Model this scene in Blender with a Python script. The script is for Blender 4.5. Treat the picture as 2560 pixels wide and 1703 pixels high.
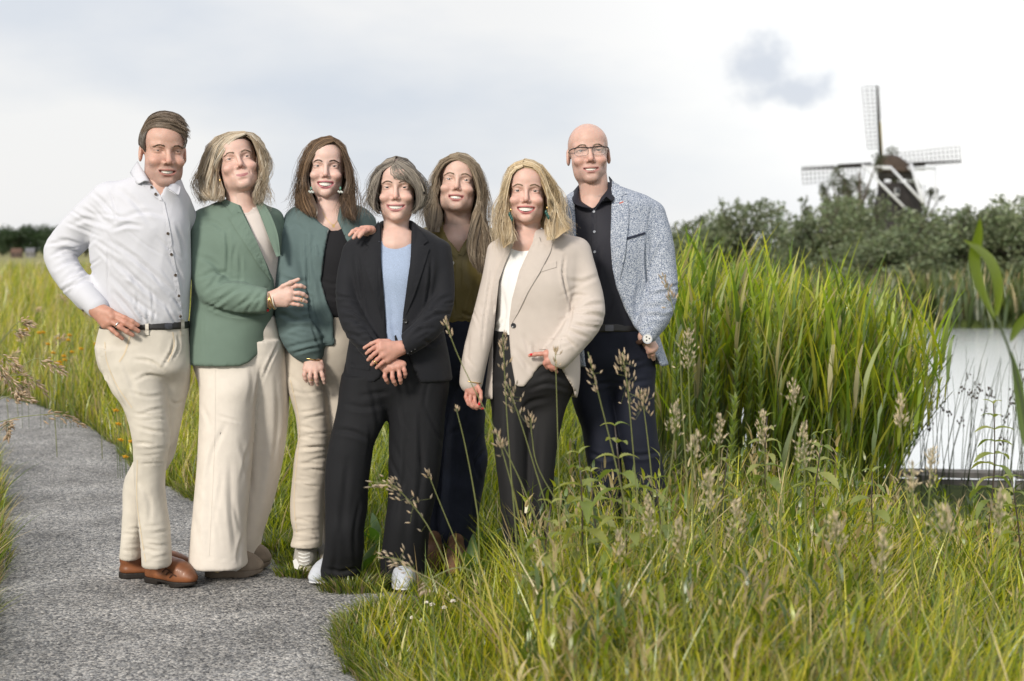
import bpy, bmesh, math, random, os
import numpy as np
from mathutils import Vector, Matrix, geometry
from mathutils.bvhtree import BVHTree

for _o in list(bpy.data.objects):
    bpy.data.objects.remove(_o)
SC = bpy.context.scene
COL = SC.collection
rng = np.random.default_rng(7)
random.seed(7)

# ------------------------------------------------------------------ camera
F, H, HZ, CX = 3556.0, 1.33, 620.0, 1280.0      # focal length in photo pixels, eye height, horizon row, centre column
cam_d = bpy.data.cameras.new('camera')
cam = bpy.data.objects.new('camera', cam_d); COL.objects.link(cam)
cam.location = (0, 0, H); cam.rotation_euler = (math.pi/2, 0, 0)
cam_d.sensor_width = 36; cam_d.lens = F/2560*36
cam_d.shift_y = -(851.5-HZ)/2560
cam_d.clip_start = 0.1; cam_d.clip_end = 3000
cam_d.dof.use_dof = True; cam_d.dof.focus_distance = 5.6; cam_d.dof.aperture_fstop = 3.0
cam_d.dof.aperture_blades = 9
SC.camera = cam

# ------------------------------------------------------------------ sky and sun
SUN_EL, SUN_AZ = 27.0, 208.0      # degrees; azimuth clockwise from +Y (view direction): behind the camera, to its left
w = bpy.data.worlds.new('World'); SC.world = w; w.use_nodes = True
nt = w.node_tree; nt.nodes.clear()
def N(tree, typ, **kw):
    n = tree.nodes.new(typ)
    for k, v in kw.items(): setattr(n, k, v)
    return n
out = N(nt, 'ShaderNodeOutputWorld')
sky = N(nt, 'ShaderNodeTexSky'); sky.sky_type = 'NISHITA'; sky.sun_disc = False
sky.sun_elevation = math.radians(SUN_EL); sky.sun_rotation = math.radians(SUN_AZ)
sky.air_density = 1.0; sky.dust_density = 2.0
bg1 = N(nt, 'ShaderNodeBackground'); bg1.inputs['Strength'].default_value = 0.12
nt.links.new(sky.outputs[0], bg1.inputs[0])
tc = N(nt, 'ShaderNodeTexCoord')
mp = N(nt, 'ShaderNodeMapping'); mp.inputs['Scale'].default_value = (1, 1, 2.6)
nt.links.new(tc.outputs['Generated'], mp.inputs[0])
nz = N(nt, 'ShaderNodeTexNoise'); nz.inputs['Scale'].default_value = 3.1; nz.inputs['Detail'].default_value = 6; nz.inputs['Roughness'].default_value = 0.5
nt.links.new(mp.outputs[0], nz.inputs['Vector'])
cr = N(nt, 'ShaderNodeValToRGB')
cr.color_ramp.elements[0].position = 0.34; cr.color_ramp.elements[0].color = (0.74, 0.79, 0.87, 1)
cr.color_ramp.elements[1].position = 0.60; cr.color_ramp.elements[1].color = (0.99, 0.985, 0.98, 1)
nt.links.new(nz.outputs[0], cr.inputs[0])
# bright veil: the hidden afternoon sun stands off to the right behind the thin cloud
sunb = N(nt, 'ShaderNodeVectorMath', operation='DOT_PRODUCT')
_v = Vector((0.62, 0.72, 0.30)).normalized(); sunb.inputs[1].default_value = _v
nrm = N(nt, 'ShaderNodeVectorMath', operation='NORMALIZE'); nt.links.new(tc.outputs['Generated'], nrm.inputs[0])
nt.links.new(nrm.outputs[0], sunb.inputs[0])
glow = N(nt, 'ShaderNodeMapRange'); glow.inputs[1].default_value = 0.74; glow.inputs[2].default_value = 1.0
glow.inputs[3].default_value = 0.0; glow.inputs[4].default_value = 1.0; glow.interpolation_type = 'SMOOTHSTEP'
nt.links.new(sunb.outputs['Value'], glow.inputs[0])
mixg = N(nt, 'ShaderNodeMix', data_type='RGBA'); mixg.inputs[7].default_value = (1.45, 1.43, 1.38, 1)
nt.links.new(glow.outputs[0], mixg.inputs[0]); nt.links.new(cr.outputs[0], mixg.inputs[6])
# one small grey cloud low in the bright part
def dirpx(px, py):
    return Vector(((px-CX)/F, 1.0, (HZ-py)/F)).normalized()
cl_n = N(nt, 'ShaderNodeTexNoise'); cl_n.inputs['Scale'].default_value = 26; cl_n.inputs['Detail'].default_value = 5; cl_n.inputs['Roughness'].default_value = 0.55
nt.links.new(nrm.outputs[0], cl_n.inputs['Vector'])
def blob(px, py, rx, ry):
    sub = N(nt, 'ShaderNodeVectorMath', operation='SUBTRACT'); sub.inputs[1].default_value = dirpx(px, py); nt.links.new(nrm.outputs[0], sub.inputs[0])
    mul = N(nt, 'ShaderNodeVectorMath', operation='MULTIPLY'); mul.inputs[1].default_value = (F/rx, F/rx*0.3, F/ry); nt.links.new(sub.outputs[0], mul.inputs[0])
    ln = N(nt, 'ShaderNodeVectorMath', operation='LENGTH'); nt.links.new(mul.outputs[0], ln.inputs[0])
    return ln.outputs['Value']
b1, b2 = blob(1920, 165, 95, 95), blob(1985, 228, 150, 55)
mn = N(nt, 'ShaderNodeMath', operation='MINIMUM'); nt.links.new(b1, mn.inputs[0]); nt.links.new(b2, mn.inputs[1])
mul2 = N(nt, 'ShaderNodeMath', operation='MULTIPLY_ADD'); mul2.inputs[1].default_value = 2.2; nt.links.new(cl_n.outputs[0], mul2.inputs[0])
mul2.inputs[2].default_value = -1.1
sm = N(nt, 'ShaderNodeMath', operation='ADD'); nt.links.new(mn.outputs[0], sm.inputs[0]); nt.links.new(mul2.outputs[0], sm.inputs[1])
clm = N(nt, 'ShaderNodeMapRange'); clm.inputs[1].default_value = 1.15; clm.inputs[2].default_value = 0.35; clm.inputs[3].default_value = 0; clm.inputs[4].default_value = 0.62; clm.interpolation_type = 'SMOOTHSTEP'
nt.links.new(sm.outputs[0], clm.inputs[0])
mixc = N(nt, 'ShaderNodeMix', data_type='RGBA'); mixc.inputs[7].default_value = (0.56, 0.62, 0.74, 1)
nt.links.new(clm.outputs[0], mixc.inputs[0]); nt.links.new(mixg.outputs[2], mixc.inputs[6])
bg2 = N(nt, 'ShaderNodeBackground'); bg2.inputs['Strength'].default_value = 0.95
nt.links.new(mixc.outputs[2], bg2.inputs[0])
ms = N(nt, 'ShaderNodeMixShader'); ms.inputs[0].default_value = 0.93     # nearly closed cloud deck
nt.links.new(bg1.outputs[0], ms.inputs[1]); nt.links.new(bg2.outputs[0], ms.inputs[2])
nt.links.new(ms.outputs[0], out.inputs[0])

sun_d = bpy.data.lights.new('sun', 'SUN'); sun_d.energy = 3.1; sun_d.angle = math.radians(11); sun_d.color = (1.0, 0.93, 0.82)
sun = bpy.data.objects.new('sun', sun_d); COL.objects.link(sun)
_az, _el = math.radians(SUN_AZ), math.radians(SUN_EL)
_dir = Vector((math.sin(_az)*math.cos(_el), math.cos(_az)*math.cos(_el), math.sin(_el)))
sun.rotation_euler = _dir.to_track_quat('Z', 'Y').to_euler()
SC.view_settings.view_transform = 'Standard'; SC.view_settings.look = 'None'
SC.view_settings.exposure = 0.0; SC.view_settings.gamma = 1.0; SC.view_settings.use_curve_mapping = False
SC.cycles.max_bounces = 6; SC.cycles.diffuse_bounces = 3; SC.cycles.transmission_bounces = 4; SC.cycles.transparent_max_bounces = 8
SC.cycles.use_denoising = True
# ------------------------------------------------------------------ helpers
def P(px, py, d):
    return np.array([(px-CX)/F*d, d, H-(py-HZ)/F*d])
def GD(py, z=0.0):                      # distance of a ground point seen at row py
    return (H-z)*F/(py-HZ)
def G(px, py, z=0.0):
    return P(px, py, GD(py, z))
def proj(V):
    d = np.maximum(V[:, 1], 0.05)
    return np.stack([CX+V[:, 0]/d*F, HZ+(H-V[:, 2])/d*F], 1)

# value noise on a random lattice
_LAT = np.random.default_rng(3).random((32, 32, 32)).astype(np.float32)
def vnoise(Pn):
    Pn = np.asarray(Pn, np.float32)
    i = np.floor(Pn).astype(np.int32); f = Pn-i; f = f*f*(3-2*f)
    r = 0
    for a in (0, 1):
        for b in (0, 1):
            for c in (0, 1):
                wt = (f[:, 0] if a else 1-f[:, 0])*(f[:, 1] if b else 1-f[:, 1])*(f[:, 2] if c else 1-f[:, 2])
                r = r+wt*_LAT[(i[:, 0]+a) & 31, (i[:, 1]+b) & 31, (i[:, 2]+c) & 31]
    return r
def fbm(Pn, o=3):
    r = 0; a = 0.5; Pn = np.asarray(Pn, np.float32)
    for k in range(o):
        r = r+a*vnoise(Pn*(2.03**k)+k*7.1); a *= 0.5
    return r

def catmull(pts, n):
    pts = np.asarray(pts, float); m = len(pts)
    if m == 2:
        t = np.linspace(0, 1, n)[:, None]; return pts[0]*(1-t)+pts[1]*t
    e = np.vstack([2*pts[0]-pts[1], pts, 2*pts[-1]-pts[-2]])
    t = np.linspace(0, m-1-1e-9, n); i = t.astype(int); f = (t-i)[:, None]
    a, b, c, d = e[i], e[i+1], e[i+2], e[i+3]
    return 0.5*(2*b+(c-a)*f+(2*a-5*b+4*c-d)*f**2+(3*b-3*c+d-a)*f**3)

# ---- signed-distance modelling
def _smin(A, d, k):
    if k <= 0: return np.minimum(A, d)
    h = np.clip(0.5+0.5*(A-d)/k, 0, 1)
    return A*(1-h)+d*h-k*h*(1-h)
class Prim:
    def __init__(s, f, lo, hi, k=0.0, op='u'):
        s.f, s.lo, s.hi, s.k, s.op = f, np.array(lo, float), np.array(hi, float), k, op
def ell(c, r, R=None, k=0.0, op='u'):
    c = np.array(c, float); r = np.array(r, float); m = r.max() if R is not None else r
    def f(X, Y, Z):
        x, y, z = X-c[0], Y-c[1], Z-c[2]
        if R is not None:
            x, y, z = (R[0][0]*x+R[1][0]*y+R[2][0]*z), (R[0][1]*x+R[1][1]*y+R[2][1]*z), (R[0][2]*x+R[1][2]*y+R[2][2]*z)
        q = np.sqrt((x/r[0])**2+(y/r[1])**2+(z/r[2])**2)
        g = np.sqrt((x/r[0]**2)**2+(y/r[1]**2)**2+(z/r[2]**2)**2)
        return q*(q-1)/np.maximum(g, 1e-4)
    return Prim(f, c-m, c+m, k, op)
def tube(pts, rad, k=0.0, op='u', n=None, ys=1.0, zs=1.0):
    """round chain through pts; rad per point; ys / zs squash the section"""
    pts = np.asarray(pts, float); rad = np.asarray(rad, float)*np.ones(len(pts))
    q = np.hstack([pts, rad[:, None]])
    if n: q = catmull(q, n)
    S = np.array([1, ys, zs])
    A = q[:, :3]*S; R = q[:, 3]
    mx = R.max()
    def f(X, Y, Z):
        Yq, Zq = Y*ys, Z*zs
        best = None
        for i in range(len(A)-1):
            a, b = A[i], A[i+1]; ab = b-a; L = max((ab**2).sum(), 1e-9)
            t = np.clip(((X-a[0])*ab[0]+(Yq-a[1])*ab[1]+(Zq-a[2])*ab[2])/L, 0, 1)
            d = np.sqrt((X-a[0]-t*ab[0])**2+(Yq-a[1]-t*ab[1])**2+(Zq-a[2]-t*ab[2])**2)-(R[i]+(R[i+1]-R[i])*t)
            best = d if best is None else np.minimum(best, d)
        return best
    m = mx/np.array([1, min(ys, 1), min(zs, 1)])
    return Prim(f, q[:, :3].min(0)-m, q[:, :3].max(0)+m, k, op)
def loft(d, rows, p=2.2, k=0.0, op='u', shrink=0.0, cap=True):
    """rows: (py, pxL, pxR, dy, b): a stack of rounded level sections seen between columns pxL and pxR at row py, b = half depth"""
    R = []
    for py, L, Rr, dy, b in rows:
        D = d+dy
        c = P((L+Rr)/2, py, D); R.append((c[2], c[0], c[1], max((Rr-L)/2/F*D-shrink, .004), max(b-shrink, .004)))
    R = np.array(sorted(R)); z = R[:, 0]
    m = np.gradient(R[:, 1:], z, axis=0)
    def at(zz):
        zc = np.clip(zz, z[0], z[-1]); i = np.clip(np.searchsorted(z, zc)-1, 0, len(z)-2)
        h = (z[i+1]-z[i]); t = ((zc-z[i])/h)[:, None]; h = h[:, None]
        return ((2*t**3-3*t**2+1)*R[i, 1:]+(t**3-2*t**2+t)*h*m[i]+(-2*t**3+3*t**2)*R[i+1, 1:]+(t**3-t**2)*h*m[i+1])
    def f(X, Y, Z):
        v = at(Z.ravel().astype(float)).astype(np.float32)
        cx, cy, a, b = [v[:, j].reshape(Z.shape) for j in range(4)]
        if p == 2: q = np.sqrt(((X-cx)/a)**2+((Y-cy)/b)**2)
        else: q = (np.abs((X-cx)/a)**p+np.abs((Y-cy)/b)**p)**np.float32(1/p)
        dd = (q-1)*np.minimum(a, b)
        return np.maximum(dd, np.maximum(z[0]-Z, Z-z[-1])) if cap else dd
    lo = np.array([(R[:, 1]-R[:, 3]).min(), (R[:, 2]-R[:, 4]).min(), z[0]]); hi = np.array([(R[:, 1]+R[:, 3]).max(), (R[:, 2]+R[:, 4]).max(), z[-1]])
    return Prim(f, lo, hi, k, op)
def polysdf(poly, X, Z):
    poly = np.asarray(poly, float); n = len(poly)
    d = np.full(np.broadcast(X, Z).shape, 1e9); s = np.ones_like(d)
    for i in range(n):
        a, b = poly[i], poly[(i+1) % n]; e = b-a
        wx, wz = X-a[0], Z-a[1]
        t = np.clip((wx*e[0]+wz*e[1])/max((e**2).sum(), 1e-12), 0, 1)
        d = np.minimum(d, (wx-t*e[0])**2+(wz-t*e[1])**2)
        c1, c2, c3 = Z >= a[1], Z < b[1], e[0]*wz > e[1]*wx
        s = np.where((c1 & c2 & c3) | (~c1 & ~c2 & ~c3), -s, s)
    return s*np.sqrt(d)
def carve(d, poly_px, y0, y1, k=0.0):
    """cut away what lies inside an outline seen in front (between depths y0 and y1)"""
    yc = d
    q = np.array([P(a, b, yc)[[0, 2]] for a, b in poly_px])
    def f(X, Y, Z):
        s = polysdf(q, X[:, :, 0][:, :1].astype(float), Z[0, 0][None, :].astype(float)).astype(np.float32)[:, None, :]
        return np.maximum(s, np.maximum(Y-y1, y0-Y))
    return Prim(f, (q[:, 0].min()-.01, y0, q[:, 1].min()-.01), (q[:, 0].max()+.01, y1, q[:, 1].max()+.01), k, 'd')
def surf(prims, h):
    lo = np.min([q.lo for q in prims if q.op == 'u'], 0)-3*h; hi = np.max([q.hi for q in prims if q.op == 'u'], 0)+3*h
    n = np.ceil((hi-lo)/h).astype(int)+1
    D = np.full(n, 0.5, np.float32)
    ax = [(lo[i]+h*np.arange(n[i])).astype(np.float32) for i in range(3)]
    for q in prims:
        m = q.k+2.5*h
        a = np.clip(np.floor((q.lo-m-lo)/h).astype(int), 0, n); b = np.clip(np.ceil((q.hi+m-lo)/h).astype(int)+1, 0, n)
        if (b <= a).any(): continue
        sl = tuple(slice(a[i], b[i]) for i in range(3))
        d = q.f(ax[0][sl[0]][:, None, None], ax[1][sl[1]][None, :, None], ax[2][sl[2]][None, None, :])
        if q.op == 'u': D[sl] = _smin(D[sl], d, q.k)
        elif q.op == 'd': D[sl] = -_smin(-D[sl], d, q.k)
        elif q.op == 'i': D[sl] = -_smin(-D[sl], -d, q.k)
    S = D < 0
    cnt = np.zeros(tuple(n-1), np.int8)
    cor = [(i, j, k) for i in (0, 1) for j in (0, 1) for k in (0, 1)]
    for i, j, k in cor: cnt += S[i:n[0]-1+i, j:n[1]-1+j, k:n[2]-1+k]
    act = (cnt > 0) & (cnt < 8); ii = np.argwhere(act)
    idx = np.full(act.shape, -1, np.int32); idx[act] = np.arange(len(ii))
    V = np.zeros((len(ii), 3)); wt = np.zeros(len(ii))
    Dc = {c: D[ii[:, 0]+c[0], ii[:, 1]+c[1], ii[:, 2]+c[2]] for c in cor}
    for c in cor:
        for axn in range(3):
            if c[axn]: continue
            e = list(c); e[axn] = 1; e = tuple(e)
            da, db = Dc[c], Dc[e]; mk = (da < 0) != (db < 0)
            t = da[mk]/(da[mk]-db[mk]); pt = np.tile(np.array(c, float), (mk.sum(), 1)); pt[:, axn] += t
            V[mk] += pt; wt[mk] += 1
    V = lo+h*(ii+V/wt[:, None])
    Q = []
    for axn in range(3):
        o1, o2 = [(1, 2), (2, 0), (0, 1)][axn]
        s0 = [slice(1, -1)]*3; s1 = [slice(1, -1)]*3; s0[axn] = slice(0, -1); s1[axn] = slice(1, None)
        A, B = S[tuple(s0)], S[tuple(s1)]
        for m, flip in ((A & ~B, 0), (~A & B, 1)):
            g = np.argwhere(m)
            g[:, o1] += 1; g[:, o2] += 1
            def cell(u, v):
                c = g.copy(); c[:, o1] -= u; c[:, o2] -= v
                return idx[c[:, 0], c[:, 1], c[:, 2]]
            q = np.stack([cell(1, 1), cell(0, 1), cell(0, 0), cell(1, 0)], 1)
            Q.append(q[:, ::-1] if flip else q)
    return V, np.vstack(Q)
def vnormals(V, Q):
    n = np.cross(V[Q[:, 2]]-V[Q[:, 0]], V[Q[:, -1]]-V[Q[:, 1]])
    N_ = np.zeros_like(V)
    for j in range(Q.shape[1]):
        for c in range(3): N_[:, c] += np.bincount(Q[:, j], n[:, c], len(V))
    return N_/np.maximum(np.linalg.norm(N_, axis=1, keepdims=True), 1e-12)
def relax(V, Q, it=1, lam=0.5):
    for _ in range(it):
        s = np.zeros_like(V); c = np.zeros(len(V))
        for j in range(4):
            for o in (1, 3):
                b = Q[:, (j+o) % 4]
                for a in range(3): s[:, a] += np.bincount(Q[:, j], V[b, a], len(V))
                c += np.bincount(Q[:, j], minlength=len(V))
        V = V+lam*(s/np.maximum(c, 1)[:, None]-V)
    return V
def crease(V, Q, lines, scale=1.3):
    """press cloth folds into the surface: lines of (points in photo pixels, width px, depth in mm)"""
    if not lines: return V
    Nn = vnormals(V, Q); uv = proj(V); disp = np.zeros(len(V))
    face = np.clip(-Nn[:, 1]*2.0+0.2, 0, 1)
    for pts, wpx, amp in lines:
        pts = np.asarray(pts, float)
        if len(pts) > 2: pts = catmull(pts, 4*len(pts))
        lo, hi = pts.min(0)-4*wpx, pts.max(0)+4*wpx
        m = np.where((uv > lo).all(1) & (uv < hi).all(1) & (face > 0))[0]
        if not len(m): continue
        q = uv[m]; seg = pts[1:]-pts[:-1]; L = np.linalg.norm(seg, axis=1); cum = np.concatenate([[0], np.cumsum(L)])
        bd = np.full(len(q), 1e9); bs = np.zeros(len(q)); bt = np.zeros(len(q))
        for i in range(len(seg)):
            ww = q-pts[i]; t = np.clip((ww@seg[i])/max(L[i]**2, 1e-9), 0, 1); r = ww-t[:, None]*seg[i]
            dd = np.linalg.norm(r, axis=1); sg = np.sign(seg[i][0]*ww[:, 1]-seg[i][1]*ww[:, 0])
            u = dd < bd; bd[u] = dd[u]; bs[u] = sg[u]; bt[u] = (cum[i]+t[u]*L[i])/cum[-1]
        u = bd*bs/(wpx*.85)
        prof = -1.1*np.exp(-np.abs(u)**1.25*1.1)+0.85*np.exp(-(np.abs(u-1.7)/.95)**1.3)+0.5*np.exp(-(np.abs(u+1.7)/.95)**1.3)
        disp[m] += prof*amp*0.001*scale*np.clip(np.sin(np.pi*np.clip(bt, 0.02, .98)), 0, 1)**0.6*face[m]
    return V+Nn*disp[:, None]
def rumple(V, Q, amp, scale, stretch=(1, 1, 1), mask=None, seed=0):
    Nn = vnormals(V, Q)
    n = fbm(V*np.array(stretch)*scale+seed*3.7, 3); n = np.abs(n-0.44)*2.2
    dd = amp*(0.5-np.clip(n, 0, 1))
    if mask is not None: dd = dd*mask
    return V+Nn*dd[:, None]

def kfold(cx, cy, hw, span, n, amp, seed):
    """short broken folds where a trouser leg bunches up"""
    r = np.random.default_rng(seed); L = []
    for i in range(n):
        y = cy+((i+.5)/n-.5)*span+(r.random()-.5)*span/n; sd = 1 if (i+seed) % 2 else -1; e = .15+.6*r.random()
        x0 = cx+sd*hw*(.98-.15*r.random()); x1 = cx-sd*hw*e; dy_ = (r.random()-.35)*hw*.7
        L.append(([(x0, y), ((x0+x1)/2, y+dy_*.35+3*(r.random()-.5)), (x1, y+dy_)], 3.2+2.2*r.random(), amp*(.6+.7*r.random())))
    return L
def autofold(poly, n, ang, length, w, amp, seed):
    """scattered short folds inside an outline (pixels), running roughly at angle ang"""
    r = np.random.default_rng(seed); poly = np.array(poly, float); lo, hi = poly.min(0), poly.max(0); L = []
    while len(L) < n:
        c = lo+(hi-lo)*r.random(2)
        if not inpoly(c[None], poly)[0]: continue
        a = math.radians(ang+(r.random()-.5)*50); h = length*(.5+r.random())/2; t = np.array([math.cos(a), math.sin(a)]); q = np.array([-t[1], t[0]])*h*.3*(r.random()-.5)
        L.append(([tuple(c-t*h), tuple(c+q), tuple(c+t*h)], w*(.7+.6*r.random()), amp*(.5+.8*r.random())))
    return L
# ---- objects
def mesh_np(name, V, Q, cols=None, smooth=True):
    me = bpy.data.meshes.new(name)
    V = np.ascontiguousarray(V, np.float32)
    me.vertices.add(len(V)); me.vertices.foreach_set('co', V.ravel())
    if isinstance(Q, np.ndarray): Q = [Q]
    Q = [q for q in Q if len(q)]
    tot = sum(q.size for q in Q); nf = sum(len(q) for q in Q)
    me.loops.add(tot); me.loops.foreach_set('vertex_index', np.concatenate([np.ascontiguousarray(q, np.int32).ravel() for q in Q]))
    me.polygons.add(nf)
    lt = np.concatenate([np.full(len(q), q.shape[1], np.int32) for q in Q])
    ls = np.concatenate([[0], np.cumsum(lt)[:-1]]).astype(np.int32)
    me.polygons.foreach_set('loop_start', ls)
    me.polygons.foreach_set('use_smooth', np.full(nf, smooth))
    me.update(calc_edges=True)
    if cols is not None:
        at = me.color_attributes.new('Col', 'FLOAT_COLOR', 'POINT')
        c = np.ones((len(V), 4), np.float32); c[:, :3] = cols
        at.data.foreach_set('color', c.ravel())
    return me
def ob(name, me, mat, parent=None):
    o = bpy.data.objects.new(name, me); COL.objects.link(o)
    if mat is not None: me.materials.append(mat)
    if parent is not None: attach(o, parent)
    return o
def attach(o, parent):
    o.parent = parent; o.matrix_parent_inverse = parent_mat(parent).inverted()
def parent_mat(o):
    m = o.matrix_basis.copy()
    return (parent_mat(o.parent) @ o.matrix_parent_inverse @ m) if o.parent else m
def tag(o, label=None, cat=None, group=None, kind=None):
    for k, v in (('label', label), ('category', cat), ('group', group), ('kind', kind)):
        if v is not None: o[k] = v
    return o
def empty(name, loc, label=None, cat=None, group=None):
    o = bpy.data.objects.new(name, None); COL.objects.link(o); o.location = loc; o.empty_display_size = 0.1
    return tag(o, label, cat, group)
class Acc:                                  # collects many small pieces into one mesh
    def __init__(s): s.V, s.Q, s.T, s.C, s.n = [], [], [], [], 0
    def add(s, V, Q, c=None):
        V = np.asarray(V, float); Q = np.asarray(Q, int)
        (s.Q if Q.shape[1] == 4 else s.T).append(Q+s.n); s.V.append(V); s.n += len(V)
        if c is not None: s.C.append(np.broadcast_to(np.asarray(c, float), (len(V), 3)))
    def mesh(s, name, smooth=True):
        return mesh_np(name, np.vstack(s.V), [np.vstack(l) for l in (s.Q, s.T) if l], np.vstack(s.C) if s.C else None, smooth)

def pipe(pts, rad, ns=8, flat=1.0, close=True):
    """swept round bar; returns V, Q"""
    pts = np.asarray(pts, float); n = len(pts); rad = np.asarray(rad, float)*np.ones(n)
    T = np.gradient(pts, axis=0); T /= np.maximum(np.linalg.norm(T, axis=1, keepdims=True), 1e-9)
    up = np.array([0, 0, 1.0]) if abs(T[:, 2]).mean() < 0.8 else np.array([0, 1.0, 0])
    A = np.cross(T, up); A /= np.maximum(np.linalg.norm(A, axis=1, keepdims=True), 1e-9); B = np.cross(A, T)
    th = np.arange(ns)*2*np.pi/ns
    V = pts[:, None, :]+rad[:, None, None]*(np.cos(th)[None, :, None]*A[:, None, :]+flat*np.sin(th)[None, :, None]*B[:, None, :])
    V = V.reshape(-1, 3)
    i = np.arange(n-1)[:, None]*ns; j = np.arange(ns)[None, :]; j2 = (j+1) % ns
    Q = np.stack([i+j, i+j2, i+ns+j2, i+ns+j], -1).reshape(-1, 4)
    if close:
        V = np.vstack([V, pts[0], pts[-1]])
        j = np.arange(ns)
        e0 = np.stack([np.full(ns, n*ns), (j+1) % ns, j, np.full(ns, n*ns)], 1); e1 = np.stack([np.full(ns, n*ns+1), (n-1)*ns+j, (n-1)*ns+(j+1) % ns, np.full(ns, n*ns+1)], 1)
        return V, Q, np.vstack([e0[:, :3], e1[:, :3]])
    return V, Q, np.zeros((0, 3), int)
def pipe_acc(acc, pts, rad, ns=8, flat=1.0, c=None):
    V, Q, T = pipe(pts, rad, ns, flat); n0 = acc.n
    acc.add(V, Q, c)
    if len(T): acc.T.append(T+n0)
def pipe_ob(name, pts, rad, mat, parent, ns=8, flat=1.0):
    a = Acc(); pipe_acc(a, pts, rad, ns, flat); return ob(name, a.mesh(name), mat, parent)
def sphere(c, r, nu=16, nv=10):
    r = np.array(r)*np.ones(3); th = np.linspace(0, np.pi, nv); ph = np.arange(nu)*2*np.pi/nu
    V = np.stack([np.sin(th)[:, None]*np.cos(ph), np.sin(th)[:, None]*np.sin(ph), np.cos(th)[:, None]*np.ones(nu)], -1).reshape(-1, 3)*r+np.array(c)
    i = np.arange(nv-1)[:, None]*nu; j = np.arange(nu)[None, :]; j2 = (j+1) % nu
    return V, np.stack([i+j, i+nu+j, i+nu+j2, i+j2], -1).reshape(-1, 4)
def box(c, s, R=None):
    V = np.array([[x, y, z] for x in (-.5, .5) for y in (-.5, .5) for z in (-.5, .5)])*np.array(s)
    if R is not None: V = V@np.array(R).T
    return V+np.array(c), np.array([[0, 1, 3, 2], [4, 6, 7, 5], [0, 4, 5, 1], [2, 3, 7, 6], [0, 2, 6, 4], [1, 5, 7, 3]])
def bvh(V, Q): return BVHTree.FromPolygons([tuple(v) for v in V], [tuple(map(int, q)) for q in Q])

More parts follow.
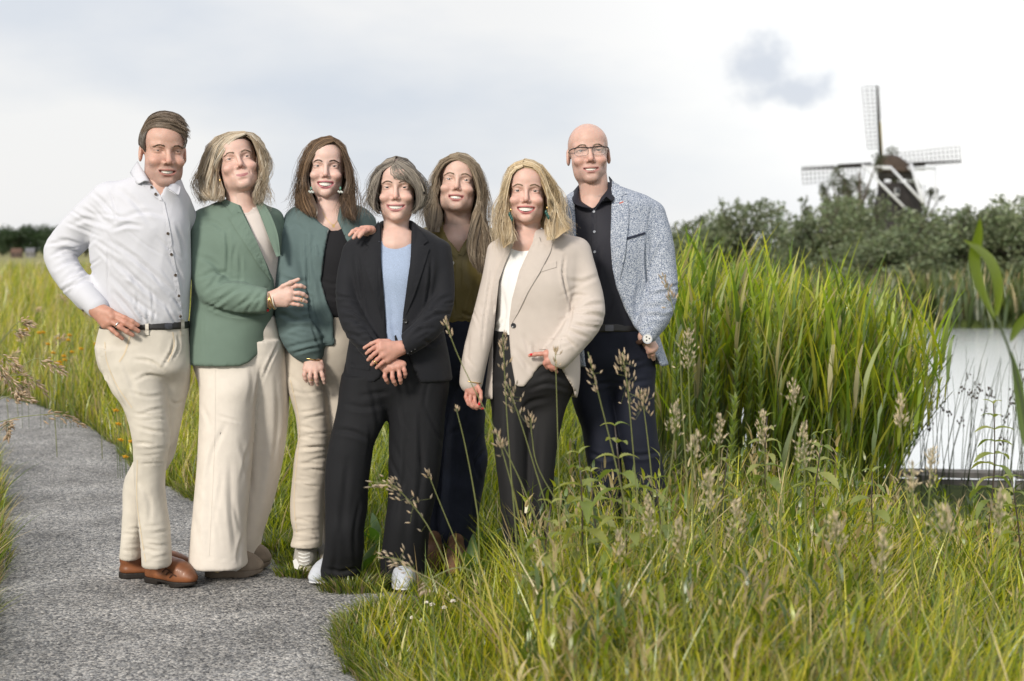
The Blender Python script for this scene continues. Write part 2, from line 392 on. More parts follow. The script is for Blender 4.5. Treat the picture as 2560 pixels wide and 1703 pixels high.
def inpoly(q, poly):
    x, y = q[:, 0], q[:, 1]; r = np.zeros(len(q), bool); n = len(poly)
    for i in range(n):
        (x1, y1), (x2, y2) = poly[i], poly[(i+1) % n]
        c = (y1 > y) != (y2 > y)
        with np.errstate(divide='ignore', invalid='ignore'): r ^= c & (x < (x2-x1)*(y-y1)/(y2-y1)+x1)
    return r
def patch(poly, tree, off=0.005, back=0.004, g=7, smooth_it=2, curve=False, fall=None, fit=0.0):
    """a cloth piece with the given outline, laid on the surface below it; V, faces"""
    poly = np.asarray(poly, float)
    if curve: poly = catmull(np.vstack([poly, poly[:1]]), 5*len(poly))[:-1]
    B = []
    for i in range(len(poly)):
        a, b = poly[i], poly[(i+1) % len(poly)]; m = max(1, int(np.linalg.norm(b-a)/g))
        for t in range(m): B.append(a+(b-a)*t/m)
    B = np.array(B); nb = len(B)
    gx, gy = np.meshgrid(np.arange(poly[:, 0].min(), poly[:, 0].max(), g), np.arange(poly[:, 1].min(), poly[:, 1].max(), g))
    q = np.stack([gx.ravel()+.37, gy.ravel()+.21], 1)
    if len(q): q = q[inpoly(q, B)]
    if len(q):
        keep = np.array([np.min(np.sum((B-z)**2, 1)) > (0.45*g)**2 for z in q]); q = q[keep]
    pts = np.vstack([B, q]) if len(q) else B
    vs, es, fs, *_ = geometry.delaunay_2d_cdt([Vector(v) for v in pts], [(i, (i+1) % nb) for i in range(nb)], [], 1, 1e-5)
    pts = np.array([tuple(v) for v in vs]); fs = [tuple(f) for f in fs]
    o = Vector((0, 0, H)); dep = np.full(len(pts), np.nan); rays = []
    for i, (a, b) in enumerate(pts):
        r = Vector(((a-CX)/F, 1.0, (HZ-b)/F)); rays.append(r)
        hit = tree.ray_cast(o, r.normalized())
        if hit[0] is not None: dep[i] = hit[0].y
    ok = np.isfinite(dep)
    c0 = pts.mean(0); sc_ = max(np.ptp(pts, axis=0).max(), 1.0); u = (pts-c0)/sc_
    A = np.stack([np.ones(len(u)), u[:, 0], u[:, 1], u[:, 0]**2, u[:, 0]*u[:, 1], u[:, 1]**2], 1)
    if ok.sum() > 8:
        md = np.nanpercentile(dep, 30); wt = ok & (np.abs(np.where(ok, dep, md)-md) < .14)
        for _ in range(4):
            if wt.sum() < 8: break
            co, *_r = np.linalg.lstsq(A[wt], dep[wt], rcond=None); fitd = A@co
            wt = ok & (np.abs(np.where(ok, dep, 9)-fitd) < .03)
        fitd = A@co
    else: fitd = np.full(len(pts), fall or 5.6)
    bad = ~ok | (np.abs(np.where(ok, dep, 9)-fitd) > 0.03)
    dep = np.where(bad, fitd, dep)
    if fit: dep = dep*(1-fit)+fitd*fit
    nbr = [[] for _ in pts]
    for f in fs:
        for i in range(3): nbr[f[i]] += [f[i-1], f[i-2]]
    for _ in range(smooth_it):
        nd = dep.copy()
        for i, nb_ in enumerate(nbr):
            if nb_: nd[i] = min(0.5*dep[i]+0.5*np.mean(dep[nb_]), dep[i]+0.002)
        dep = nd
    rays = np.array([tuple(r) for r in rays]); o = np.array([0, 0, H])
    Ffr = o+rays*(dep-off)[:, None]; Bk = o+rays*(dep+back)[:, None]
    n = len(pts); T = [];
    ec = {}
    for f in fs:
        for i in range(3):
            e = (f[i], f[(i+1) % 3]); ec[e] = ec.get(e, 0)+1
    def orient(f):
        a, b, c = [Ffr[i] for i in f]
        return f if np.dot(np.cross(b-a, c-a), rays[f[0]]) < 0 else f[::-1]
    for f in fs: T.append(orient(f))
    Qd = []
    for f in T:
        for i in range(3):
            e = (f[i], f[(i+1) % 3])
            if (e[1], e[0]) not in {(g_[j], g_[(j+1) % 3]) for g_ in ()} and ec.get((e[0], e[1]), 0)+ec.get((e[1], e[0]), 0) == 1:
                Qd.append((e[1], e[0], e[0]+n, e[1]+n))
    return np.vstack([Ffr, Bk]), np.array(T), np.array(Qd) if Qd else np.zeros((0, 4), int)
def patch_ob(name, poly, tree, mat, parent, **kw):
    V, T, Qd = patch(poly, tree, **kw)
    return ob(name, mesh_np(name, V, [T, Qd], smooth=False), mat, parent)
def strip(pts, w0, w1=None):
    """outline of a strip of width w along a polyline (pixels)"""
    p = catmull(pts, max(6, 4*len(pts))); t = np.gradient(p, axis=0); t /= np.linalg.norm(t, axis=1, keepdims=True)
    nn = np.stack([-t[:, 1], t[:, 0]], 1); w1 = w0 if w1 is None else w1
    ww = np.linspace(w0, w1, len(p))[:, None]/2
    return np.vstack([p+nn*ww, (p-nn*ww)[::-1]])

# ---- materials
MATS = {}
def mat(name, col=(.5, .5, .5), rough=0.8, attr=False, spec=0.3, bump=0.0, bscale=300, vary=0.0, vscale=30, sheen=0.0, sss=0.0, metal=0.0, coat=0.0, alpha=1.0, trans=0.0, wr=0.0):
    if name in MATS: return MATS[name]
    m = bpy.data.materials.new(name); m.use_nodes = True; t = m.node_tree; b = t.nodes['Principled BSDF']
    b.inputs['Roughness'].default_value = rough; b.inputs['Specular IOR Level'].default_value = spec
    b.inputs['Metallic'].default_value = metal; b.inputs['Coat Weight'].default_value = coat
    if sheen: b.inputs['Sheen Weight'].default_value = sheen; b.inputs['Sheen Roughness'].default_value = 0.5
    src = None
    if attr:
        a = N(t, 'ShaderNodeVertexColor'); a.layer_name = 'Col'; src = a.outputs[0]
    tcn = N(t, 'ShaderNodeTexCoord')
    if vary:
        nzn = N(t, 'ShaderNodeTexNoise'); nzn.inputs['Scale'].default_value = vscale; nzn.inputs['Detail'].default_value = 4
        t.links.new(tcn.outputs['Object'], nzn.inputs['Vector'])
        mr = N(t, 'ShaderNodeMapRange'); mr.inputs[1].default_value = .25; mr.inputs[2].default_value = .75; mr.inputs[3].default_value = 1-vary; mr.inputs[4].default_value = 1+vary
        t.links.new(nzn.outputs[0], mr.inputs[0])
        mx = N(t, 'ShaderNodeMix', data_type='RGBA', blend_type='MULTIPLY'); mx.inputs[0].default_value = 1
        if src is not None: t.links.new(src, mx.inputs[6])
        else: mx.inputs[6].default_value = (*col, 1)
        t.links.new(mr.outputs[0], mx.inputs[7]); src = mx.outputs[2]
    if src is not None: t.links.new(src, b.inputs['Base Color'])
    else: b.inputs['Base Color'].default_value = (*col, 1)
    if bump:
        bn = N(t, 'ShaderNodeTexNoise'); bn.inputs['Scale'].default_value = bscale; bn.inputs['Detail'].default_value = 3
        t.links.new(tcn.outputs['Object'], bn.inputs['Vector'])
        bp = N(t, 'ShaderNodeBump'); bp.inputs['Strength'].default_value = bump; bp.inputs['Distance'].default_value = 0.002
        t.links.new(bn.outputs[0], bp.inputs['Height']); t.links.new(bp.outputs[0], b.inputs['Normal'])
        if wr:
            wn_ = N(t, 'ShaderNodeTexNoise'); wn_.noise_type = 'RIDGED_MULTIFRACTAL'; wn_.inputs['Scale'].default_value = 6; wn_.inputs['Detail'].default_value = 3; wn_.inputs['Roughness'].default_value = .5; wn_.inputs['Distortion'].default_value = .8
            t.links.new(tcn.outputs['Object'], wn_.inputs['Vector'])
            b2 = N(t, 'ShaderNodeBump'); b2.inputs['Strength'].default_value = wr; b2.inputs['Distance'].default_value = 0.035
            t.links.new(wn_.outputs[0], b2.inputs['Height']); t.links.new(b2.outputs[0], bp.inputs['Normal'])
    if sss:
        b.inputs['Subsurface Weight'].default_value = sss; b.inputs['Subsurface Radius'].default_value = (0.012, 0.005, 0.003); b.inputs['Subsurface Scale'].default_value = 1.0
    if alpha < 1: b.inputs['Alpha'].default_value = alpha
    if trans: b.inputs['Transmission Weight'].default_value = trans
    MATS[name] = m
    return m
def leafmat(name, trans=0.45, rough=0.45, gloss=0.08):
    m = bpy.data.materials.new(name); m.use_nodes = True; t = m.node_tree; t.nodes.clear()
    o = N(t, 'ShaderNodeOutputMaterial'); a = N(t, 'ShaderNodeVertexColor'); a.layer_name = 'Col'
    d = N(t, 'ShaderNodeBsdfDiffuse'); tr = N(t, 'ShaderNodeBsdfTranslucent'); g = N(t, 'ShaderNodeBsdfGlossy'); g.inputs['Roughness'].default_value = rough
    g.inputs['Color'].default_value = (0.9, 0.95, 0.9, 1)
    hs = N(t, 'ShaderNodeHueSaturation'); hs.inputs['Saturation'].default_value = 1.12; hs.inputs['Value'].default_value = 1.35
    t.links.new(a.outputs[0], d.inputs[0]); t.links.new(a.outputs[0], hs.inputs['Color']); t.links.new(hs.outputs[0], tr.inputs[0])
    m1 = N(t, 'ShaderNodeMixShader'); m1.inputs[0].default_value = trans; t.links.new(d.outputs[0], m1.inputs[1]); t.links.new(tr.outputs[0], m1.inputs[2])
    m2 = N(t, 'ShaderNodeMixShader'); m2.inputs[0].default_value = gloss; t.links.new(m1.outputs[0], m2.inputs[1]); t.links.new(g.outputs[0], m2.inputs[2])
    t.links.new(m2.outputs[0], o.inputs[0])
    return m
# ------------------------------------------------------------------ the place: ground, path, pond
WATER_Z = -0.45
def smooth01(x, a, b):
    t = np.clip((x-a)/(b-a), 0, 1); return t*t*(3-2*t)
def pond_in(x, y):                      # >0 inside the pond, metres from its bank
    near = 10.2-0.12*np.clip(x-2.5, 0, 20)
    left = 2.15+0.05*(y-10)
    far = 31.0+0.02*x
    return np.minimum(np.minimum(y-near, far-y), (x-left)*0.9)
def ground_z(x, y):
    p = pond_in(x, y)
    base = -0.035-0.22*smooth01(x, .9, 2.2)*smooth01(y, 6.5, 9.5)*(1-smooth01(y, 31, 40))
    base = base+0.02*np.sin(x*1.3+y*.7)*smooth01(y, 6, 9)
    return base*(1-smooth01(p, -.5, .25))+(-0.95)*smooth01(p, -.5, .25)
xs = np.concatenate([-np.geomspace(700, 7, 26), np.linspace(-6.5, 12, 75), np.geomspace(12.8, 700, 26)])
ys = np.concatenate([[-60, -20, -5, 0], np.linspace(1, 34, 130), np.geomspace(35, 1500, 30)])
X, Y = np.meshgrid(xs, ys, indexing='ij'); Z = ground_z(X, Y)
Vg = np.stack([X, Y, Z], -1).reshape(-1, 3); ny_ = len(ys)
i_ = np.arange(len(xs)-1)[:, None]*ny_; j_ = np.arange(ny_-1)[None, :]
Qg = np.stack([i_+j_, i_+ny_+j_, i_+ny_+j_+1, i_+j_+1], -1).reshape(-1, 4)
gm = bpy.data.materials.new('meadow_soil'); gm.use_nodes = True; t = gm.node_tree; b = t.nodes['Principled BSDF']; b.inputs['Roughness'].default_value = .95; b.inputs['Specular IOR Level'].default_value = .1
g_tc = N(t, 'ShaderNodeTexCoord'); n1 = N(t, 'ShaderNodeTexNoise'); n1.inputs['Scale'].default_value = 1.6; n1.inputs['Detail'].default_value = 8; n1.inputs['Roughness'].default_value = .7
t.links.new(g_tc.outputs['Object'], n1.inputs['Vector'])
r1 = N(t, 'ShaderNodeValToRGB'); e = r1.color_ramp.elements; e[0].position = .35; e[0].color = (.030, .045, .012, 1); e[1].position = .65; e[1].color = (.075, .095, .028, 1)
t.links.new(n1.outputs[0], r1.inputs[0])
n2 = N(t, 'ShaderNodeTexNoise'); n2.inputs['Scale'].default_value = .02; n2.inputs['Detail'].default_value = 3; t.links.new(g_tc.outputs['Object'], n2.inputs['Vector'])
sx = N(t, 'ShaderNodeSeparateXYZ'); t.links.new(g_tc.outputs['Object'], sx.inputs[0])
fr = N(t, 'ShaderNodeMapRange'); fr.inputs[1].default_value = 55; fr.inputs[2].default_value = 130; t.links.new(sx.outputs[1], fr.inputs[0])
mx = N(t, 'ShaderNodeMix', data_type='RGBA'); mx.inputs[7].default_value = (.27, .255, .12, 1)       # ripening meadow far off
t.links.new(fr.outputs[0], mx.inputs[0]); t.links.new(r1.outputs[0], mx.inputs[6]); t.links.new(mx.outputs[2], b.inputs['Base Color'])
tag(ob('ground', mesh_np('ground', Vg, Qg), gm), kind='structure')

# water
wm_ = bpy.data.materials.new('pond_water'); wm_.use_nodes = True; t = wm_.node_tree; b = t.nodes['Principled BSDF']
b.inputs['Base Color'].default_value = (.85, .88, .9, 1); b.inputs['Metallic'].default_value = .75; b.inputs['Roughness'].default_value = .22; b.inputs['IOR'].default_value = 1.33; b.inputs['Specular IOR Level'].default_value = .5
w_tc = N(t, 'ShaderNodeTexCoord'); w_mp = N(t, 'ShaderNodeMapping'); w_mp.inputs['Scale'].default_value = (1.2, 3.0, 1); t.links.new(w_tc.outputs['Object'], w_mp.inputs[0])
wn = N(t, 'ShaderNodeTexNoise'); wn.inputs['Scale'].default_value = 2.2; wn.inputs['Detail'].default_value = 3; t.links.new(w_mp.outputs[0], wn.inputs['Vector'])
wb = N(t, 'ShaderNodeBump'); wb.inputs['Strength'].default_value = .015; wb.inputs['Distance'].default_value = .12; t.links.new(wn.outputs[0], wb.inputs['Height']); t.links.new(wb.outputs[0], b.inputs['Normal'])
tag(ob('pond_water', mesh_np('pond_water', np.array([[1.2, 8.5, WATER_Z], [60, 8.5, WATER_Z], [60, 33, WATER_Z], [1.2, 33, WATER_Z]]), np.array([[0, 1, 2, 3]])), wm_), kind='structure')

# the path: chipped asphalt, its edges taken on the ground
far_edge = [(-700, 938), (-400, 945), (-150, 962), (0, 985), (100, 1010), (200, 1050), (290, 1108), (330, 1160), (417, 1207), (480, 1238), (560, 1262), (640, 1312), (705, 1395), (790, 1440), (900, 1462), (1010, 1470), (1110, 1482)]
near_edge = [(1115, 1500), (1080, 1512), (1000, 1522), (930, 1536), (880, 1556), (866, 1600), (890, 1660), (950, 1720), (960, 1800), (1000, 1950), (-260, 1950), (-130, 1720), (-50, 1580), (-10, 1420), (0, 1290), (-25, 1170), (-95, 1090), (-220, 1030), (-420, 1005), (-700, 985)]
PATH = np.vstack([catmull([G(a, b_)[:2] for a, b_ in far_edge], 90), catmull([G(a, b_)[:2] for a, b_ in near_edge], 120)])
_r = np.random.default_rng(5)
PATH = PATH+(_r.random(PATH.shape)-.5)*.055
gx, gy = np.meshgrid(np.linspace(PATH[:, 0].min(), PATH[:, 0].max(), 70), np.linspace(PATH[:, 1].min(), PATH[:, 1].max(), 120))
q = np.stack([gx.ravel(), gy.ravel()], 1); q = q[inpoly(q, PATH)]
q = q[np.array([np.min(((PATH-z)**2).sum(1)) > .03**2 for z in q])]
pts = np.vstack([PATH, q]); nb = len(PATH)
vs, es, fs, *_ = geometry.delaunay_2d_cdt([Vector(v) for v in pts], [(i, (i+1) % nb) for i in range(nb)], [], 1, 1e-5)
v2 = np.array([tuple(v) for v in vs]); dist = np.array([np.sqrt(np.min(((PATH-z)**2).sum(1))) for z in v2])
zz = -0.02+0.02*smooth01(dist, 0, .10)+.004*fbm(np.hstack([v2*3, 0*v2[:, :1]]), 2)-.002
tri = np.array([tuple(f) for f in fs]); A_, B_, C_ = v2[tri[:, 0]], v2[tri[:, 1]], v2[tri[:, 2]]
fl = np.cross(B_-A_, C_-A_) < 0; tri[fl] = tri[fl][:, ::-1]
pm_ = bpy.data.materials.new('chipped_asphalt'); pm_.use_nodes = True; t = pm_.node_tree; b = t.nodes['Principled BSDF']; b.inputs['Roughness'].default_value = .85; b.inputs['Specular IOR Level'].default_value = .25
a_tc = N(t, 'ShaderNodeTexCoord'); vo = N(t, 'ShaderNodeTexVoronoi'); vo.inputs['Scale'].default_value = 125; t.links.new(a_tc.outputs['Object'], vo.inputs['Vector'])
sp = N(t, 'ShaderNodeSeparateColor'); t.links.new(vo.outputs['Color'], sp.inputs[0])
rp = N(t, 'ShaderNodeValToRGB'); el = rp.color_ramp.elements; el[0].position = 0; el[0].color = (.09, .09, .095, 1); el[1].position = 1; el[1].color = (.60, .58, .55, 1)
el.new(.22).color = (.19, .19, .195, 1); el.new(.6).color = (.34, .335, .33, 1); el.new(.85).color = (.48, .45, .42, 1)
t.links.new(sp.outputs[0], rp.inputs[0])
an = N(t, 'ShaderNodeTexNoise'); an.inputs['Scale'].default_value = 2.2; an.inputs['Detail'].default_value = 6; an.inputs['Roughness'].default_value = .7; t.links.new(a_tc.outputs['Object'], an.inputs['Vector'])
am = N(t, 'ShaderNodeMapRange'); am.inputs[1].default_value = .3; am.inputs[2].default_value = .7; am.inputs[3].default_value = .52; am.inputs[4].default_value = 1.28; t.links.new(an.outputs[0], am.inputs[0])
an2 = N(t, 'ShaderNodeTexNoise'); an2.inputs['Scale'].default_value = 38; an2.inputs['Detail'].default_value = 4; an2.inputs['Roughness'].default_value = .75; t.links.new(a_tc.outputs['Object'], an2.inputs['Vector'])
am2 = N(t, 'ShaderNodeMapRange'); am2.inputs[1].default_value = .32; am2.inputs[2].default_value = .55; am2.inputs[3].default_value = .45; am2.inputs[4].default_value = 1.1; t.links.new(an2.outputs[0], am2.inputs[0])
aw = N(t, 'ShaderNodeMath', operation='MULTIPLY'); t.links.new(am.outputs[0], aw.inputs[0]); t.links.new(am2.outputs[0], aw.inputs[1])
ax_ = N(t, 'ShaderNodeMix', data_type='RGBA', blend_type='MULTIPLY'); ax_.inputs[0].default_value = 1; t.links.new(rp.outputs[0], ax_.inputs[6]); t.links.new(aw.outputs[0], ax_.inputs[7])
t.links.new(ax_.outputs[2], b.inputs['Base Color'])
ad = N(t, 'ShaderNodeMath', operation='SUBTRACT'); ad.inputs[0].default_value = 1; t.links.new(vo.outputs['Distance'], ad.inputs[1])
ab = N(t, 'ShaderNodeBump'); ab.inputs['Strength'].default_value = .9; ab.inputs['Distance'].default_value = .004; t.links.new(ad.outputs[0], ab.inputs['Height']); t.links.new(ab.outputs[0], b.inputs['Normal'])
tag(ob('path', mesh_np('path', np.hstack([v2, zz[:, None]]), tri), pm_), kind='structure')

# ------------------------------------------------------------------ far things
leaf_m = leafmat('foliage', trans=.35, gloss=.04)
bark = mat('bark', (.09, .075, .06), rough=.95, bump=.5, bscale=20)
def tree_mesh(kind, seed):
    """one tree, one unit of height: V of trunk and limbs, V of leaf clumps"""
    r = np.random.default_rng(seed); a = Acc()
    trunk = Acc()
    if kind == 'willow':
        blobs = [(np.array([(r.random()-.5)*.9, (r.random()-.5)*.9, .12+.70*r.random()]), .10+.13*r.random()) for _ in range(30)]
        blobs += [(np.array([.5*math.cos(a_), .5*math.sin(a_), .16+.1*r.random()]), .16) for a_ in np.arange(8)*.785]
        blobs += [(np.array([(r.random()-.5)*.5, (r.random()-.5)*.5, .80+.12*r.random()]), .05+.04*r.random()) for _ in range(7)]
        nl, ls, base = 5200, .030, np.array([.165, .195, .105])
    elif kind == 'round':
        blobs = [(np.array([(r.random()-.5)*.62, (r.random()-.5)*.62, .30+.50*r.random()]), .13+.12*r.random()) for _ in range(24)]
        blobs += [(np.array([.33*math.cos(a_), .33*math.sin(a_), .15+.1*r.random()]), .15) for a_ in np.arange(7)*.9]
        nl, ls, base = 4200, .032, np.array([.035, .062, .022])
    else:        # thin wind-bent tree with sparse hanging foliage
        blobs = []
        for _ in range(16):
            z = .30+.66*r.random(); rr = .22*(1-abs(z-.6)); a_ = r.random()*6.28
            blobs.append((np.array([rr*math.cos(a_), rr*math.sin(a_), z]), .035+.05*r.random()))
        nl, ls, base = 1500, .017, np.array([.075, .085, .045])
    lim = 1 if kind != 'sparse' else 1
    pipe_acc(trunk, catmull([(0, 0, -.02), (.01, 0, .25), (-.02, .01, .5), (.01, 0, .78 if kind == 'sparse' else .6)], 10), np.linspace(.028, .008, 10), 7)
    for c, rad in blobs:
        s = np.array([0, 0, max(.05, c[2]*.45)]); pipe_acc(trunk, catmull([s, (s+c)/2+np.array([0, 0, .03]), c], 6), np.linspace(.012, .004, 6), 5)
    w_ = np.array([b_[1]**2 for b_ in blobs]); bi = r.choice(len(blobs), nl, p=w_/w_.sum())
    C = np.array([b_[0] for b_ in blobs])[bi]; Rd = np.array([b_[1] for b_ in blobs])[bi]
    dv = r.normal(size=(nl, 3)); dv /= np.linalg.norm(dv, axis=1, keepdims=True)
    Pc = C+dv*(Rd*(r.random(nl)**.45))[:, None]*np.array([1, 1, .95])
    if kind == 'sparse': Pc[:, 2] -= np.abs(r.normal(size=nl))*.03
    Pc[:, 2] = np.maximum(Pc[:, 2], .01)
    u = r.normal(size=(nl, 3)); u /= np.linalg.norm(u, axis=1, keepdims=True); v = np.cross(u, r.normal(size=(nl, 3))); v /= np.linalg.norm(v, axis=1, keepdims=True)
    L = ls*(.6+.8*r.random(nl))[:, None]
    V = np.stack([Pc-u*L, Pc+v*L*.42, Pc+u*L, Pc-v*L*.42], 1).reshape(-1, 3)
    tone = r.random(len(blobs))[bi]*.5+.75; c = base[None]*(tone*(.75+.5*r.random(nl)))[:, None]*(1+.15*(r.random((nl, 3))-.5))
    a.add(V, np.arange(nl*4).reshape(-1, 4), np.repeat(c, 4, 0))
    return trunk.mesh('trunk'), a.mesh('crown', smooth=False)
TREES = {(k, s): tree_mesh(k, s) for k, s in (('willow', 1), ('willow', 2), ('willow', 3), ('round', 4), ('round', 5), ('sparse', 6), ('sparse', 7))}
def put_tree(key, px, d, top_py, wpx, label, group, rz=0., z0=0.):
    tm, cm = TREES[key]; base = P(px, HZ, d); hgt = (H+(HZ-top_py)/F*d-z0)*(1.10 if key[0] == 'willow' else 1.0)
    natural = {'willow': 1.12, 'round': .9, 'sparse': .5}[key[0]]
    wd = wpx/F*d/natural
    o = empty('willow_tree' if key[0] == 'willow' else ('thin_tree' if key[0] == 'sparse' else 'broadleaf_tree'), (base[0], d, z0), label, 'tree', group); o.scale = (wd, wd, hgt); o.rotation_euler = (0, 0, rz)
    for nm, me, m_ in (('trunk', tm, bark), ('crown', cm, leaf_m)):
        if not me.materials: me.materials.append(m_)
        c = bpy.data.objects.new(nm, me); COL.objects.link(c); c.parent = o
wl = [(('willow', 1), 1745, 47, 548, 250, 'low grey green willow just right of the man in the speckled blazer'), (('willow', 2), 1840, 46, 512, 190, 'grey green willow with a pointed top above the reeds'), (('willow', 3), 1955, 52, 580, 170, 'low willow in the dip between two higher willows'),
      (('willow', 1), 2045, 48, 506, 210, 'tall loose willow left of the windmill tower'), (('willow', 2), 2115, 58, 500, 170, 'willow crown rising under the left windmill sail'), (('willow', 3), 2215, 44, 580, 230, 'dark willow below the windmill on the far bank'),
      (('willow', 1), 2300, 46, 548, 220, 'rounded willow hiding the foot of the windmill'), (('willow', 2), 2390, 47, 528, 220, 'willow right of the windmill on the far bank'), (('willow', 3), 2480, 50, 520, 200, 'willow behind the big foreground reed leaf'), (('willow', 1), 2570, 46, 500, 240, 'willow cut by the right edge of the picture'),
      (('willow', 2), 1660, 60, 575, 180, 'small far willow half hidden by the man in the speckled blazer'), (('willow', 3), 2700, 48, 505, 260, 'willow standing just outside the right edge')]
for i, (k, px, d_, tp, wp, lb) in enumerate(wl): put_tree(k, px, d_, tp, wp*1.25, lb, 'willows on the far bank', rz=i*1.7, z0=-.1)
sp_ = [(('sparse', 6), 2095, 160, 440, 70, 'thin sparse tree left of the mill under its left sail'), (('sparse', 7), 2150, 165, 368, 95, 'tallest sparse tree left of the mill cap'), (('sparse', 6), 2195, 240, 362, 70, 'sparse tree directly behind the mill cap'), (('sparse', 7), 2250, 240, 385, 60, 'thin tree peeping over the mill cap'), (('sparse', 6), 2310, 230, 455, 80, 'sparse tree right of the mill tower')]
for i, (k, px, d_, tp, wp, lb) in enumerate(sp_): put_tree(k, px, d_, tp, wp*1.6, lb, 'sparse trees round the mill', rz=i*2.1)
rl = [(('round', 4), 5, 235, 566, 70, 'dark far tree at the left edge of the picture'), (('round', 5), 42, 230, 556, 75, 'darkest far tree above the red roofed house'), (('round', 4), 88, 240, 556, 90, 'broad dark green far tree left of the white sleeve'), (('round', 5), 150, 225, 552, 90, 'far tree meeting the white shirt sleeve'), (('round', 4), 215, 235, 560, 90, 'far tree behind the bent arm of the man in white'),
      (('round', 5), 480, 210, 518, 42, 'small far treetop between the white shirt and the green blazer'), (('round', 4), 300, 240, 575, 90, 'far tree hidden behind the man in white'), (('round', 5), -60, 240, 560, 90, 'far tree just outside the left edge')]
for i, (k, px, d_, tp, wp, lb) in enumerate(rl): put_tree(k, px, d_, tp, wp*1.15, lb, 'far trees across the meadow', rz=i*1.3)

def house(px, d, wpx, wall_py, ridge_py, label, wall_c, roof_c):
    s = d/F; z1 = H+(HZ-wall_py)*s; z2 = H+(HZ-ridge_py)*s; wd = wpx*s; x = (px-CX)*s; dp = wd*.7
    o = empty('house', (x, d, 0), label, 'house', 'far houses across the meadow')
    V, Q = box((x, d, z1/2), (wd, dp, z1)); ob('wall', mesh_np('wall', V, Q, smooth=False), wall_c, o)
    e = wd*.56; V = np.array([[x-e, d-dp*.56, z1-.05], [x+e, d-dp*.56, z1-.05], [x+e, d+dp*.56, z1-.05], [x-e, d+dp*.56, z1-.05], [x-e, d, z2], [x+e, d, z2]])
    ob('roof', mesh_np('roof', V, [np.array([[0, 1, 5, 4], [2, 3, 4, 5], [3, 2, 1, 0]]), np.array([[1, 2, 5], [3, 0, 4]])], smooth=False), roof_c, o)
    for k in (-.25, .25):
        V, Q = box((x+k*wd, d-dp/2-.02, z1*.55), (wd*.16, .06, z1*.4)); ob('window', mesh_np('window', V, Q, smooth=False), mat('dark_glass', (.03, .035, .04), rough=.1), o)
house(42, 190, 24, 631, 621, 'low far house with a brown red roof at the left', mat('brick_wall', (.11, .075, .06)), mat('red_tiles', (.12, .072, .055), vary=.2, vscale=2))
house(76, 195, 20, 629, 620, 'low far house with a grey roof and pale wall', mat('pale_wall', (.22, .215, .21)), mat('slate_roof', (.16, .16, .18), vary=.2, vscale=2))

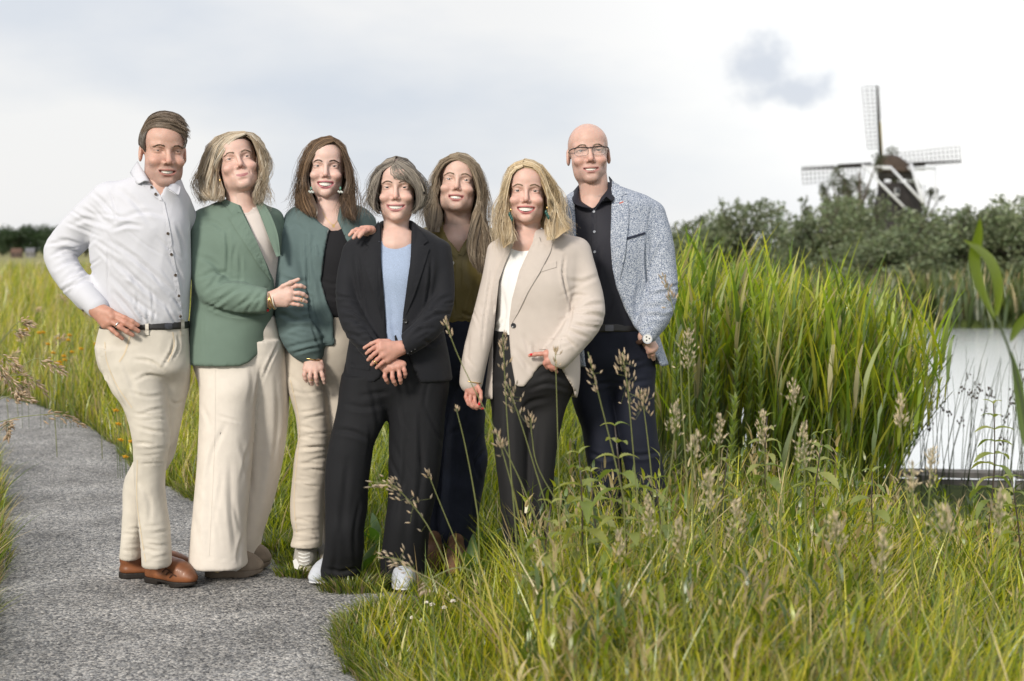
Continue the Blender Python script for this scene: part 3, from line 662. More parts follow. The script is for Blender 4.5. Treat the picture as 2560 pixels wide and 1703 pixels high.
# ------------------------------------------------------------------ windmill
def windmill():
    D = 213.0; s = D/F
    def W(px, py, dy=0.): return np.array([(px-CX)*s, D+dy, H+(HZ-py)*s])
    o = empty('windmill', (W(2240, 620)[0], D, 0), 'dark thatched windmill with lattice sails and white tail beams above the willows', 'windmill')
    th = mat('dark_thatch', (.030, .027, .027), rough=.95, vary=.3, vscale=1.2, bump=.6, bscale=6); capm = mat('brown_thatch', (.062, .046, .036), rough=.95, vary=.35, vscale=1.5, bump=.6, bscale=6)
    wood = mat('tarred_wood', (.022, .020, .018), rough=.7); white = mat('white_beam', (.62, .64, .67), rough=.6); lathm = mat('sail_lath', (.05, .04, .035), rough=.8); cream = mat('yellow_board', (.45, .38, .18), rough=.7)
    # octagonal tower
    rows = [(-.5, 5.3), (2, 4.75), (5, 4.0), (8, 3.3), (10.2, 2.75), (11.0, 2.55)]; cx = W(2242, 620)[0]
    V = []; n = 8
    for z, r in rows: V += [(cx+r*math.cos(a*math.pi/4+.39), D+r*math.sin(a*math.pi/4+.39), z) for a in range(n)]
    Q = [[i*n+j, i*n+(j+1) % n, (i+1)*n+(j+1) % n, (i+1)*n+j] for i in range(len(rows)-1) for j in range(n)]
    ob('tower', mesh_np('tower', np.array(V), np.array(Q), smooth=False), th, o)
    zt = W(0, 438)[2]
    V, Q, T = pipe([(cx, D, zt-.5), (cx, D, zt+.35)], [2.7, 2.7], 24); ob('curb_ring', mesh_np('curb_ring', V, [Q, T], smooth=False), wood, o)
    # cap: boat shaped thatch
    V, Q = surf([ell((cx, D, zt+.5), (2.45, 3.2, 2.55)), Prim(lambda X, Y, Z: (zt+.3)-Z+0*X+0*Y, (cx-5, D-5, zt-4), (cx+5, D+5, zt+5), .1, 'i')], .16)
    k = np.clip((V[:, 2]-zt)/2.5, 0, 1); V[:, 0] += -.9*k*(V[:, 2] > zt+.3); ob('cap', mesh_np('cap', V, Q), capm, o)
    hub = W(2222, 409, 4.2)
    pipe_ob('windshaft', [hub+[0, -4, -.2], hub+[0, .6, 0]], .32, wood, o, 10)
    ang = math.radians(3.0)
    for i in range(4):
        a = ang+i*math.pi/2; u = np.array([math.cos(a), 0, math.sin(a)]); v = np.array([-math.sin(a), 0, math.cos(a)]); L = 12.2; y = hub+np.array([0, .35*(i % 2), 0])
        st = pipe_ob('sail_stock', [y, y+u*L*.55, y+u*L], [.27, .22, .14], wood, o, 6)
        pipe_ob('leading_board', [y+u*1.5-v*.30, y+u*L*.55-v*.28], [.10, .10], cream if i == 1 else wood, st, 4, flat=2.2)
        nb = 16; w0, w1 = 1.75, 2.3
        for q in range(nb):
            f = q/(nb-1); r = 2.6+(L-2.7)*f; wq = w0+(w1-w0)*f; tl = np.array([0, .35*(1-f), 0])
            pipe_ob('sail_bar', [y+u*r-v*.34, y+u*r+v*wq+tl*wq], [.055, .045], lathm, st, 4)
        for q in range(1, 4):
            f = q/3; pipe_ob('hem_lath', [y+u*2.6+v*w0*f+[0, .35*w0*f, 0], y+u*(L-.1)+v*w1*f], [.038, .038], lathm, st, 4)
        pipe_ob('hem_lath', [y+u*(L*.58)-v*.34, y+u*(L-.1)-v*.34], [.05, .05], lathm, st, 4)
    for a, b_, r in (((2146, 418), (2326, 424), .17), ((2195, 424), (2300, 427), .15)):
        pipe_ob('cross_beam', [W(*a, -2.6), W(*b_, -2.6)], r, white, o, 6)
    for a, b_, r, y0, y1 in (((2144, 415), (2236, 527), .20, -2.8, -6.5), ((2212, 420), (2273, 509), .20, -3, -7), ((2263, 413), (2274, 512), .27, -3, -7.2), ((2290, 466), (2275, 510), .14, -4.5, -7), ((2325, 420), (2306, 508), .13, -2.8, -6.5)):
        pipe_ob('tail_beam', [W(*a, y0), W(*b_, y1)], r, white, o, 6)
    V, Q = box(W(2228, 482, -3.15), (.6, .3, 1.1)); wn_ = ob('window', mesh_np('window', V, Q, smooth=False), white, o)
    V, Q = box(W(2228, 480, -3.35), (.45, .1, .8)); ob('pane', mesh_np('pane', V, Q, smooth=False), mat('dark_glass', (.03, .035, .04)), wn_)
windmill()
# ------------------------------------------------------------------ people: shared anatomy
def rotm(yaw, pitch, roll):
    a, b, c = map(math.radians, (yaw, -pitch, roll))
    return np.array(Matrix.Rotation(c, 3, 'Y') @ Matrix.Rotation(a, 3, 'Z') @ Matrix.Rotation(b, 3, 'X'))
def lin(c): return np.array([(x/12.92 if x <= .04045 else ((x+.055)/1.055)**2.4) for x in np.array(c)/255.0])

class Head:
    def __init__(s, px, py, d, scale, yaw=0, pitch=0, roll=0, jaw=1.0, fl=1.0, wd=1.0, mw=.031, oh=.0062, smile=.008, cheek=1.0, nose=1.0,
                 skin=(.56, .335, .25), lip=(.45, .16, .15), stubble=0.0, neck=None, nr=(.052, .058), eye=.0042, brow=(.12, .08, .05), browz=.019, iris=(.035, .04, .05), closed=False, mz=-.072, male=False, scalp=None, chin=1.0):
        s.__dict__.update({k: v for k, v in locals().items() if k != 's'})
        if not closed: s.mw *= 1.10; s.oh *= 1.18
        s.C = P(px, py, d); s.R = rotm(yaw, pitch, roll)
    def w(s, v): return s.C+s.scale*(np.asarray(v, float)@s.R.T)
    def l(s, v): return ((np.asarray(v, float)-s.C)@s.R)/s.scale
    def my(s, t): return -.0275+.022*t**2
    def build(s):
        ps = []; fl, j, wd = s.fl, s.jaw, s.wd
        ps.append(ell((0, .078, .030), (.075*wd, .098, .086)))
        ps.append(ell((0, .036, .045), (.063*wd, .061, .050), k=.02))
        ps.append(ell((0, .045, -.032*fl), (.0655*wd, .066, .070*fl), k=.015))
        ps.append(ell((0, .028, -.078*fl), (.050*j, .052, .044*fl), k=.02))
        ps.append(ell((0, -.012, -.1045*fl), (.021*s.chin*j, .017, .0155), k=.02))
        for q in (-1, 1):
            ps.append(ell((q*.044*j, .046, -.076*fl), (.013, .024, .026), k=.025))
            ps.append(ell((q*.0395, -.004, -.036*fl), (.0235, .021*s.cheek, .0185), k=.018))
        b = .0115 if s.male else .009
        ps.append(tube([(-.046, .004, .018), (-.026, -.011, .020), (0, -.0135, .016), (.026, -.011, .020), (.046, .004, .018)], b, k=.012))
        for q in (-1, 1):
            ps.append(ell((q*.032, -.021, -.001), (.0195, .0135, .0105), k=.009, op='d'))
            ps.append(ell((q*.0325, .0005, 0), (.0165, .0147, .0135), k=.004))
            # eyelid slit
            ps.append(tube([(q*.0185, -.0105, -.0012), (q*.0325, -.0150, .0), (q*.0460, -.0085, .0004)], [.0012, s.eye*.88, .0010], k=.001, op='d', n=7))
        nn = s.nose
        ps.append(tube([(0, -.018, .012), (0, -.028, -.012), (0, -.0405, -.0335*fl)], [.0065*nn, .0075*nn, .0098*nn], k=.009, n=5))
        for q in (-1, 1):
            ps.append(ell((q*.0125*nn, -.0255, -.040*fl), (.0078, .0105, .0068), k=.006))
            ps.append(ell((q*.0065*nn, -.036, -.0468*fl), (.0036, .006, .0030), k=.003, op='d'))
        mz = s.mz*fl
        ps.append(ell((0, -.004, mz), (.034, .0215, .023), k=.02))
        ts = np.linspace(-1, 1, 9); mw = s.mw
        zz = mz+s.smile*ts**2*1.0
        mid = np.stack([ts*mw, s.my(ts), zz], 1)
        if not s.closed:
            ps.append(tube(mid*[.96, 1, 1]+[0, -.004, 0], s.oh*(1-.85*ts**2)+.0006, k=.002, op='d', ys=.5))
        up = mid.copy(); up[:, 2] += (0 if s.closed else 1)*s.oh*(1-.9*ts**2)+.0022*(1-ts**2)
        lo_ = mid.copy(); lo_[:, 2] -= (0 if s.closed else 1)*s.oh*(1-.9*ts**2)+.0040*(1-ts**2)
        up[:, 1] -= .0005; lo_[:, 1] += .001
        lr = .65 if s.closed else 1.0
        ps.append(tube(up, .0036*lr*(1-.75*ts**2)+.0004, k=.003)); ps.append(tube(lo_, .0050*lr*(1-.8*ts**2)+.0004, k=.003))
        for q in (-1, 1):     # smile folds beside the nose
            ps.append(tube([(q*.019, -.030, -.040*fl), (q*.033, -.024, -.056*fl), (q*(mw+.008), -.016, mz+.004)], np.array([.0020, .0030, .0014])*(.55 if s.closed else 1), k=.007, op='d', n=6))
        ps.append(ell((0, -.030, mz-.018), (.016, .006, .005), k=.008, op='d'))
        for q in (-1, 1):
            Re = np.array(Matrix.Rotation(q*.22, 3, 'Z') @ Matrix.Rotation(-.15, 3, 'X'))
            ps.append(ell((q*.0755*wd, .084, -.012), (.0085, .020, .033), Re, k=.006))
            ps.append(ell((q*.085*wd, .076, -.008), (.006, .011, .020), Re, k=.004, op='d'))
        if s.neck is not None:
            nb = s.l(P(*s.neck)); a = np.array([0, .078, -.055])
            t = (nb-a); L = np.linalg.norm(t)
            ps.append(tube([a, a+t*.45, nb], [s.nr[0]*.98, s.nr[0], s.nr[1]], k=.022, n=5))
        V, Q = surf(ps, .0027)
        loc = V
        c = np.tile(np.array(s.skin), (len(V), 1))
        nz1 = fbm(loc*60, 3)[:, None]; c = c*(0.86+.30*nz1)
        x, y, z = loc.T
        def g(cx, cz, r): return np.exp(-(((np.abs(x)-cx)/r)**2+((z-cz)/r)**2))*(y < .03)
        red = (g(.040, -.040, .020)*.55+np.exp(-((x/.014)**2+((z+.036)/.014)**2))*(y < -.02)*.6+g(.078, -.012, .02)*.0)[:, None]
        c = c*(1-red*np.array([.0, .20, .22]))
        if s.stubble:
            st = np.clip((-.052*fl-z+.020*np.clip(np.abs(x)-.035, 0, 1)/.03*1.0)/.018, 0, 1)*np.clip((.075-y)/.02, 0, 1)*(0.6+.6*fbm(loc*900, 2))
            mst = np.exp(-((x/.026)**2+((z-(mz+.019))/.008)**2))*(y < 0)
            st = np.clip(np.maximum(st, mst)*s.stubble, 0, 1)[:, None]; c = c*(1-st)+c*st*np.array([.50, .55, .62])
        if s.scalp is not None:
            hl = np.clip((z-(.052-.9*np.clip(y-.025, 0, .05)-.35*np.clip(np.abs(x)-.05, 0, 1)))/.01, 0, 1)
            sd = np.clip((y-.045)/.012, 0, 1)*np.clip((z+.03)/.02, 0, 1)
            m = np.clip(sd*np.clip((np.abs(x)-.038)/.02, 0, 1)*.8+np.clip((y-.08)/.03, 0, 1)*(z > -.03)*.8, 0, .8)*(0.7+.5*fbm(loc*1200, 2))
            m = np.clip(m, 0, 1)[:, None]; ear = (np.abs(x) > .073*wd)[:, None]
            m = np.where(ear, 0, m); c = c*(1-m)+np.array(s.scalp)*m
        # lips
        tt = np.clip(x/mw, -1, 1); du = np.abs(z-np.interp(x, up[:, 0], up[:, 2])); dl = np.abs(z-np.interp(x, lo_[:, 0], lo_[:, 2]))
        ins = (np.abs(x) < mw*.99) & (y < .0)
        lm = np.clip(np.maximum(1-(du-.0026*lr)/.0016, 1-(dl-.0038*lr)/.0018), 0, 1)*ins*np.clip((1.02-np.abs(tt))/.1, 0, 1)
        lm = lm[:, None]; c = c*(1-lm)+np.array(s.lip)*lm
        inm = (np.abs(z-np.interp(x, mid[:, 0], mid[:, 2])) < s.oh*.75) & ins & (y > s.my(tt)+.0035) & (not s.closed)
        c[inm] = (.10, .03, .03)
        # line of dark lashes along the upper lid
        for q in (-1, 1):
            ex = (x-q*.0325)/.0155; lz = .0002+s.eye*.9*(1-ex**2)
            la = np.clip(1-np.abs(z-lz-.0008)/.0016, 0, 1)*(np.abs(ex) < 1.05)*(y < .004)
            c = c*(1-.85*la[:, None])+np.array((.03, .02, .015))*.85*la[:, None]
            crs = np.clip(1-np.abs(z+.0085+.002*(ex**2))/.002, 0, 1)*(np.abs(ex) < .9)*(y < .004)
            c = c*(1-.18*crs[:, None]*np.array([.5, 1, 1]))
        s.V, s.Q, s.col = s.w(V), Q, c
        s.tree = bvh(s.V, Q)
        s.mid, s.up, s.lo_ = mid, up, lo_
        return s
    def eyes(s, root):
        for q in (-1, 1):
            V, Q = sphere((0, 0, 0), .0128, 28, 18)
            V = V[:, [0, 2, 1]]*[1, -1, 1]
            ang = np.arccos(np.clip(-V[:, 1]/.0128, -1, 1))
            c = np.tile(np.array((.38, .355, .345)), (len(V), 1))
            c[ang < .52] = np.array(s.iris); c[ang < .24] = (.006, .006, .007)
            wv = s.w(V+[q*.0325, -.0005, 0])
            ob('eye', mesh_np('eye', wv, Q[:, ::-1], c), mat('eye_surface', attr=True, rough=.08, spec=.6), root)
        if not s.closed:
            a = Acc(); tt = np.linspace(-.9, .9, 37)
            top = s.mz*s.fl+s.smile*tt**2+s.oh*(1-.9*tt**2)+.0022; bot = s.mz*s.fl+s.smile*tt**2-s.oh*(1-.35*tt**2)*.50
            ed = np.cumsum([0, .75, .8, .85, 1.0, 1.0, .85, .8, .75]); ed = (ed/ed[-1]*2-1)*.9
            gap = np.min(np.abs(tt[:, None]-ed[None, 1:-1]), 1); gv = np.clip(1-gap/.035, 0, 1)
            rows_ = []
            for f_ in np.linspace(0, 1, 6):
                zz_ = top*(1-f_)+(bot+.0012*gv)*f_
                rows_.append(np.stack([tt*s.mw*.97, s.my(tt)+.0028+.003*tt**2+.0010*gv+.002*(1-f_)**2*0, zz_], 1))
            Vt = np.vstack(rows_); i_ = np.arange(5)[:, None]*37; j_ = np.arange(36)[None, :]
            a.add(s.w(Vt), np.stack([i_+j_, i_+37+j_, i_+38+j_, i_+1+j_], -1).reshape(-1, 4))
            ob('teeth', a.mesh('teeth'), mat('teeth', (.86, .83, .76), rough=.25, spec=.5), root)
        for q in (-1, 1):
            a = Acc(); r_ = np.random.default_rng(int(s.px)+q)
            for i in range(70):
                t = r_.random(); x = q*(.014+.036*t); z = s.browz+.0045*math.sin(math.pi*min(t*1.15, 1))-.004*max(t-.6, 0)+(r_.random()-.5)*.0045*(1.15-t)
                o = s.w((x, -.2, z)); dirv = s.w((x, 0, z))-o
                hit = s.tree.ray_cast(Vector(o), Vector(dirv).normalized())
                if hit[0] is None: continue
                p0 = np.array(hit[0]); nr = np.array(hit[1]); e = s.R@np.array([q*.006, 0, .0035*(1-1.6*t)])*s.scale
                pipe_acc(a, np.array([p0-e*.4+nr*.0003, p0+e*.3+nr*.0009, p0+e+nr*.0004]), [.0005, .0008, .0002], 4)
            ob('eyebrow', a.mesh('eyebrow'), mat('brow_%d' % int(s.px), s.brow, rough=.7), root)

def hand_prims(d, wrist, fingers, palm, rs=1.0):
    """wrist: (px,py,dy,r_px); palm: list of (px,py,dy,r_px) from wrist to each knuckle; fingers: list of polylines (px,py,dy) with base radius"""
    def q(p): return P(p[0], p[1], d+p[2])
    m = d/F; ps = []
    for kx in palm:
        ps.append(tube([q(wrist), q(kx)], [wrist[3]*m, kx[3]*m], k=.008))
    for pts, r in fingers:
        r = r*m*rs*1.06; W = np.array([q(p) for p in pts]); n = len(W)
        ps.append(tube(W, np.linspace(r, r*.78, n), k=.003, n=2*n))
        for p in W[1:-1]: ps.append(ell(p, (r*1.04,)*3, k=.003))
    return ps
def nail_discs(d, tips, r, matname, root, col):
    for i, (px, py, dy, ang) in enumerate(tips):
        c = P(px, py, d+dy); V, Q = sphere((0, 0, 0), (r*.75, r*.35, r*1.05), 10, 8)
        R = np.array(Matrix.Rotation(math.radians(ang), 3, 'Y')); ob('fingernail', mesh_np('fingernail', V@R.T+c, Q), mat(matname, col, rough=.25, spec=.5), root)

def tuck(py, dy, hd):                 # hair beside the face lies at the temples and ears, and comes forward only over the shoulders
    if hd is None or dy > 0: return dy
    w = min(1, max(0, (py-(hd.py+60))/60)); w = w*w*(3-2*w)
    return (dy*.32+.016)*(1-w)+dy*w
def skull_out(S, hd, mrg):
    sh = S.shape; L = hd.l(S.reshape(-1, 3)); c = np.array([0, .078, .030]); r0 = np.array([.075*hd.wd, .098, .086])
    mg = np.broadcast_to(mrg, sh[:2]).reshape(-1, 1) if np.ndim(mrg) else mrg
    v = L-c; r = r0+.004+mg; q = np.sqrt(((v/r)**2).sum(1)); up = L[:, 2] > .0
    L = np.where(((q < 1) & up)[:, None], c+v/np.maximum(q, .3)[:, None], L)
    return hd.w(L).reshape(sh)
def strands(acc, guides, n, d, tones, thick=.0016, jit=.006, wave=.004, wf=3.0, seed=0, K=11, hd=None, frizz=.0, ends=.12, lock=14):
    """hair strands spread between neighbouring guide curves given as (px, py, dy), gathered into locks"""
    r = np.random.default_rng(seed); n = int(n*1.3); thick = thick*.60; jit = jit*.85
    Gd = np.array([catmull([P(a, b, d+tuck(b, c, hd)) for a, b, c in g], 24) for g in guides])
    m = len(Gd); tones = np.array(tones)
    nl = max(2, n//lock); lu = (np.arange(nl)+r.random(nl))/nl*(m-1); li = r.integers(0, nl, n)
    u0 = np.clip(lu[li]+(r.random(n)-.5)*2.2*(m-1)/nl, 0, m-1-1e-6)
    t = np.linspace(0, 1, K)
    cl = 1.0-ends*(.6*r.random(nl)[li]+.4*r.random(n))
    tt = t[None, :]*cl[:, None]
    U = u0[:, None]+(lu[li]-u0)[:, None]*.32*t[None, :]**1.2
    i = np.minimum(U.astype(int), m-2); f = (U-i)[..., None]
    x = tt*23; j = np.minimum(x.astype(int), 22); g_ = (x-j)[..., None]
    S = (Gd[i, j]*(1-g_)+Gd[i, j+1]*g_)*(1-f)+(Gd[i+1, j]*(1-g_)+Gd[i+1, j+1]*g_)*f
    t3 = t[None, :, None]
    S = S+((r.random((nl, 1, 3))-.5)[li]*jit*1.6+(r.random((n, 1, 3))-.5)*jit)*np.array([1, 1, .3])*(0.25+.75*t3)
    ph = lu[li][:, None, None]*2.3+.5*r.random((n, 1, 1)); fr = wf*(.85+.3*r.random((nl, 1, 1))[li])
    S = S+wave*np.minimum(t3*1.6, 1)*np.concatenate([np.sin(t3*fr*6.28+ph), np.cos(t3*fr*5.1+ph*1.7), .2*np.sin(t3*9+ph)], 2)
    if frizz: S = S+(r.random((n, 1, 3))-.5)*frizz*(t3**1.5)
    if hd is not None: S = skull_out(S, hd, .001+.005*r.random((n, 1)))
    base = tones[r.integers(0, len(tones), nl)][li]*.42+tones[r.integers(0, len(tones), n)]*.58
    base = base*(.85+.3*r.random((n, 1)))
    rad = thick*(.6+.8*r.random(n))
    prof = np.clip(np.minimum(np.linspace(.6, 5, K), np.linspace(6, .25, K)), .15, 1)
    for k in range(n):
        V, Q, T = pipe(S[k], rad[k]*prof, 3, close=False)
        acc.add(V, Q, base[k])
def hair_base(acc, guides, d, col, inset=.008, K=16, sub=5, centre=None, hd=None):
    """closed under-layer of the same hair, lying just inside the strands"""
    Gd = np.array([catmull([P(a, b, d+tuck(b, c, hd)) for a, b, c in g], K) for g in guides])
    Gd = np.array([catmull(Gd[:, k], sub*(len(guides)-1)+1) for k in range(K)]).transpose(1, 0, 2)
    if centre is not None:
        v = Gd-np.array(centre); L = np.linalg.norm(v, axis=2, keepdims=True); Gd = Gd-v/L*inset
    if hd is not None: Gd = skull_out(Gd, hd, .001)
    m = len(Gd); V = Gd.reshape(-1, 3)
    i = np.arange(m-1)[:, None]*K; j = np.arange(K-1)[None, :]
    Q = np.stack([i+j, i+K+j, i+K+j+1, i+j+1], -1).reshape(-1, 4)
    fl = fbm(V*[90, 90, 12], 2)[:, None]
    acc.add(V, Q, np.array(col)*(.7+.6*fl))

def shoe(name, heel, toe, wd, ht, root, m_up, m_sole, ankle=None, sole_h=.022, heel_h=0.0, toe_w=.8, hgt=1.0):
    a, b = np.array(heel, float), np.array(toe, float); ax = b-a; L = np.linalg.norm(ax[:2]); u = ax/np.linalg.norm(ax); zc = lambda s, z, lat=0: a+u*s*L+np.array([-u[1]*lat, u[0]*lat, z])
    w2 = wd/2; base = a[2]
    sh = sole_h+.004
    prof = [(0.10, .048*hgt, w2*.78), (.28, .056*hgt, w2*.80), (.46, .050*hgt, w2*.82), (.66, .036*hgt, w2*.95), (.82, .026*hgt, w2*.84*toe_w**.5), (.93, .018*hgt, w2*.62*toe_w)]
    pts = [zc(s, sh+z*.85) for s, z, r in prof]; rr = [r for s, z, r in prof]
    pts2 = [zc(s, sh+.006) for s, z, r in prof]
    up = [tube(pts, rr, n=12, zs=1.15), tube(pts2, np.array(rr)*1.03, n=12, zs=1.6, k=.02)]
    if ankle is not None: up.append(tube([zc(.20, sh+.04), zc(.16, sh+ankle)], [w2*.78, w2*.72], k=.02))
    cut = Prim(lambda X, Y, Z: (base+sole_h-.002)-Z+0*X+0*Y, a-.4, b+.4, 0, 'i')
    V, Q = surf(up+[Prim(lambda X, Y, Z: (base+sole_h-.003)-Z+0*X+0*Y, np.minimum(a, b)-.2, np.maximum(a, b)+.2, .004, 'i')], .0038)
    o1 = ob(name, mesh_np(name, V, Q), m_up, root)
    p2 = np.array([zc(s, 0)[:2] for s, z, r in prof]); r2 = np.array([r*1.05+.001 for r in rr])
    qq = catmull(np.hstack([p2, r2[:, None]]), 12)
    def fs(X, Y, Z):
        best = None
        for i in range(11):
            A, B = qq[i, :2], qq[i+1, :2]; ab = B-A; t = np.clip(((X-A[0])*ab[0]+(Y-A[1])*ab[1])/max((ab**2).sum(), 1e-9), 0, 1)
            dd = np.sqrt((X-A[0]-t*ab[0])**2+(Y-A[1]-t*ab[1])**2)-(qq[i, 2]+(qq[i+1, 2]-qq[i, 2])*t)
            best = dd if best is None else np.minimum(best, dd)
        s_ = ((X-a[0])*u[0]+(Y-a[1])*u[1])/L
        lift = np.where((s_ > .33) & (s_ < .62), heel_h, 0)+np.where(s_ > .75, (s_-.75)*.05, 0)
        return np.maximum(best, np.maximum(Z-(base+sole_h), base+lift-Z))
    lo = np.array([qq[:, 0].min(), qq[:, 1].min(), base])-[.06, .06, 0]; hi = np.array([qq[:, 0].max(), qq[:, 1].max(), base+sole_h])+[.06, .06, 0]
    V2, Q2 = surf([Prim(fs, lo, hi)], .0038)
    ob('sole', mesh_np('sole', V2, Q2), m_sole, o1)
    return o1, bvh(V, Q)

def ribbon(name, A, B, d, m, root, th=.004, n=14):
    """a folded band of cloth (collar) between two edges given as (px, py, dy)"""
    a = catmull([P(x, y, d+z) for x, y, z in A], n); b = catmull([P(x, y, d+z) for x, y, z in B], n); K = 5
    f = np.linspace(0, 1, K)[None, :, None]; V = a[:, None]*(1-f)+b[:, None]*f+np.array([0, -.006, 0])*(np.sin(np.pi*f))
    V = V.reshape(-1, 3); i = np.arange(n-1)[:, None]*K; j = np.arange(K-1)[None, :]
    Q = np.stack([i+j, i+j+1, i+K+j+1, i+K+j], -1).reshape(-1, 4); N1 = vnormals(V, Q); m_ = len(V)
    if N1[:, 1].mean() > 0: Q = Q[:, ::-1]; N1 = -N1
    e = [[k*K, (k+1)*K] for k in range(n-1)]+[[(n-1)*K+k, (n-1)*K+k+1] for k in range(K-1)]+[[(k+1)*K+K-1, k*K+K-1] for k in range(n-1)]+[[k+1, k] for k in range(K-1)]
    E = np.array([[x, y, y+m_, x+m_] for x, y in e])
    return ob(name, mesh_np(name, np.vstack([V+N1*th/2, V-N1*th/2]), np.vstack([Q, Q[:, ::-1]+m_, E])), m, root)
class Person:
    def __init__(s, label, d, foot):
        s.d = d; s.root = empty('person', tuple(foot), label, 'person', 'people posing on the path'); s.body = []; s.cols = []
        s.inner = []
    def add_body(s, V, Q, c): s.body.append((V, Q, c))
    def sleeve(s, pts, k=.03, ys=1.0, n=None, op='u'):
        """pts: (px,py,dy,r_px)"""
        m = s.d/F; W = [P(a, b, s.d+c) for a, b, c, r in pts]; R = [r*m for a, b, c, r in pts]
        s.inner.append(tube(W, np.array(R)*.55, n=len(W)*3))
        return tube(W, R, k=k, ys=ys, n=n or len(W)*3)
    def cloth(s, name, prims, h, m, lines=(), rum=0.0, rsc=9, stretch=(1, 1, .5), mask=None, smooth=0, seed=1, parent=None, thin=None):
        V, Q = surf(prims, h)
        if smooth: V = relax(V, Q, smooth)
        if rum: V = rumple(V, Q, rum, rsc, stretch, None if mask is None else mask(proj(V)), seed)
        V = crease(V, Q, lines)
        o = ob(name, mesh_np(name, V, Q), m, parent or s.root)
        return o, bvh(V, Q)
    def finish(s, head, torso, skin):
        """one body: head and neck, trunk and limbs inside the clothes, hands"""
        V, Q = surf(torso, .0085)
        Vi, Qi = surf(s.inner, .016); Q = np.vstack([Q, Qi+len(V)]); V = np.vstack([V, Vi])
        s.add_body(V, Q, np.tile(np.array(skin), (len(V), 1))*(0.86+.30*fbm(V*60, 3)[:, None]))
        s.add_body(head.V, head.Q, head.col)
        a = Acc()
        for V, Q, c in s.body: a.add(V, Q, c)
        ob('body', a.mesh('body'), mat('skin', attr=True, rough=.47, spec=.4, sss=.16, bump=.22, bscale=650), s.root)
        head.eyes(s.root)
    def hand(s, wrist, palm, fingers, skin, rs=1.0, h=.0029):
        ps = hand_prims(s.d, wrist, fingers, palm, rs)
        V, Q = surf(ps, h)
        c = np.tile(np.array(skin), (len(V), 1))*(0.84+.32*fbm(V*90, 3)[:, None])
        for pts, r in fingers:               # knuckles a little redder
            for p in pts[:2]:
                w_ = np.exp(-(np.linalg.norm(V-P(p[0], p[1], s.d+p[2]), axis=1)/.011)**2)[:, None]; c = c*(1-w_*np.array([.02, .18, .2]))
        s.add_body(V, Q, c)
def button(root, tree, px, py, r_px, m, name='button', off=.001):
    o = Vector((0, 0, H)); r = Vector(((px-CX)/F, 1, (HZ-py)/F)).normalized(); hit = tree.ray_cast(o, r)
    if hit[0] is None: return
    c = np.array(hit[0]); n = np.array(hit[1]); rad = r_px*c[1]/F
    z = Vector(n).to_track_quat('Z', 'Y').to_matrix(); R = np.array(z)
    a = Acc(); th = np.arange(14)*2*np.pi/14
    rings = [(1.0, -.002), (1.0, .0014), (.86, .0022), (.72, .0015), (.0, .0013)]
    V = np.array([[rr*rad*math.cos(t), rr*rad*math.sin(t), hh] for rr, hh in rings for t in th])
    Q = np.array([[i*14+j, i*14+(j+1) % 14, (i+1)*14+(j+1) % 14, (i+1)*14+j] for i in range(4) for j in range(14)])
    return ob(name, mesh_np(name, V@R.T+c+n*off, Q), m, root)
def ringband(name, c, r, tilt, thick, m, root, flat=1.0, sq=1.0):
    """closed band (bracelet, finger ring, watch strap) round a limb"""
    th = np.linspace(0, 2*np.pi, 25)[:-1]; V = np.stack([np.cos(th)*r, np.sin(th)*r*sq, 0*th], 1)
    R = np.array(tilt); V = V@R.T+np.array(c)
    a = Acc(); n = len(V); ns = 6; axn = R[:, 2]
    pts = V; rad = (V-np.array(c)); rad /= np.linalg.norm(rad, axis=1, keepdims=True)
    ph = np.arange(ns)*2*np.pi/ns
    VV = (pts[:, None]+thick*(np.cos(ph)[None, :, None]*rad[:, None]+flat*np.sin(ph)[None, :, None]*axn)).reshape(-1, 3)
    i = np.arange(n)[:, None]; j = np.arange(ns)[None, :]
    Q = np.stack([i*ns+j, i*ns+(j+1) % ns, ((i+1) % n)*ns+(j+1) % ns, ((i+1) % n)*ns+j], -1).reshape(-1, 4)
    return ob(name, mesh_np(name, VV, Q), m, root)
def axis_tilt(v, spin=0):
    return np.array(Vector(v).to_track_quat('Z', 'Y').to_matrix())
# ------------------------------------------------------------------ people
gold = mat('gold', (.75, .52, .22), rough=.28, metal=1.0)
silver = mat('silver', (.75, .75, .74), rough=.25, metal=1.0)
def tree_of(*objs):
    V, Q, n = [], [], 0
    for o in objs:
        me = o.data; v = np.zeros(len(me.vertices)*3); me.vertices.foreach_get('co', v)
        V.append(v.reshape(-1, 3)); Q += [tuple(i+n for i in p.vertices) for p in me.polygons]; n += len(me.vertices)
    return BVHTree.FromPolygons([tuple(x) for x in np.vstack(V)], Q)
def pelvis(d, rows):
    a = rows[-1]; return loft(d, rows[:-1]+[(a[0], a[1]+8, a[2]-8, a[3], a[4]*.75), (a[0]+45, a[1]+45, a[2]-45, a[3], a[4]*.35)], p=2.3)
def rows_shift(rows, g=0, db=0): return [(py, L-g, R+g, dy, b+db) for py, L, R, dy, b in rows]
def seam(root, pts, tree, m, w=2.2, off=.0012, name='seam'):
    return patch_ob(name, strip(pts, w), tree, m, root, off=off, back=.003, g=8, smooth_it=0)
SK = (.68, .455, .385)

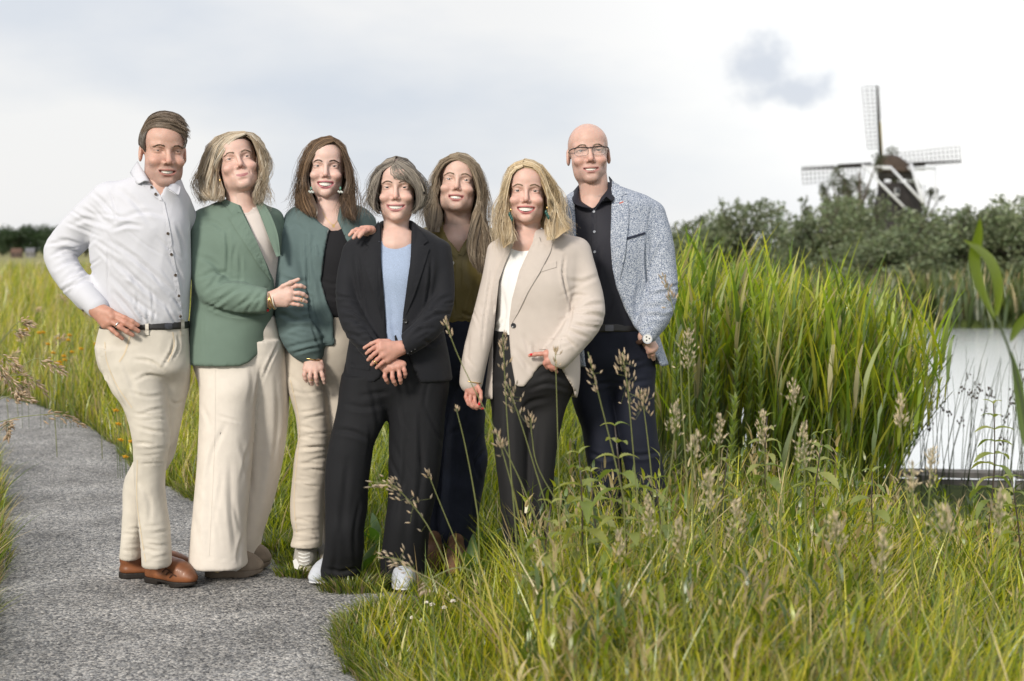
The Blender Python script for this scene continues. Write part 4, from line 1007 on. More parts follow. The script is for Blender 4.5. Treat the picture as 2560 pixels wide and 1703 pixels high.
def man_white_shirt():
    p = Person('smiling man in white shirt and beige jeans with his hand on his hip', 5.6, G(400, 1462)); d = p.d; R = p.root
    hd = Head(418, 378, d-.05, 1.10, yaw=25, pitch=-4, roll=2, jaw=1.08, fl=1.04, wd=1.02, mw=.030, oh=.0058, smile=.006, skin=(.60, .37, .295), lip=(.42, .19, .16), stubble=.55, male=True,
              neck=(398, 492, d+.0), nr=(.054, .062), eye=.0026, brow=(.10, .065, .04), browz=.0165, nose=1.12, chin=1.25).build()
    shirt_m = mat('white_cotton', (.60, .605, .655), rough=.75, bump=.15, bscale=500, vary=.02, wr=.30)
    rows = [(436, 350, 442, .02, .05), (448, 318, 450, .02, .07), (462, 284, 456, .02, .09), (482, 258, 462, .02, .105), (512, 246, 467, .02, .12), (560, 240, 471, .0, .13), (620, 228, 473, 0, .135), (690, 238, 474, 0, .138), (750, 247, 470, 0, .135), (792, 254, 468, 0, .13), (812, 262, 465, 0, .118)]
    sl = p.sleeve([(275, 505, .02, 50), (232, 545, .03, 48), (185, 590, .05, 45), (152, 630, .05, 40), (160, 668, .02, 37), (188, 708, -.03, 35), (220, 745, -.08, 32)], k=.035)
    sl2 = p.sleeve([(440, 515, .06, 36), (480, 580, .16, 34), (540, 620, .24, 30)], k=.03)
    neckhole = carve(d, [(352, 380), (372, 452), (386, 470), (400, 487), (407, 502), (416, 486), (421, 470), (438, 450), (446, 380)], d-.3, d+.02)
    shirt, t = p.cloth('shirt', [loft(d, rows, p=2.3), sl, sl2, neckhole], .006, shirt_m, rum=.006, rsc=7, stretch=(1, 1, .6), seed=1, lines=[
        ([(282, 574), (315, 562), (352, 566)], 6, 7), ([(270, 600), (330, 640), (440, 735)], 8, 6), ([(272, 640), (340, 700), (425, 772)], 8, 6), ([(278, 690), (330, 745), (400, 795)], 7, 5),
        ([(300, 545), (360, 530), (410, 540)], 7, 4), ([(420, 640), (450, 690), (462, 740)], 6, 4), ([(430, 740), (455, 770), (465, 785)], 5, 5), ([(285, 730), (330, 785), (345, 805)], 6, 5), ([(440, 560), (455, 600), (463, 640)], 6, 4),
        ([(140, 600), (170, 602), (205, 615)], 6, 6), ([(128, 640), (160, 625), (200, 632)], 6, 7), ([(138, 672), (170, 655), (207, 655)], 6, 6), ([(155, 705), (185, 682), (215, 682)], 6, 5), ([(175, 730), (200, 705), (225, 708)], 5, 5),
        ([(180, 560), (220, 548), (280, 570)], 7, 6), ([(200, 520), (240, 540), (285, 565)], 7, 5), ([(230, 480), (262, 510), (288, 550)], 6, 4), ([(271, 470), (285, 510), (290, 560)], 3, 4), ([(272, 600), (270, 680), (273, 755)], 3, 3), ([(290, 470), (330, 500), (380, 560)], 9, 4)]+autofold([(120, 600), (200, 560), (230, 620), (235, 740), (160, 720)], 10, -20, 60, 4, 4, 1)+autofold([(255, 600), (420, 600), (455, 780), (270, 790)], 14, 45, 80, 5, 2.6, 2)+autofold([(330, 740), (460, 740), (462, 800), (330, 805)], 8, 75, 40, 4, 4, 3)+autofold([(190, 500), (280, 470), (290, 560), (200, 590)], 5, 20, 70, 5, 3, 4))
    # cuff, collar, placket
    mm = d/F
    V, Q = surf([tube([P(214, 737, d-.085), P(243, 768, d-.12)], [33*mm, 28*mm])], .004)
    cuff = ob('cuff', mesh_np('cuff', V, Q), shirt_m, shirt)
    body_t = tree_of(shirt, ob('tmp', mesh_np('tmp', hd.V, hd.Q), None)); bpy.data.objects.remove(bpy.data.objects['tmp'])
    ribbon('collar', [(344, 404, .05), (350, 414, .0), (361, 431, -.04), (375, 455, -.075)], [(326, 432, .05), (331, 442, -.02), (343, 460, -.08), (361, 451, -.10)], d, shirt_m, shirt)
    ribbon('collar', [(437, 447, .02), (432, 452, -.03), (426, 461, -.06), (419, 471, -.085)], [(450, 463, .02), (450, 471, -.04), (445, 488, -.095), (430, 479, -.105)], d, shirt_m, shirt)
    patch_ob('collar_stand', [(347, 455), (360, 449), (372, 450), (376, 459), (386, 468), (400, 487), (407, 503), (398, 500), (382, 488)], body_t, shirt_m, shirt, off=.007, back=.003, smooth_it=2, fit=.7)
    patch_ob('placket', strip([(405, 505), (419, 570), (427, 630), (438, 690), (446, 745), (451, 797)], 11), t, shirt_m, shirt, off=.0022, smooth_it=1)
    tt = tree_of(shirt, cuff); bm = mat('brown_button', (.10, .07, .05), rough=.3, spec=.5)
    for a, b in ((376, 470), (388.5, 487), (419, 584), (428, 636), (438, 688), (446, 740), (450, 791), (171, 746), (208, 775)): button(R, tree_of(shirt, cuff) if a < 220 else body_t, a, b, 3.6, bm, off=.007 if b < 490 else .003)
    # trousers
    jm = mat('beige_denim', (.60, .555, .485), rough=.85, bump=.25, bscale=420, vary=.10, vscale=14, wr=.34)
    pel = pelvis(d, [(806, 256, 467, 0, .116), (830, 249, 469, 0, .122), (876, 243, 471, 0, .128), (925, 255, 472, 0, .125), (955, 272, 471, .02, .11)])
    l1 = [(870, 245, 400, -.03, .10), (930, 262, 410, -.04, .10), (964, 277, 412, -.05, .10), (1019, 312, 418, -.06, .092), (1060, 326, 422, -.07, .085), (1100, 334, 424, -.07, .08), (1150, 337, 415, -.06, .075), (1200, 338, 410, -.05, .072), (1260, 343, 414, -.04, .07), (1320, 350, 423, -.04, .07), (1360, 355, 426, -.04, .072), (1414, 358, 428, -.04, .07)]
    l2 = [(870, 380, 471, .05, .1), (930, 385, 472, .06, .1), (964, 385, 471, .07, .1), (1010, 375, 460, .08, .09), (1092, 355, 443, .09, .085), (1143, 340, 432, .1, .08), (1193, 316, 405, .1, .075), (1285, 309, 375, .1, .07), (1340, 306, 360, .1, .07), (1394, 302, 356, .1, .07)]
    p.inner += [loft(d, l1, shrink=.02), loft(d, l2, shrink=.02)]
    tr, tt = p.cloth('trousers', [pel, loft(d, l1, k=.02), loft(d, l2, k=.02)], .007, jm, rum=.004, rsc=11, stretch=(1, 1, .8), seed=2, lines=[
        ([(408, 928), (380, 905), (335, 898)], 5, 6), ([(410, 945), (370, 938), (335, 955)], 5, 5), ([(418, 985), (370, 992), (325, 980)], 5, 4), ([(270, 930), (295, 990), (312, 1020)], 5, 5), ([(435, 850), (428, 880), (405, 920)], 4, 6), ([(445, 840), (446, 870), (432, 900)], 4, 5), ([(462, 1000), (440, 1010), (425, 1000)], 5, 4), ([(300, 880), (330, 960), (345, 1010)], 8, 3), ([(350, 1200), (375, 1260), (370, 1320)], 7, 3)]
        +kfold(378, 1085, 46, 150, 9, 4, 1)+kfold(392, 1362, 36, 95, 7, 4, 2)+kfold(330, 1355, 26, 70, 5, 4, 3))
    thr = mat('beige_thread', (.66, .55, .40), rough=.9)
    seam(tr, [(325, 838), (313, 880), (298, 905)], tt, thr, 4); seam(tr, [(262, 855), (266, 900), (290, 960), (330, 1020)], tt, thr); seam(tr, [(343, 1150), (342, 1250), (352, 1330), (364, 1405)], tt, thr); seam(tr, [(432, 830), (435, 865), (420, 905)], tt, thr)
    patch_ob('back_pocket', [(240, 868), (262, 872), (268, 935), (276, 962), (262, 950), (246, 905)], tt, jm, tr, off=.004)
    bl = mat('black_leather', (.018, .016, .015), rough=.4, spec=.5, bump=.2, bscale=200)
    V, Q = surf([loft(d, [(803, 258, 470, 0, .121), (821, 251, 472, 0, .126)], p=2.4)], .0045)
    belt = ob('belt', mesh_np('belt', V, Q), bl, R); bt = bvh(V, Q)
    patch_ob('buckle', [(411, 803), (430, 801), (431, 822), (412, 824)], bt, mat('gunmetal', (.10, .10, .11), rough=.35, metal=.9), belt, off=.006, smooth_it=0)
    for a in (367, 457): patch_ob('belt_loop', [(a-4, 799), (a+4, 799), (a+5, 838), (a-4, 838)], tree_of(tr, belt), jm, tr, off=.006, smooth_it=0)
    # hand on hip
    p.hand((240, 772, -.13, 19), [(275, 782, -.155, 12), (281, 794, -.16, 12), (273, 806, -.16, 12), (263, 812, -.155, 11)],
           [([(279, 780, -.155), (312, 795, -.165), (330, 804, -.16), (345, 813, -.15)], 6.2), ([(282, 791, -.16), (312, 808, -.17), (330, 818, -.165), (346, 828, -.155)], 6.4), ([(274, 801, -.165), (300, 818, -.175), (317, 829, -.17), (332, 838, -.16)], 6.2), ([(263, 811, -.155), (282, 826, -.165), (294, 837, -.165), (306, 847, -.155)], 5.6)], (.54, .28, .205))
    v = P(310, 818, d)-P(280, 800, d); ringband('ring', P(293, 812, d-.172), 7.2*mm, axis_tilt(v), .0016, silver, R, flat=2.0)
    # shoes
    br = mat('brown_leather', (.19, .068, .026), rough=.42, spec=.45, vary=.5, vscale=14, coat=.05, bump=.1, bscale=250); dk = mat('dark_sole', (.02, .016, .014), rough=.6)
    for (hx, tx) in (((376, 1452), (486, 1470)), ((305, 1444), (484, 1436))):
        so, st = shoe('shoe', G(*hx), G(*tx), .098, .1, R, br, dk, ankle=.085, sole_h=.024, heel_h=.012, toe_w=.72, hgt=1.08)
    for k in range(4):
        seam(so.parent.children[-1] if False else R, [(396+k*9, 1424+k*7), (405+k*9, 1416+k*7), (416+k*8, 1420+k*7)], tree_of(*[c for c in R.children if c.name.startswith('shoe')]), mat('shoe_lace', (.05, .02, .012), rough=.8), 3, off=.004, name='shoe_lace')
    # hair
    a = Acc(); tn = [(.13, .094, .066), (.20, .15, .108), (.075, .055, .04), (.28, .22, .17)]
    top = [[(360, 345, -.01), (378, 326, -.035), (398, 322, -.068), (430, 326, -.075), (456, 336, -.05), (466, 352, -.03)],
           [(356, 335, .01), (374, 309, -.03), (402, 302, -.068), (434, 308, -.07), (460, 320, -.04), (472, 330, -.02)],
           [(354, 328, .04), (372, 298, .01), (402, 284, -.03), (434, 289, -.03), (458, 307, -.01), (470, 322, .0)],
           [(353, 328, .08), (372, 295, .06), (404, 279, .04), (434, 284, .04), (456, 304, .05), (464, 325, .05)],
           [(354, 335, .14), (374, 305, .14), (404, 290, .14), (434, 295, .14), (455, 315, .13), (460, 335, .12)]]
    hair_base(a, top, d-.05, (.06, .042, .03), inset=.006, centre=hd.w((0, .07, .02)), hd=hd)
    strands(a, top, 620, d-.05, tn, hd=hd, thick=.0019, jit=.014, wave=.008, wf=1.1, seed=3, ends=.35)
    left = [[(357, 330, .01), (358, 346, .01), (359, 360, .01), (361, 374, .01)], [(374, 332, -.035), (370, 350, -.03), (367, 368, -.02), (365, 384, -.01)], ]
    lb = [[(354, 330, .07), (354, 340, .07), (355, 350, .07), (357, 358, .07)], left[0]]
    rt = [[(462, 338, -.01), (464, 350, .0), (462, 362, .0), (458, 374, .0)], [(468, 330, .03), (468, 345, .04), (466, 358, .04), (461, 370, .04)]]
    for i, g_ in enumerate((left, lb, rt)):
        hair_base(a, g_, d-.05, (.075, .06, .048), inset=.003, centre=hd.w((0, .07, .02)), hd=hd, sub=4)
        strands(a, g_, 130, d-.05, [(.12, .10, .085), (.085, .066, .052), (.17, .15, .13)], hd=hd, thick=.0013, jit=.004, wave=.002, seed=10+i, K=8)
    ob('hair', a.mesh('hair'), mat('hair', attr=True, rough=.42, spec=.45), R)
    tor = [loft(d, rows, shrink=.018), tube([P(404, 425, d+.01), P(400, 492, d+.0)], [.058, .068], k=.03)]
    p.finish(hd, tor, (.60, .37, .295))

def blazer_bits(root, tree, m, lapels=(), flaps=(), seams=(), bcol=None):
    for poly in lapels: patch_ob('lapel', poly, tree, m, root, off=.007, back=.004, smooth_it=3, fit=.55)
    for poly in flaps: patch_ob('pocket_flap', poly, tree, m, root, off=.0035, back=.003, smooth_it=1)

def woman_green_blazer():
    p = Person('blonde woman in sage green blazer and wide cream trousers', 5.74, G(575, 1445)); d = p.d; R = p.root
    hd = Head(595, 397, d-.05, 1.06, yaw=16, pitch=10, roll=-11, jaw=1.05, fl=1.0, mw=.023, oh=.001, smile=.004, closed=True, skin=SK, lip=(.42, .16, .17), neck=(600, 535, d+.0), nr=(.052, .056), eye=.0032, brow=(.26, .19, .14), browz=.018).build()
    gm = mat('sage_wool', (.150, .212, .172), rough=.8, bump=.12, bscale=600, sheen=.05, vary=.03, wr=.16)
    rows = [(500, 556, 640, .03, .05), (512, 530, 664, .03, .08), (532, 502, 686, .03, .105), (560, 488, 700, .02, .12), (600, 482, 704, .0, .13), (640, 482, 703, .0, .136), (700, 482, 700, .0, .136), (760, 480, 692, -.01, .14), (820, 475, 680, -.02, .148), (870, 470, 672, -.02, .152), (908, 467, 668, -.02, .153)]
    sl = p.sleeve([(512, 555, .0, 34), (519, 600, -.03, 43), (521, 650, -.06, 45), (527, 700, -.09, 44), (548, 735, -.13, 40), (600, 744, -.16, 37), (658, 752, -.185, 31)], k=.02)
    sl2 = p.sleeve([(680, 550, .06, 30), (700, 640, .1, 34), (720, 720, .14, 30)], k=.02)
    op_ = carve(d-.1, [(580, 480), (596, 512), (607, 534), (640, 600), (665, 660), (678, 700), (680, 760), (671, 812), (660, 852), (645, 885), (625, 903), (606, 912), (640, 930), (730, 930), (730, 560), (692, 640), (668, 585), (642, 522), (636, 480)], d-.4, d+.0)
    jk, t = p.cloth('blazer', [loft(d, rows, p=2.3), sl, sl2, op_], .0066, gm, rum=.003, rsc=6, seed=4, lines=[
        ([(567, 575), (570, 640), (567, 690)], 5, 8), ([(495, 640), (530, 655), (560, 690)], 8, 4), ([(505, 690), (540, 680), (575, 692)], 7, 6), ([(510, 730), (550, 705), (600, 700)], 7, 7), ([(540, 760), (580, 730), (620, 715)], 7, 6), ([(600, 770), (625, 745), (640, 725)], 6, 6), ([(640, 775), (650, 755), (650, 735)], 5, 5), ([(510, 760), (580, 785), (655, 787)], 6, 8), ([(600, 640), (603, 680)], 5, 5),
        ([(490, 560), (530, 555), (565, 580)], 8, 4), ([(508, 790), (509, 850), (510, 900)], 3, 1.5)]+autofold([(480, 660), (565, 650), (650, 720), (650, 780), (520, 770)], 11, -25, 55, 4.5, 3.2, 5)+autofold([(580, 590), (600, 700), (600, 720), (575, 720)], 3, 80, 60, 5, 2.5, 6))
    blazer_bits(jk, t, gm, lapels=[[(553, 505), (566, 500), (596, 512), (607, 534), (596, 531), (583, 541), (574, 527), (565, 517)], [(571, 542), (588, 533), (607, 534), (640, 600), (665, 660), (678, 702), (650, 668), (620, 620), (590, 575)]])
    ribbon('lapel', [(640, 512, -.03), (655, 548, -.06), (670, 588, -.085), (692, 642, -.10)], [(656, 503, -.02), (677, 538, -.06), (694, 585, -.085), (700, 640, -.095)], d, gm, jk)
    tee = mat('cream_knit', (.68, .61, .57), rough=.85, bump=.2, bscale=700)
    rt = [(512, 560, 655, .02, .05), (530, 535, 680, .02, .09)]+[r for r in rows if 555 < r[0] < 825]
    to, tt = p.cloth('top', [loft(d, rt, p=2.2, shrink=.012), carve(d, [(560, 480), (598, 522), (612, 532), (626, 530), (634, 518), (650, 480)], d-.4, d+.04)], .009, tee, rum=.004, seed=5)
    patch_ob('neck_band', strip([(599, 524), (612, 535), (627, 532), (636, 520)], 7), tree_of(to), tee, to, off=.003)
    wm = mat('cream_twill', (.73, .67, .605), rough=.8, bump=.1, bscale=500, vary=.04, wr=.16)
    pel = pelvis(d, [(790, 500, 690, 0, .12), (830, 485, 700, 0, .13), (865, 482, 706, 0, .128)])
    l1 = [(850, 482, 690, .0, .128), (905, 484, 668, -.02, .125), (964, 500, 652, -.04, .12), (1009, 502, 640, -.04, .12), (1101, 499, 631, -.04, .12), (1170, 495, 626, -.04, .12), (1250, 488, 619, -.04, .12), (1331, 481, 613, -.04, .12), (1400, 474, 616, -.04, .12), (1413, 473, 618, -.04, .12)]
    l2 = [(850, 580, 706, .0, .125), (905, 590, 714, .02, .125), (964, 612, 720, .05, .115), (1055, 608, 718, .10, .10), (1147, 598, 707, .14, .09), (1262, 578, 680, .17, .09), (1331, 568, 657, .18, .09), (1402, 560, 643, .18, .09)]
    p.inner += [loft(d, l1, shrink=.035), loft(d, l2, shrink=.035)]
    tr, tt = p.cloth('trousers', [pel, loft(d, l1, k=.01, p=2.3), loft(d, l2, k=.006, p=2.3)], .0075, wm, rum=.004, rsc=4, stretch=(1.6, 1.6, .3), seed=6, lines=[
        ([(655, 905), (640, 1000), (632, 1100)], 5, 4), ([(545, 1040), (600, 1055)], 4, 3), ([(575, 1150), (580, 1280), (592, 1390)], 10, 4), ([(530, 1100), (525, 1250), (520, 1400)], 12, 3), ([(612, 1330), (600, 1370), (596, 1405)], 6, 5), ([(660, 1000), (655, 1150), (640, 1300)], 10, 4), ([(690, 930), (695, 1050), (680, 1200)], 8, 3), ([(476, 1385), (545, 1398), (616, 1402)], 2.5, 1.5), ([(700, 850), (672, 910), (652, 960)], 4, 5)]+autofold([(500, 920), (640, 920), (620, 1380), (490, 1380)], 9, 85, 120, 7, 2.6, 15))
    seam(tr, [(537, 905), (536, 1100), (522, 1390)], tt, wm, 2)
    mm = d/F
    p.hand((668, 750, -.19, 17), [(720, 722, -.205, 12), (726, 734, -.21, 12), (724, 746, -.21, 12), (716, 757, -.205, 11)],
           [([(721, 721, -.205), (740, 715, -.212), (752, 715, -.21), (762, 719, -.20)], 5.2), ([(727, 733, -.212), (747, 733, -.22), (758, 736, -.215), (767, 742, -.205)], 5.3), ([(725, 745, -.212), (745, 748, -.22), (757, 751, -.215), (766, 755, -.205)], 5.0), ([(716, 757, -.205), (734, 760, -.212), (746, 762, -.21), (756, 764, -.20)], 4.6), ([(688, 733, -.20), (708, 716, -.215), (726, 707, -.22), (746, 699, -.21)], 5.6)], SK)
    ax = P(700, 748, d)-P(660, 752, d)
    for i, (x, r, m_) in enumerate(((664, 24, mat('grey_beads', (.3, .32, .33), rough=.4)), (676, 25, gold), (686, 24, mat('ivory_bangle', (.7, .66, .55), rough=.35)), (681, 27, gold))):
        ringband('bracelet', P(x, 752, d-.19), r*mm, axis_tilt(ax+np.array([0, 0, .01*(i-1.5)])), .0028 if i != 0 else .004, m_, R, sq=.8)
    ringband('ring', P(755, 749, d-.215), 6*mm, axis_tilt(P(766, 752, d)-P(745, 748, d)), .0015, gold, R, flat=1.5)
    V, Q = sphere(P(669, 776, d-.20), .006, 10, 8); ob('bead_charm', mesh_np('bead_charm', V*[1, 1, 1], Q), mat('red_bead', (.5, .02, .03), rough=.3), R)
    su = mat('taupe_suede', (.26, .21, .165), rough=.9, bump=.3, bscale=500, vary=.1); so = mat('taupe_rubber', (.20, .16, .125), rough=.7)
    for hx, tx in (((524, 1441), (648, 1438)), ((590, 1425), (665, 1418))):
        o, st = shoe('sneaker', G(*hx), G(*tx), .095, .1, R, su, so, ankle=.07, sole_h=.028, toe_w=.95)
        if tx[1] > 1430:
            patch_ob('side_stripe', [(566, 1421), (578, 1417), (604, 1421), (592, 1428), (574, 1434), (562, 1432)], st, mat('white_leather', (.75, .74, .72), rough=.5), o, off=.0025, smooth_it=0)
            patch_ob('side_stripe', [(548, 1420), (560, 1418), (545, 1432), (536, 1430)], st, mat('gold_stripe', (.30, .23, .11), rough=.5), o, off=.002, smooth_it=0)
    a = Acc(); D = d-.05; tn = [(.50, .40, .28), (.62, .54, .42), (.34, .25, .16), (.70, .64, .55), (.42, .32, .21)]
    L = [[(616, 335, -.04), (585, 349, -.075), (566, 372, -.085), (554, 396, -.075), (545, 418, -.055), (541, 440, -.04), (545, 465, -.045), (555, 487, -.05), (551, 502, -.055), (539, 503, -.04)],
         [(615, 332, -.03), (577, 340, -.06), (548, 366, -.075), (533, 400, -.065), (526, 440, -.055), (527, 470, -.05), (535, 492, -.05), (543, 503, -.04)],
         [(613, 329, .0), (566, 335, -.02), (531, 364, -.03), (515, 400, -.03), (507, 440, -.03), (506, 468, -.03), (514, 490, -.03), (524, 503, -.03)],
         [(611, 328, .04), (555, 335, .04), (519, 370, .04), (506, 410, .04), (499, 448, .04), (504, 474, .04), (502, 495, .03), (508, 508, .02)],
         [(609, 329, .08), (560, 342, .12), (532, 378, .14), (522, 425, .14), (524, 470, .12), (530, 500, .09)],
         [(609, 330, .09), (600, 345, .16), (590, 385, .18), (585, 430, .17), (585, 475, .12), (585, 500, .1)]]
    Rr = [[(603, 330, .09), (608, 345, .16), (610, 385, .18), (610, 430, .17), (610, 470, .12), (610, 500, .1)],
         [(609, 329, .08), (636, 340, .12), (652, 375, .13), (654, 425, .13), (650, 470, .11), (645, 505, .08)],
         [(610, 329, .03), (638, 336, .05), (658, 362, .05), (665, 395, .05), (664, 430, .05), (659, 462, .05), (655, 490, .05), (652, 508, .04)],
         [(611, 330, .0), (635, 339, .0), (653, 362, .0), (661, 390, .0), (664, 420, .01), (660, 452, .01), (652, 480, .02), (651, 505, .01), (646, 512, .01)],
         [(611, 333, -.04), (630, 345, -.055), (641, 368, -.05), (649, 392, -.03), (652, 418, -.01), (650, 442, .0), (644, 468, .01), (641, 492, .0), (647, 508, -.01)]]
    ce = hd.w((0, .07, .0))
    for g_, sd in ((L, 21), (Rr, 22)):
        hair_base(a, g_, D, (.34, .26, .18), inset=.010, centre=ce, hd=hd); strands(a, g_, 620, D, tn, hd=hd, thick=.0018, jit=.007, wave=.011, wf=1.5, seed=sd, frizz=.010, ends=.14)
        strands(a, g_[2:5], 120, D, tn, hd=hd, thick=.0008, jit=.022, wave=.016, wf=2, seed=sd+50, frizz=.07)
    ob('hair', a.mesh('hair'), mat('hair', attr=True), R)
    for x, y in ((550, 448),): V, Q = sphere(P(x, y+4, d-.09), (.004, .004, .008), 10, 8); ob('earring', mesh_np('earring', V, Q), gold, R)
    tor = [loft(d, rows[1:7], shrink=.035), tube([P(602, 450, d), P(606, 500, d+.0), P(602, 545, d+.0)], [.049, .051, .05], k=.03), ell(P(606, 548, d+.0), (.07, .07, .04), k=.05)]
    p.finish(hd, tor, SK)

def woman_teal_jacket():
    p = Person('long brown haired woman in teal bomber jacket and beige jeans', 5.85, G(775, 1425)); d = p.d; R = p.root
    SK3 = (.70, .485, .42)
    hd = Head(815, 416, d-.05, 1.02, yaw=5, pitch=1, roll=1, jaw=.98, fl=1.03, mw=.031, oh=.0085, smile=.008, skin=SK3, lip=(.48, .17, .20), neck=(822, 555, d+.01), nr=(.048, .050), eye=.0038, brow=(.06, .04, .03), browz=.018, cheek=1.1).build()
    tm = mat('teal_jersey', (.115, .165, .166), rough=.9, bump=.1, bscale=600, vary=.03, wr=.22)
    rows = [(508, 765, 872, .03, .05), (518, 738, 905, .03, .09), (535, 722, 925, .03, .11), (570, 715, 936, .02, .125), (640, 720, 935, 0, .135), (700, 725, 930, 0, .135), (790, 738, 915, 0, .14), (858, 748, 900, 0, .14)]
    sl = p.sleeve([(745, 555, .0, 34), (733, 610, -.04, 43), (728, 670, -.07, 43), (731, 740, -.10, 44), (740, 800, -.12, 48), (760, 848, -.13, 48), (778, 880, -.13, 30)], k=.015)
    sl2 = p.sleeve([(910, 560, .05, 28), (925, 640, .1, 32), (930, 720, .12, 30)], k=.02)
    op_ = carve(d-.1, [(772, 480), (776, 520), (790, 550), (806, 564), (822, 573), (812, 630), (804, 702), (820, 760), (834, 791), (838, 880), (930, 880), (900, 650), (868, 602), (856, 575), (843, 550), (850, 480)], d-.4, d+.0)
    jk, t = p.cloth('bomber_jacket', [loft(d, rows, p=2.3), sl, sl2, op_], .0066, tm, rum=.005, rsc=6, seed=7, lines=[
        ([(766, 590), (769, 650), (770, 720)], 5, 8), ([(700, 690), (735, 705), (768, 702)], 7, 6), ([(770, 720), (778, 790), (805, 830)], 5, 8), ([(692, 780), (740, 800), (778, 795)], 7, 6), ([(705, 830), (750, 815), (800, 828)], 7, 6), ([(715, 870), (760, 860), (805, 850)], 6, 6), ([(730, 885), (770, 872), (800, 868)], 5, 5), ([(700, 740), (730, 760), (760, 755)], 8, 5), ([(785, 580), (780, 640), (790, 700)], 7, 5), ([(710, 575), (735, 560), (760, 575)], 7, 4), ([(795, 650), (800, 720), (820, 800)], 8, 4), ([(728, 528), (712, 570), (700, 620)], 2.5, 2)]+autofold([(692, 640), (765, 640), (775, 860), (720, 880), (690, 780)], 14, 10, 55, 5, 3.4, 7)+autofold([(775, 600), (810, 600), (830, 840), (790, 840)], 6, 80, 70, 5, 3, 8))
    seam(jk, [(821, 574), (811, 632), (803, 702), (820, 762), (833, 792), (836, 856)], t, mat('steel_zip', (.35, .36, .36), rough=.4, metal=.6), 2.5, name='zip')
    patch_ob('hem_band', [(806, 846), (836, 846), (836, 858), (807, 858)], t, tm, jk, off=.002)
    bk = mat('black_jersey', (.012, .012, .015), rough=.8, bump=.15, bscale=500)
    rt = [(530, 745, 905, .02, .09)]+[r for r in rows if 560 < r[0] < 800]
    to, tt = p.cloth('top', [loft(d, rt, p=2.2, shrink=.012), carve(d-.1, [(765, 480), (782, 535), (790, 552), (806, 566), (828, 577), (846, 576), (862, 562), (880, 530), (890, 480)], d-.4, d+.04)], .009, bk, seed=8, lines=[([(805, 700), (830, 712), (850, 705)], 5, 4), ([(808, 730), (835, 745), (850, 738)], 5, 4)])
    jm = mat('sand_denim', (.60, .535, .455), rough=.85, bump=.25, bscale=420, vary=.08, vscale=14, wr=.34)
    pel = pelvis(d, [(785, 745, 900, 0, .115), (830, 728, 908, 0, .125), (867, 712, 906, 0, .128), (930, 712, 900, 0, .12)])
    l1 = [(880, 709, 812, -.02, .1), (954, 716, 816, -.03, .1), (1032, 739, 822, -.03, .095), (1101, 746, 826, -.03, .09), (1137, 739, 824, -.02, .085), (1193, 733, 818, -.01, .08), (1256, 727, 811, 0, .078), (1300, 729, 808, 0, .075), (1331, 735, 806, 0, .073), (1364, 727, 805, 0, .075)]
    l2 = [(880, 800, 900, .04, .1), (1032, 805, 890, .05, .09), (1137, 805, 880, .07, .085), (1256, 808, 862, .1, .075), (1380, 810, 855, .12, .075)]
    p.inner += [loft(d, l1, shrink=.02), loft(d, l2, shrink=.02)]
    tr, tt = p.cloth('trousers', [pel, loft(d, l1, k=.015), loft(d, l2, k=.015)], .007, jm, rum=.004, rsc=11, stretch=(1, 1, .8), seed=9, lines=[([(722, 975), (770, 985), (812, 972)], 5, 3), ([(716, 935), (750, 960), (790, 1010)], 7, 3)]+kfold(783, 1110, 41, 190, 11, 5, 4)+kfold(768, 1325, 38, 80, 6, 5, 5)+kfold(770, 1220, 36, 60, 3, 3, 6))
    seam(tr, [(726, 950), (748, 1060), (742, 1150), (735, 1250), (742, 1340)], tt, mat('beige_thread', (.66, .55, .40), rough=.9))
    mm = d/F
    p.hand((780, 892, -.14, 15), [(766, 922, -.155, 10), (778, 925, -.16, 10), (790, 925, -.16, 10), (801, 920, -.155, 10)],
           [([(765, 921, -.155), (761, 937, -.165), (763, 946, -.16), (766, 953, -.15)], 5), ([(777, 925, -.165), (775, 942, -.175), (777, 952, -.165), (780, 961, -.15)], 5.2), ([(789, 925, -.165), (790, 943, -.175), (792, 953, -.165), (794, 962, -.15)], 5.2), ([(801, 921, -.155), (806, 938, -.165), (809, 948, -.16), (811, 957, -.15)], 5.2), ([(803, 905, -.15), (808, 925, -.145), (812, 945, -.14)], 5.2)], SK)
    ringband('bracelet', P(779, 896, d-.14), 24*mm, axis_tilt((.15, 0, 1)), .0025, gold, R); ringband('ring', P(777, 950, d-.168), 6*mm, axis_tilt((.1, 0, 1)), .0014, gold, R)
    gm_ = mat('grey_mesh', (.42, .40, .37), rough=.8, bump=.4, bscale=300, vary=.15, vscale=60); wr = mat('cream_rubber', (.62, .58, .50), rough=.7)
    o, st = shoe('running_shoe', G(768, 1402), G(762, 1436), .098, .1, R, gm_, wr, ankle=.085, sole_h=.034, toe_w=1.0, hgt=1.1)
    for k in range(4): seam(o, [(745+k, 1382+k*9), (760, 1386+k*9), (776-k, 1382+k*9)], st, mat('white_lace', (.72, .72, .70), rough=.8), 3.2, off=.003, name='shoe_lace')
    patch_ob('side_stripe', [(732, 1402), (740, 1396), (748, 1412), (744, 1424), (736, 1420)], st, mat('white_leather', (.75, .74, .72)), o, off=.002, smooth_it=0)
    shoe('running_shoe', G(826, 1400), G(815, 1425), .095, .1, R, gm_, wr, ankle=.085, sole_h=.034)
    a = Acc(); D = d-.05; tn = [(.115, .07, .04), (.17, .105, .06), (.07, .045, .028), (.26, .165, .095), (.10, .062, .038)]
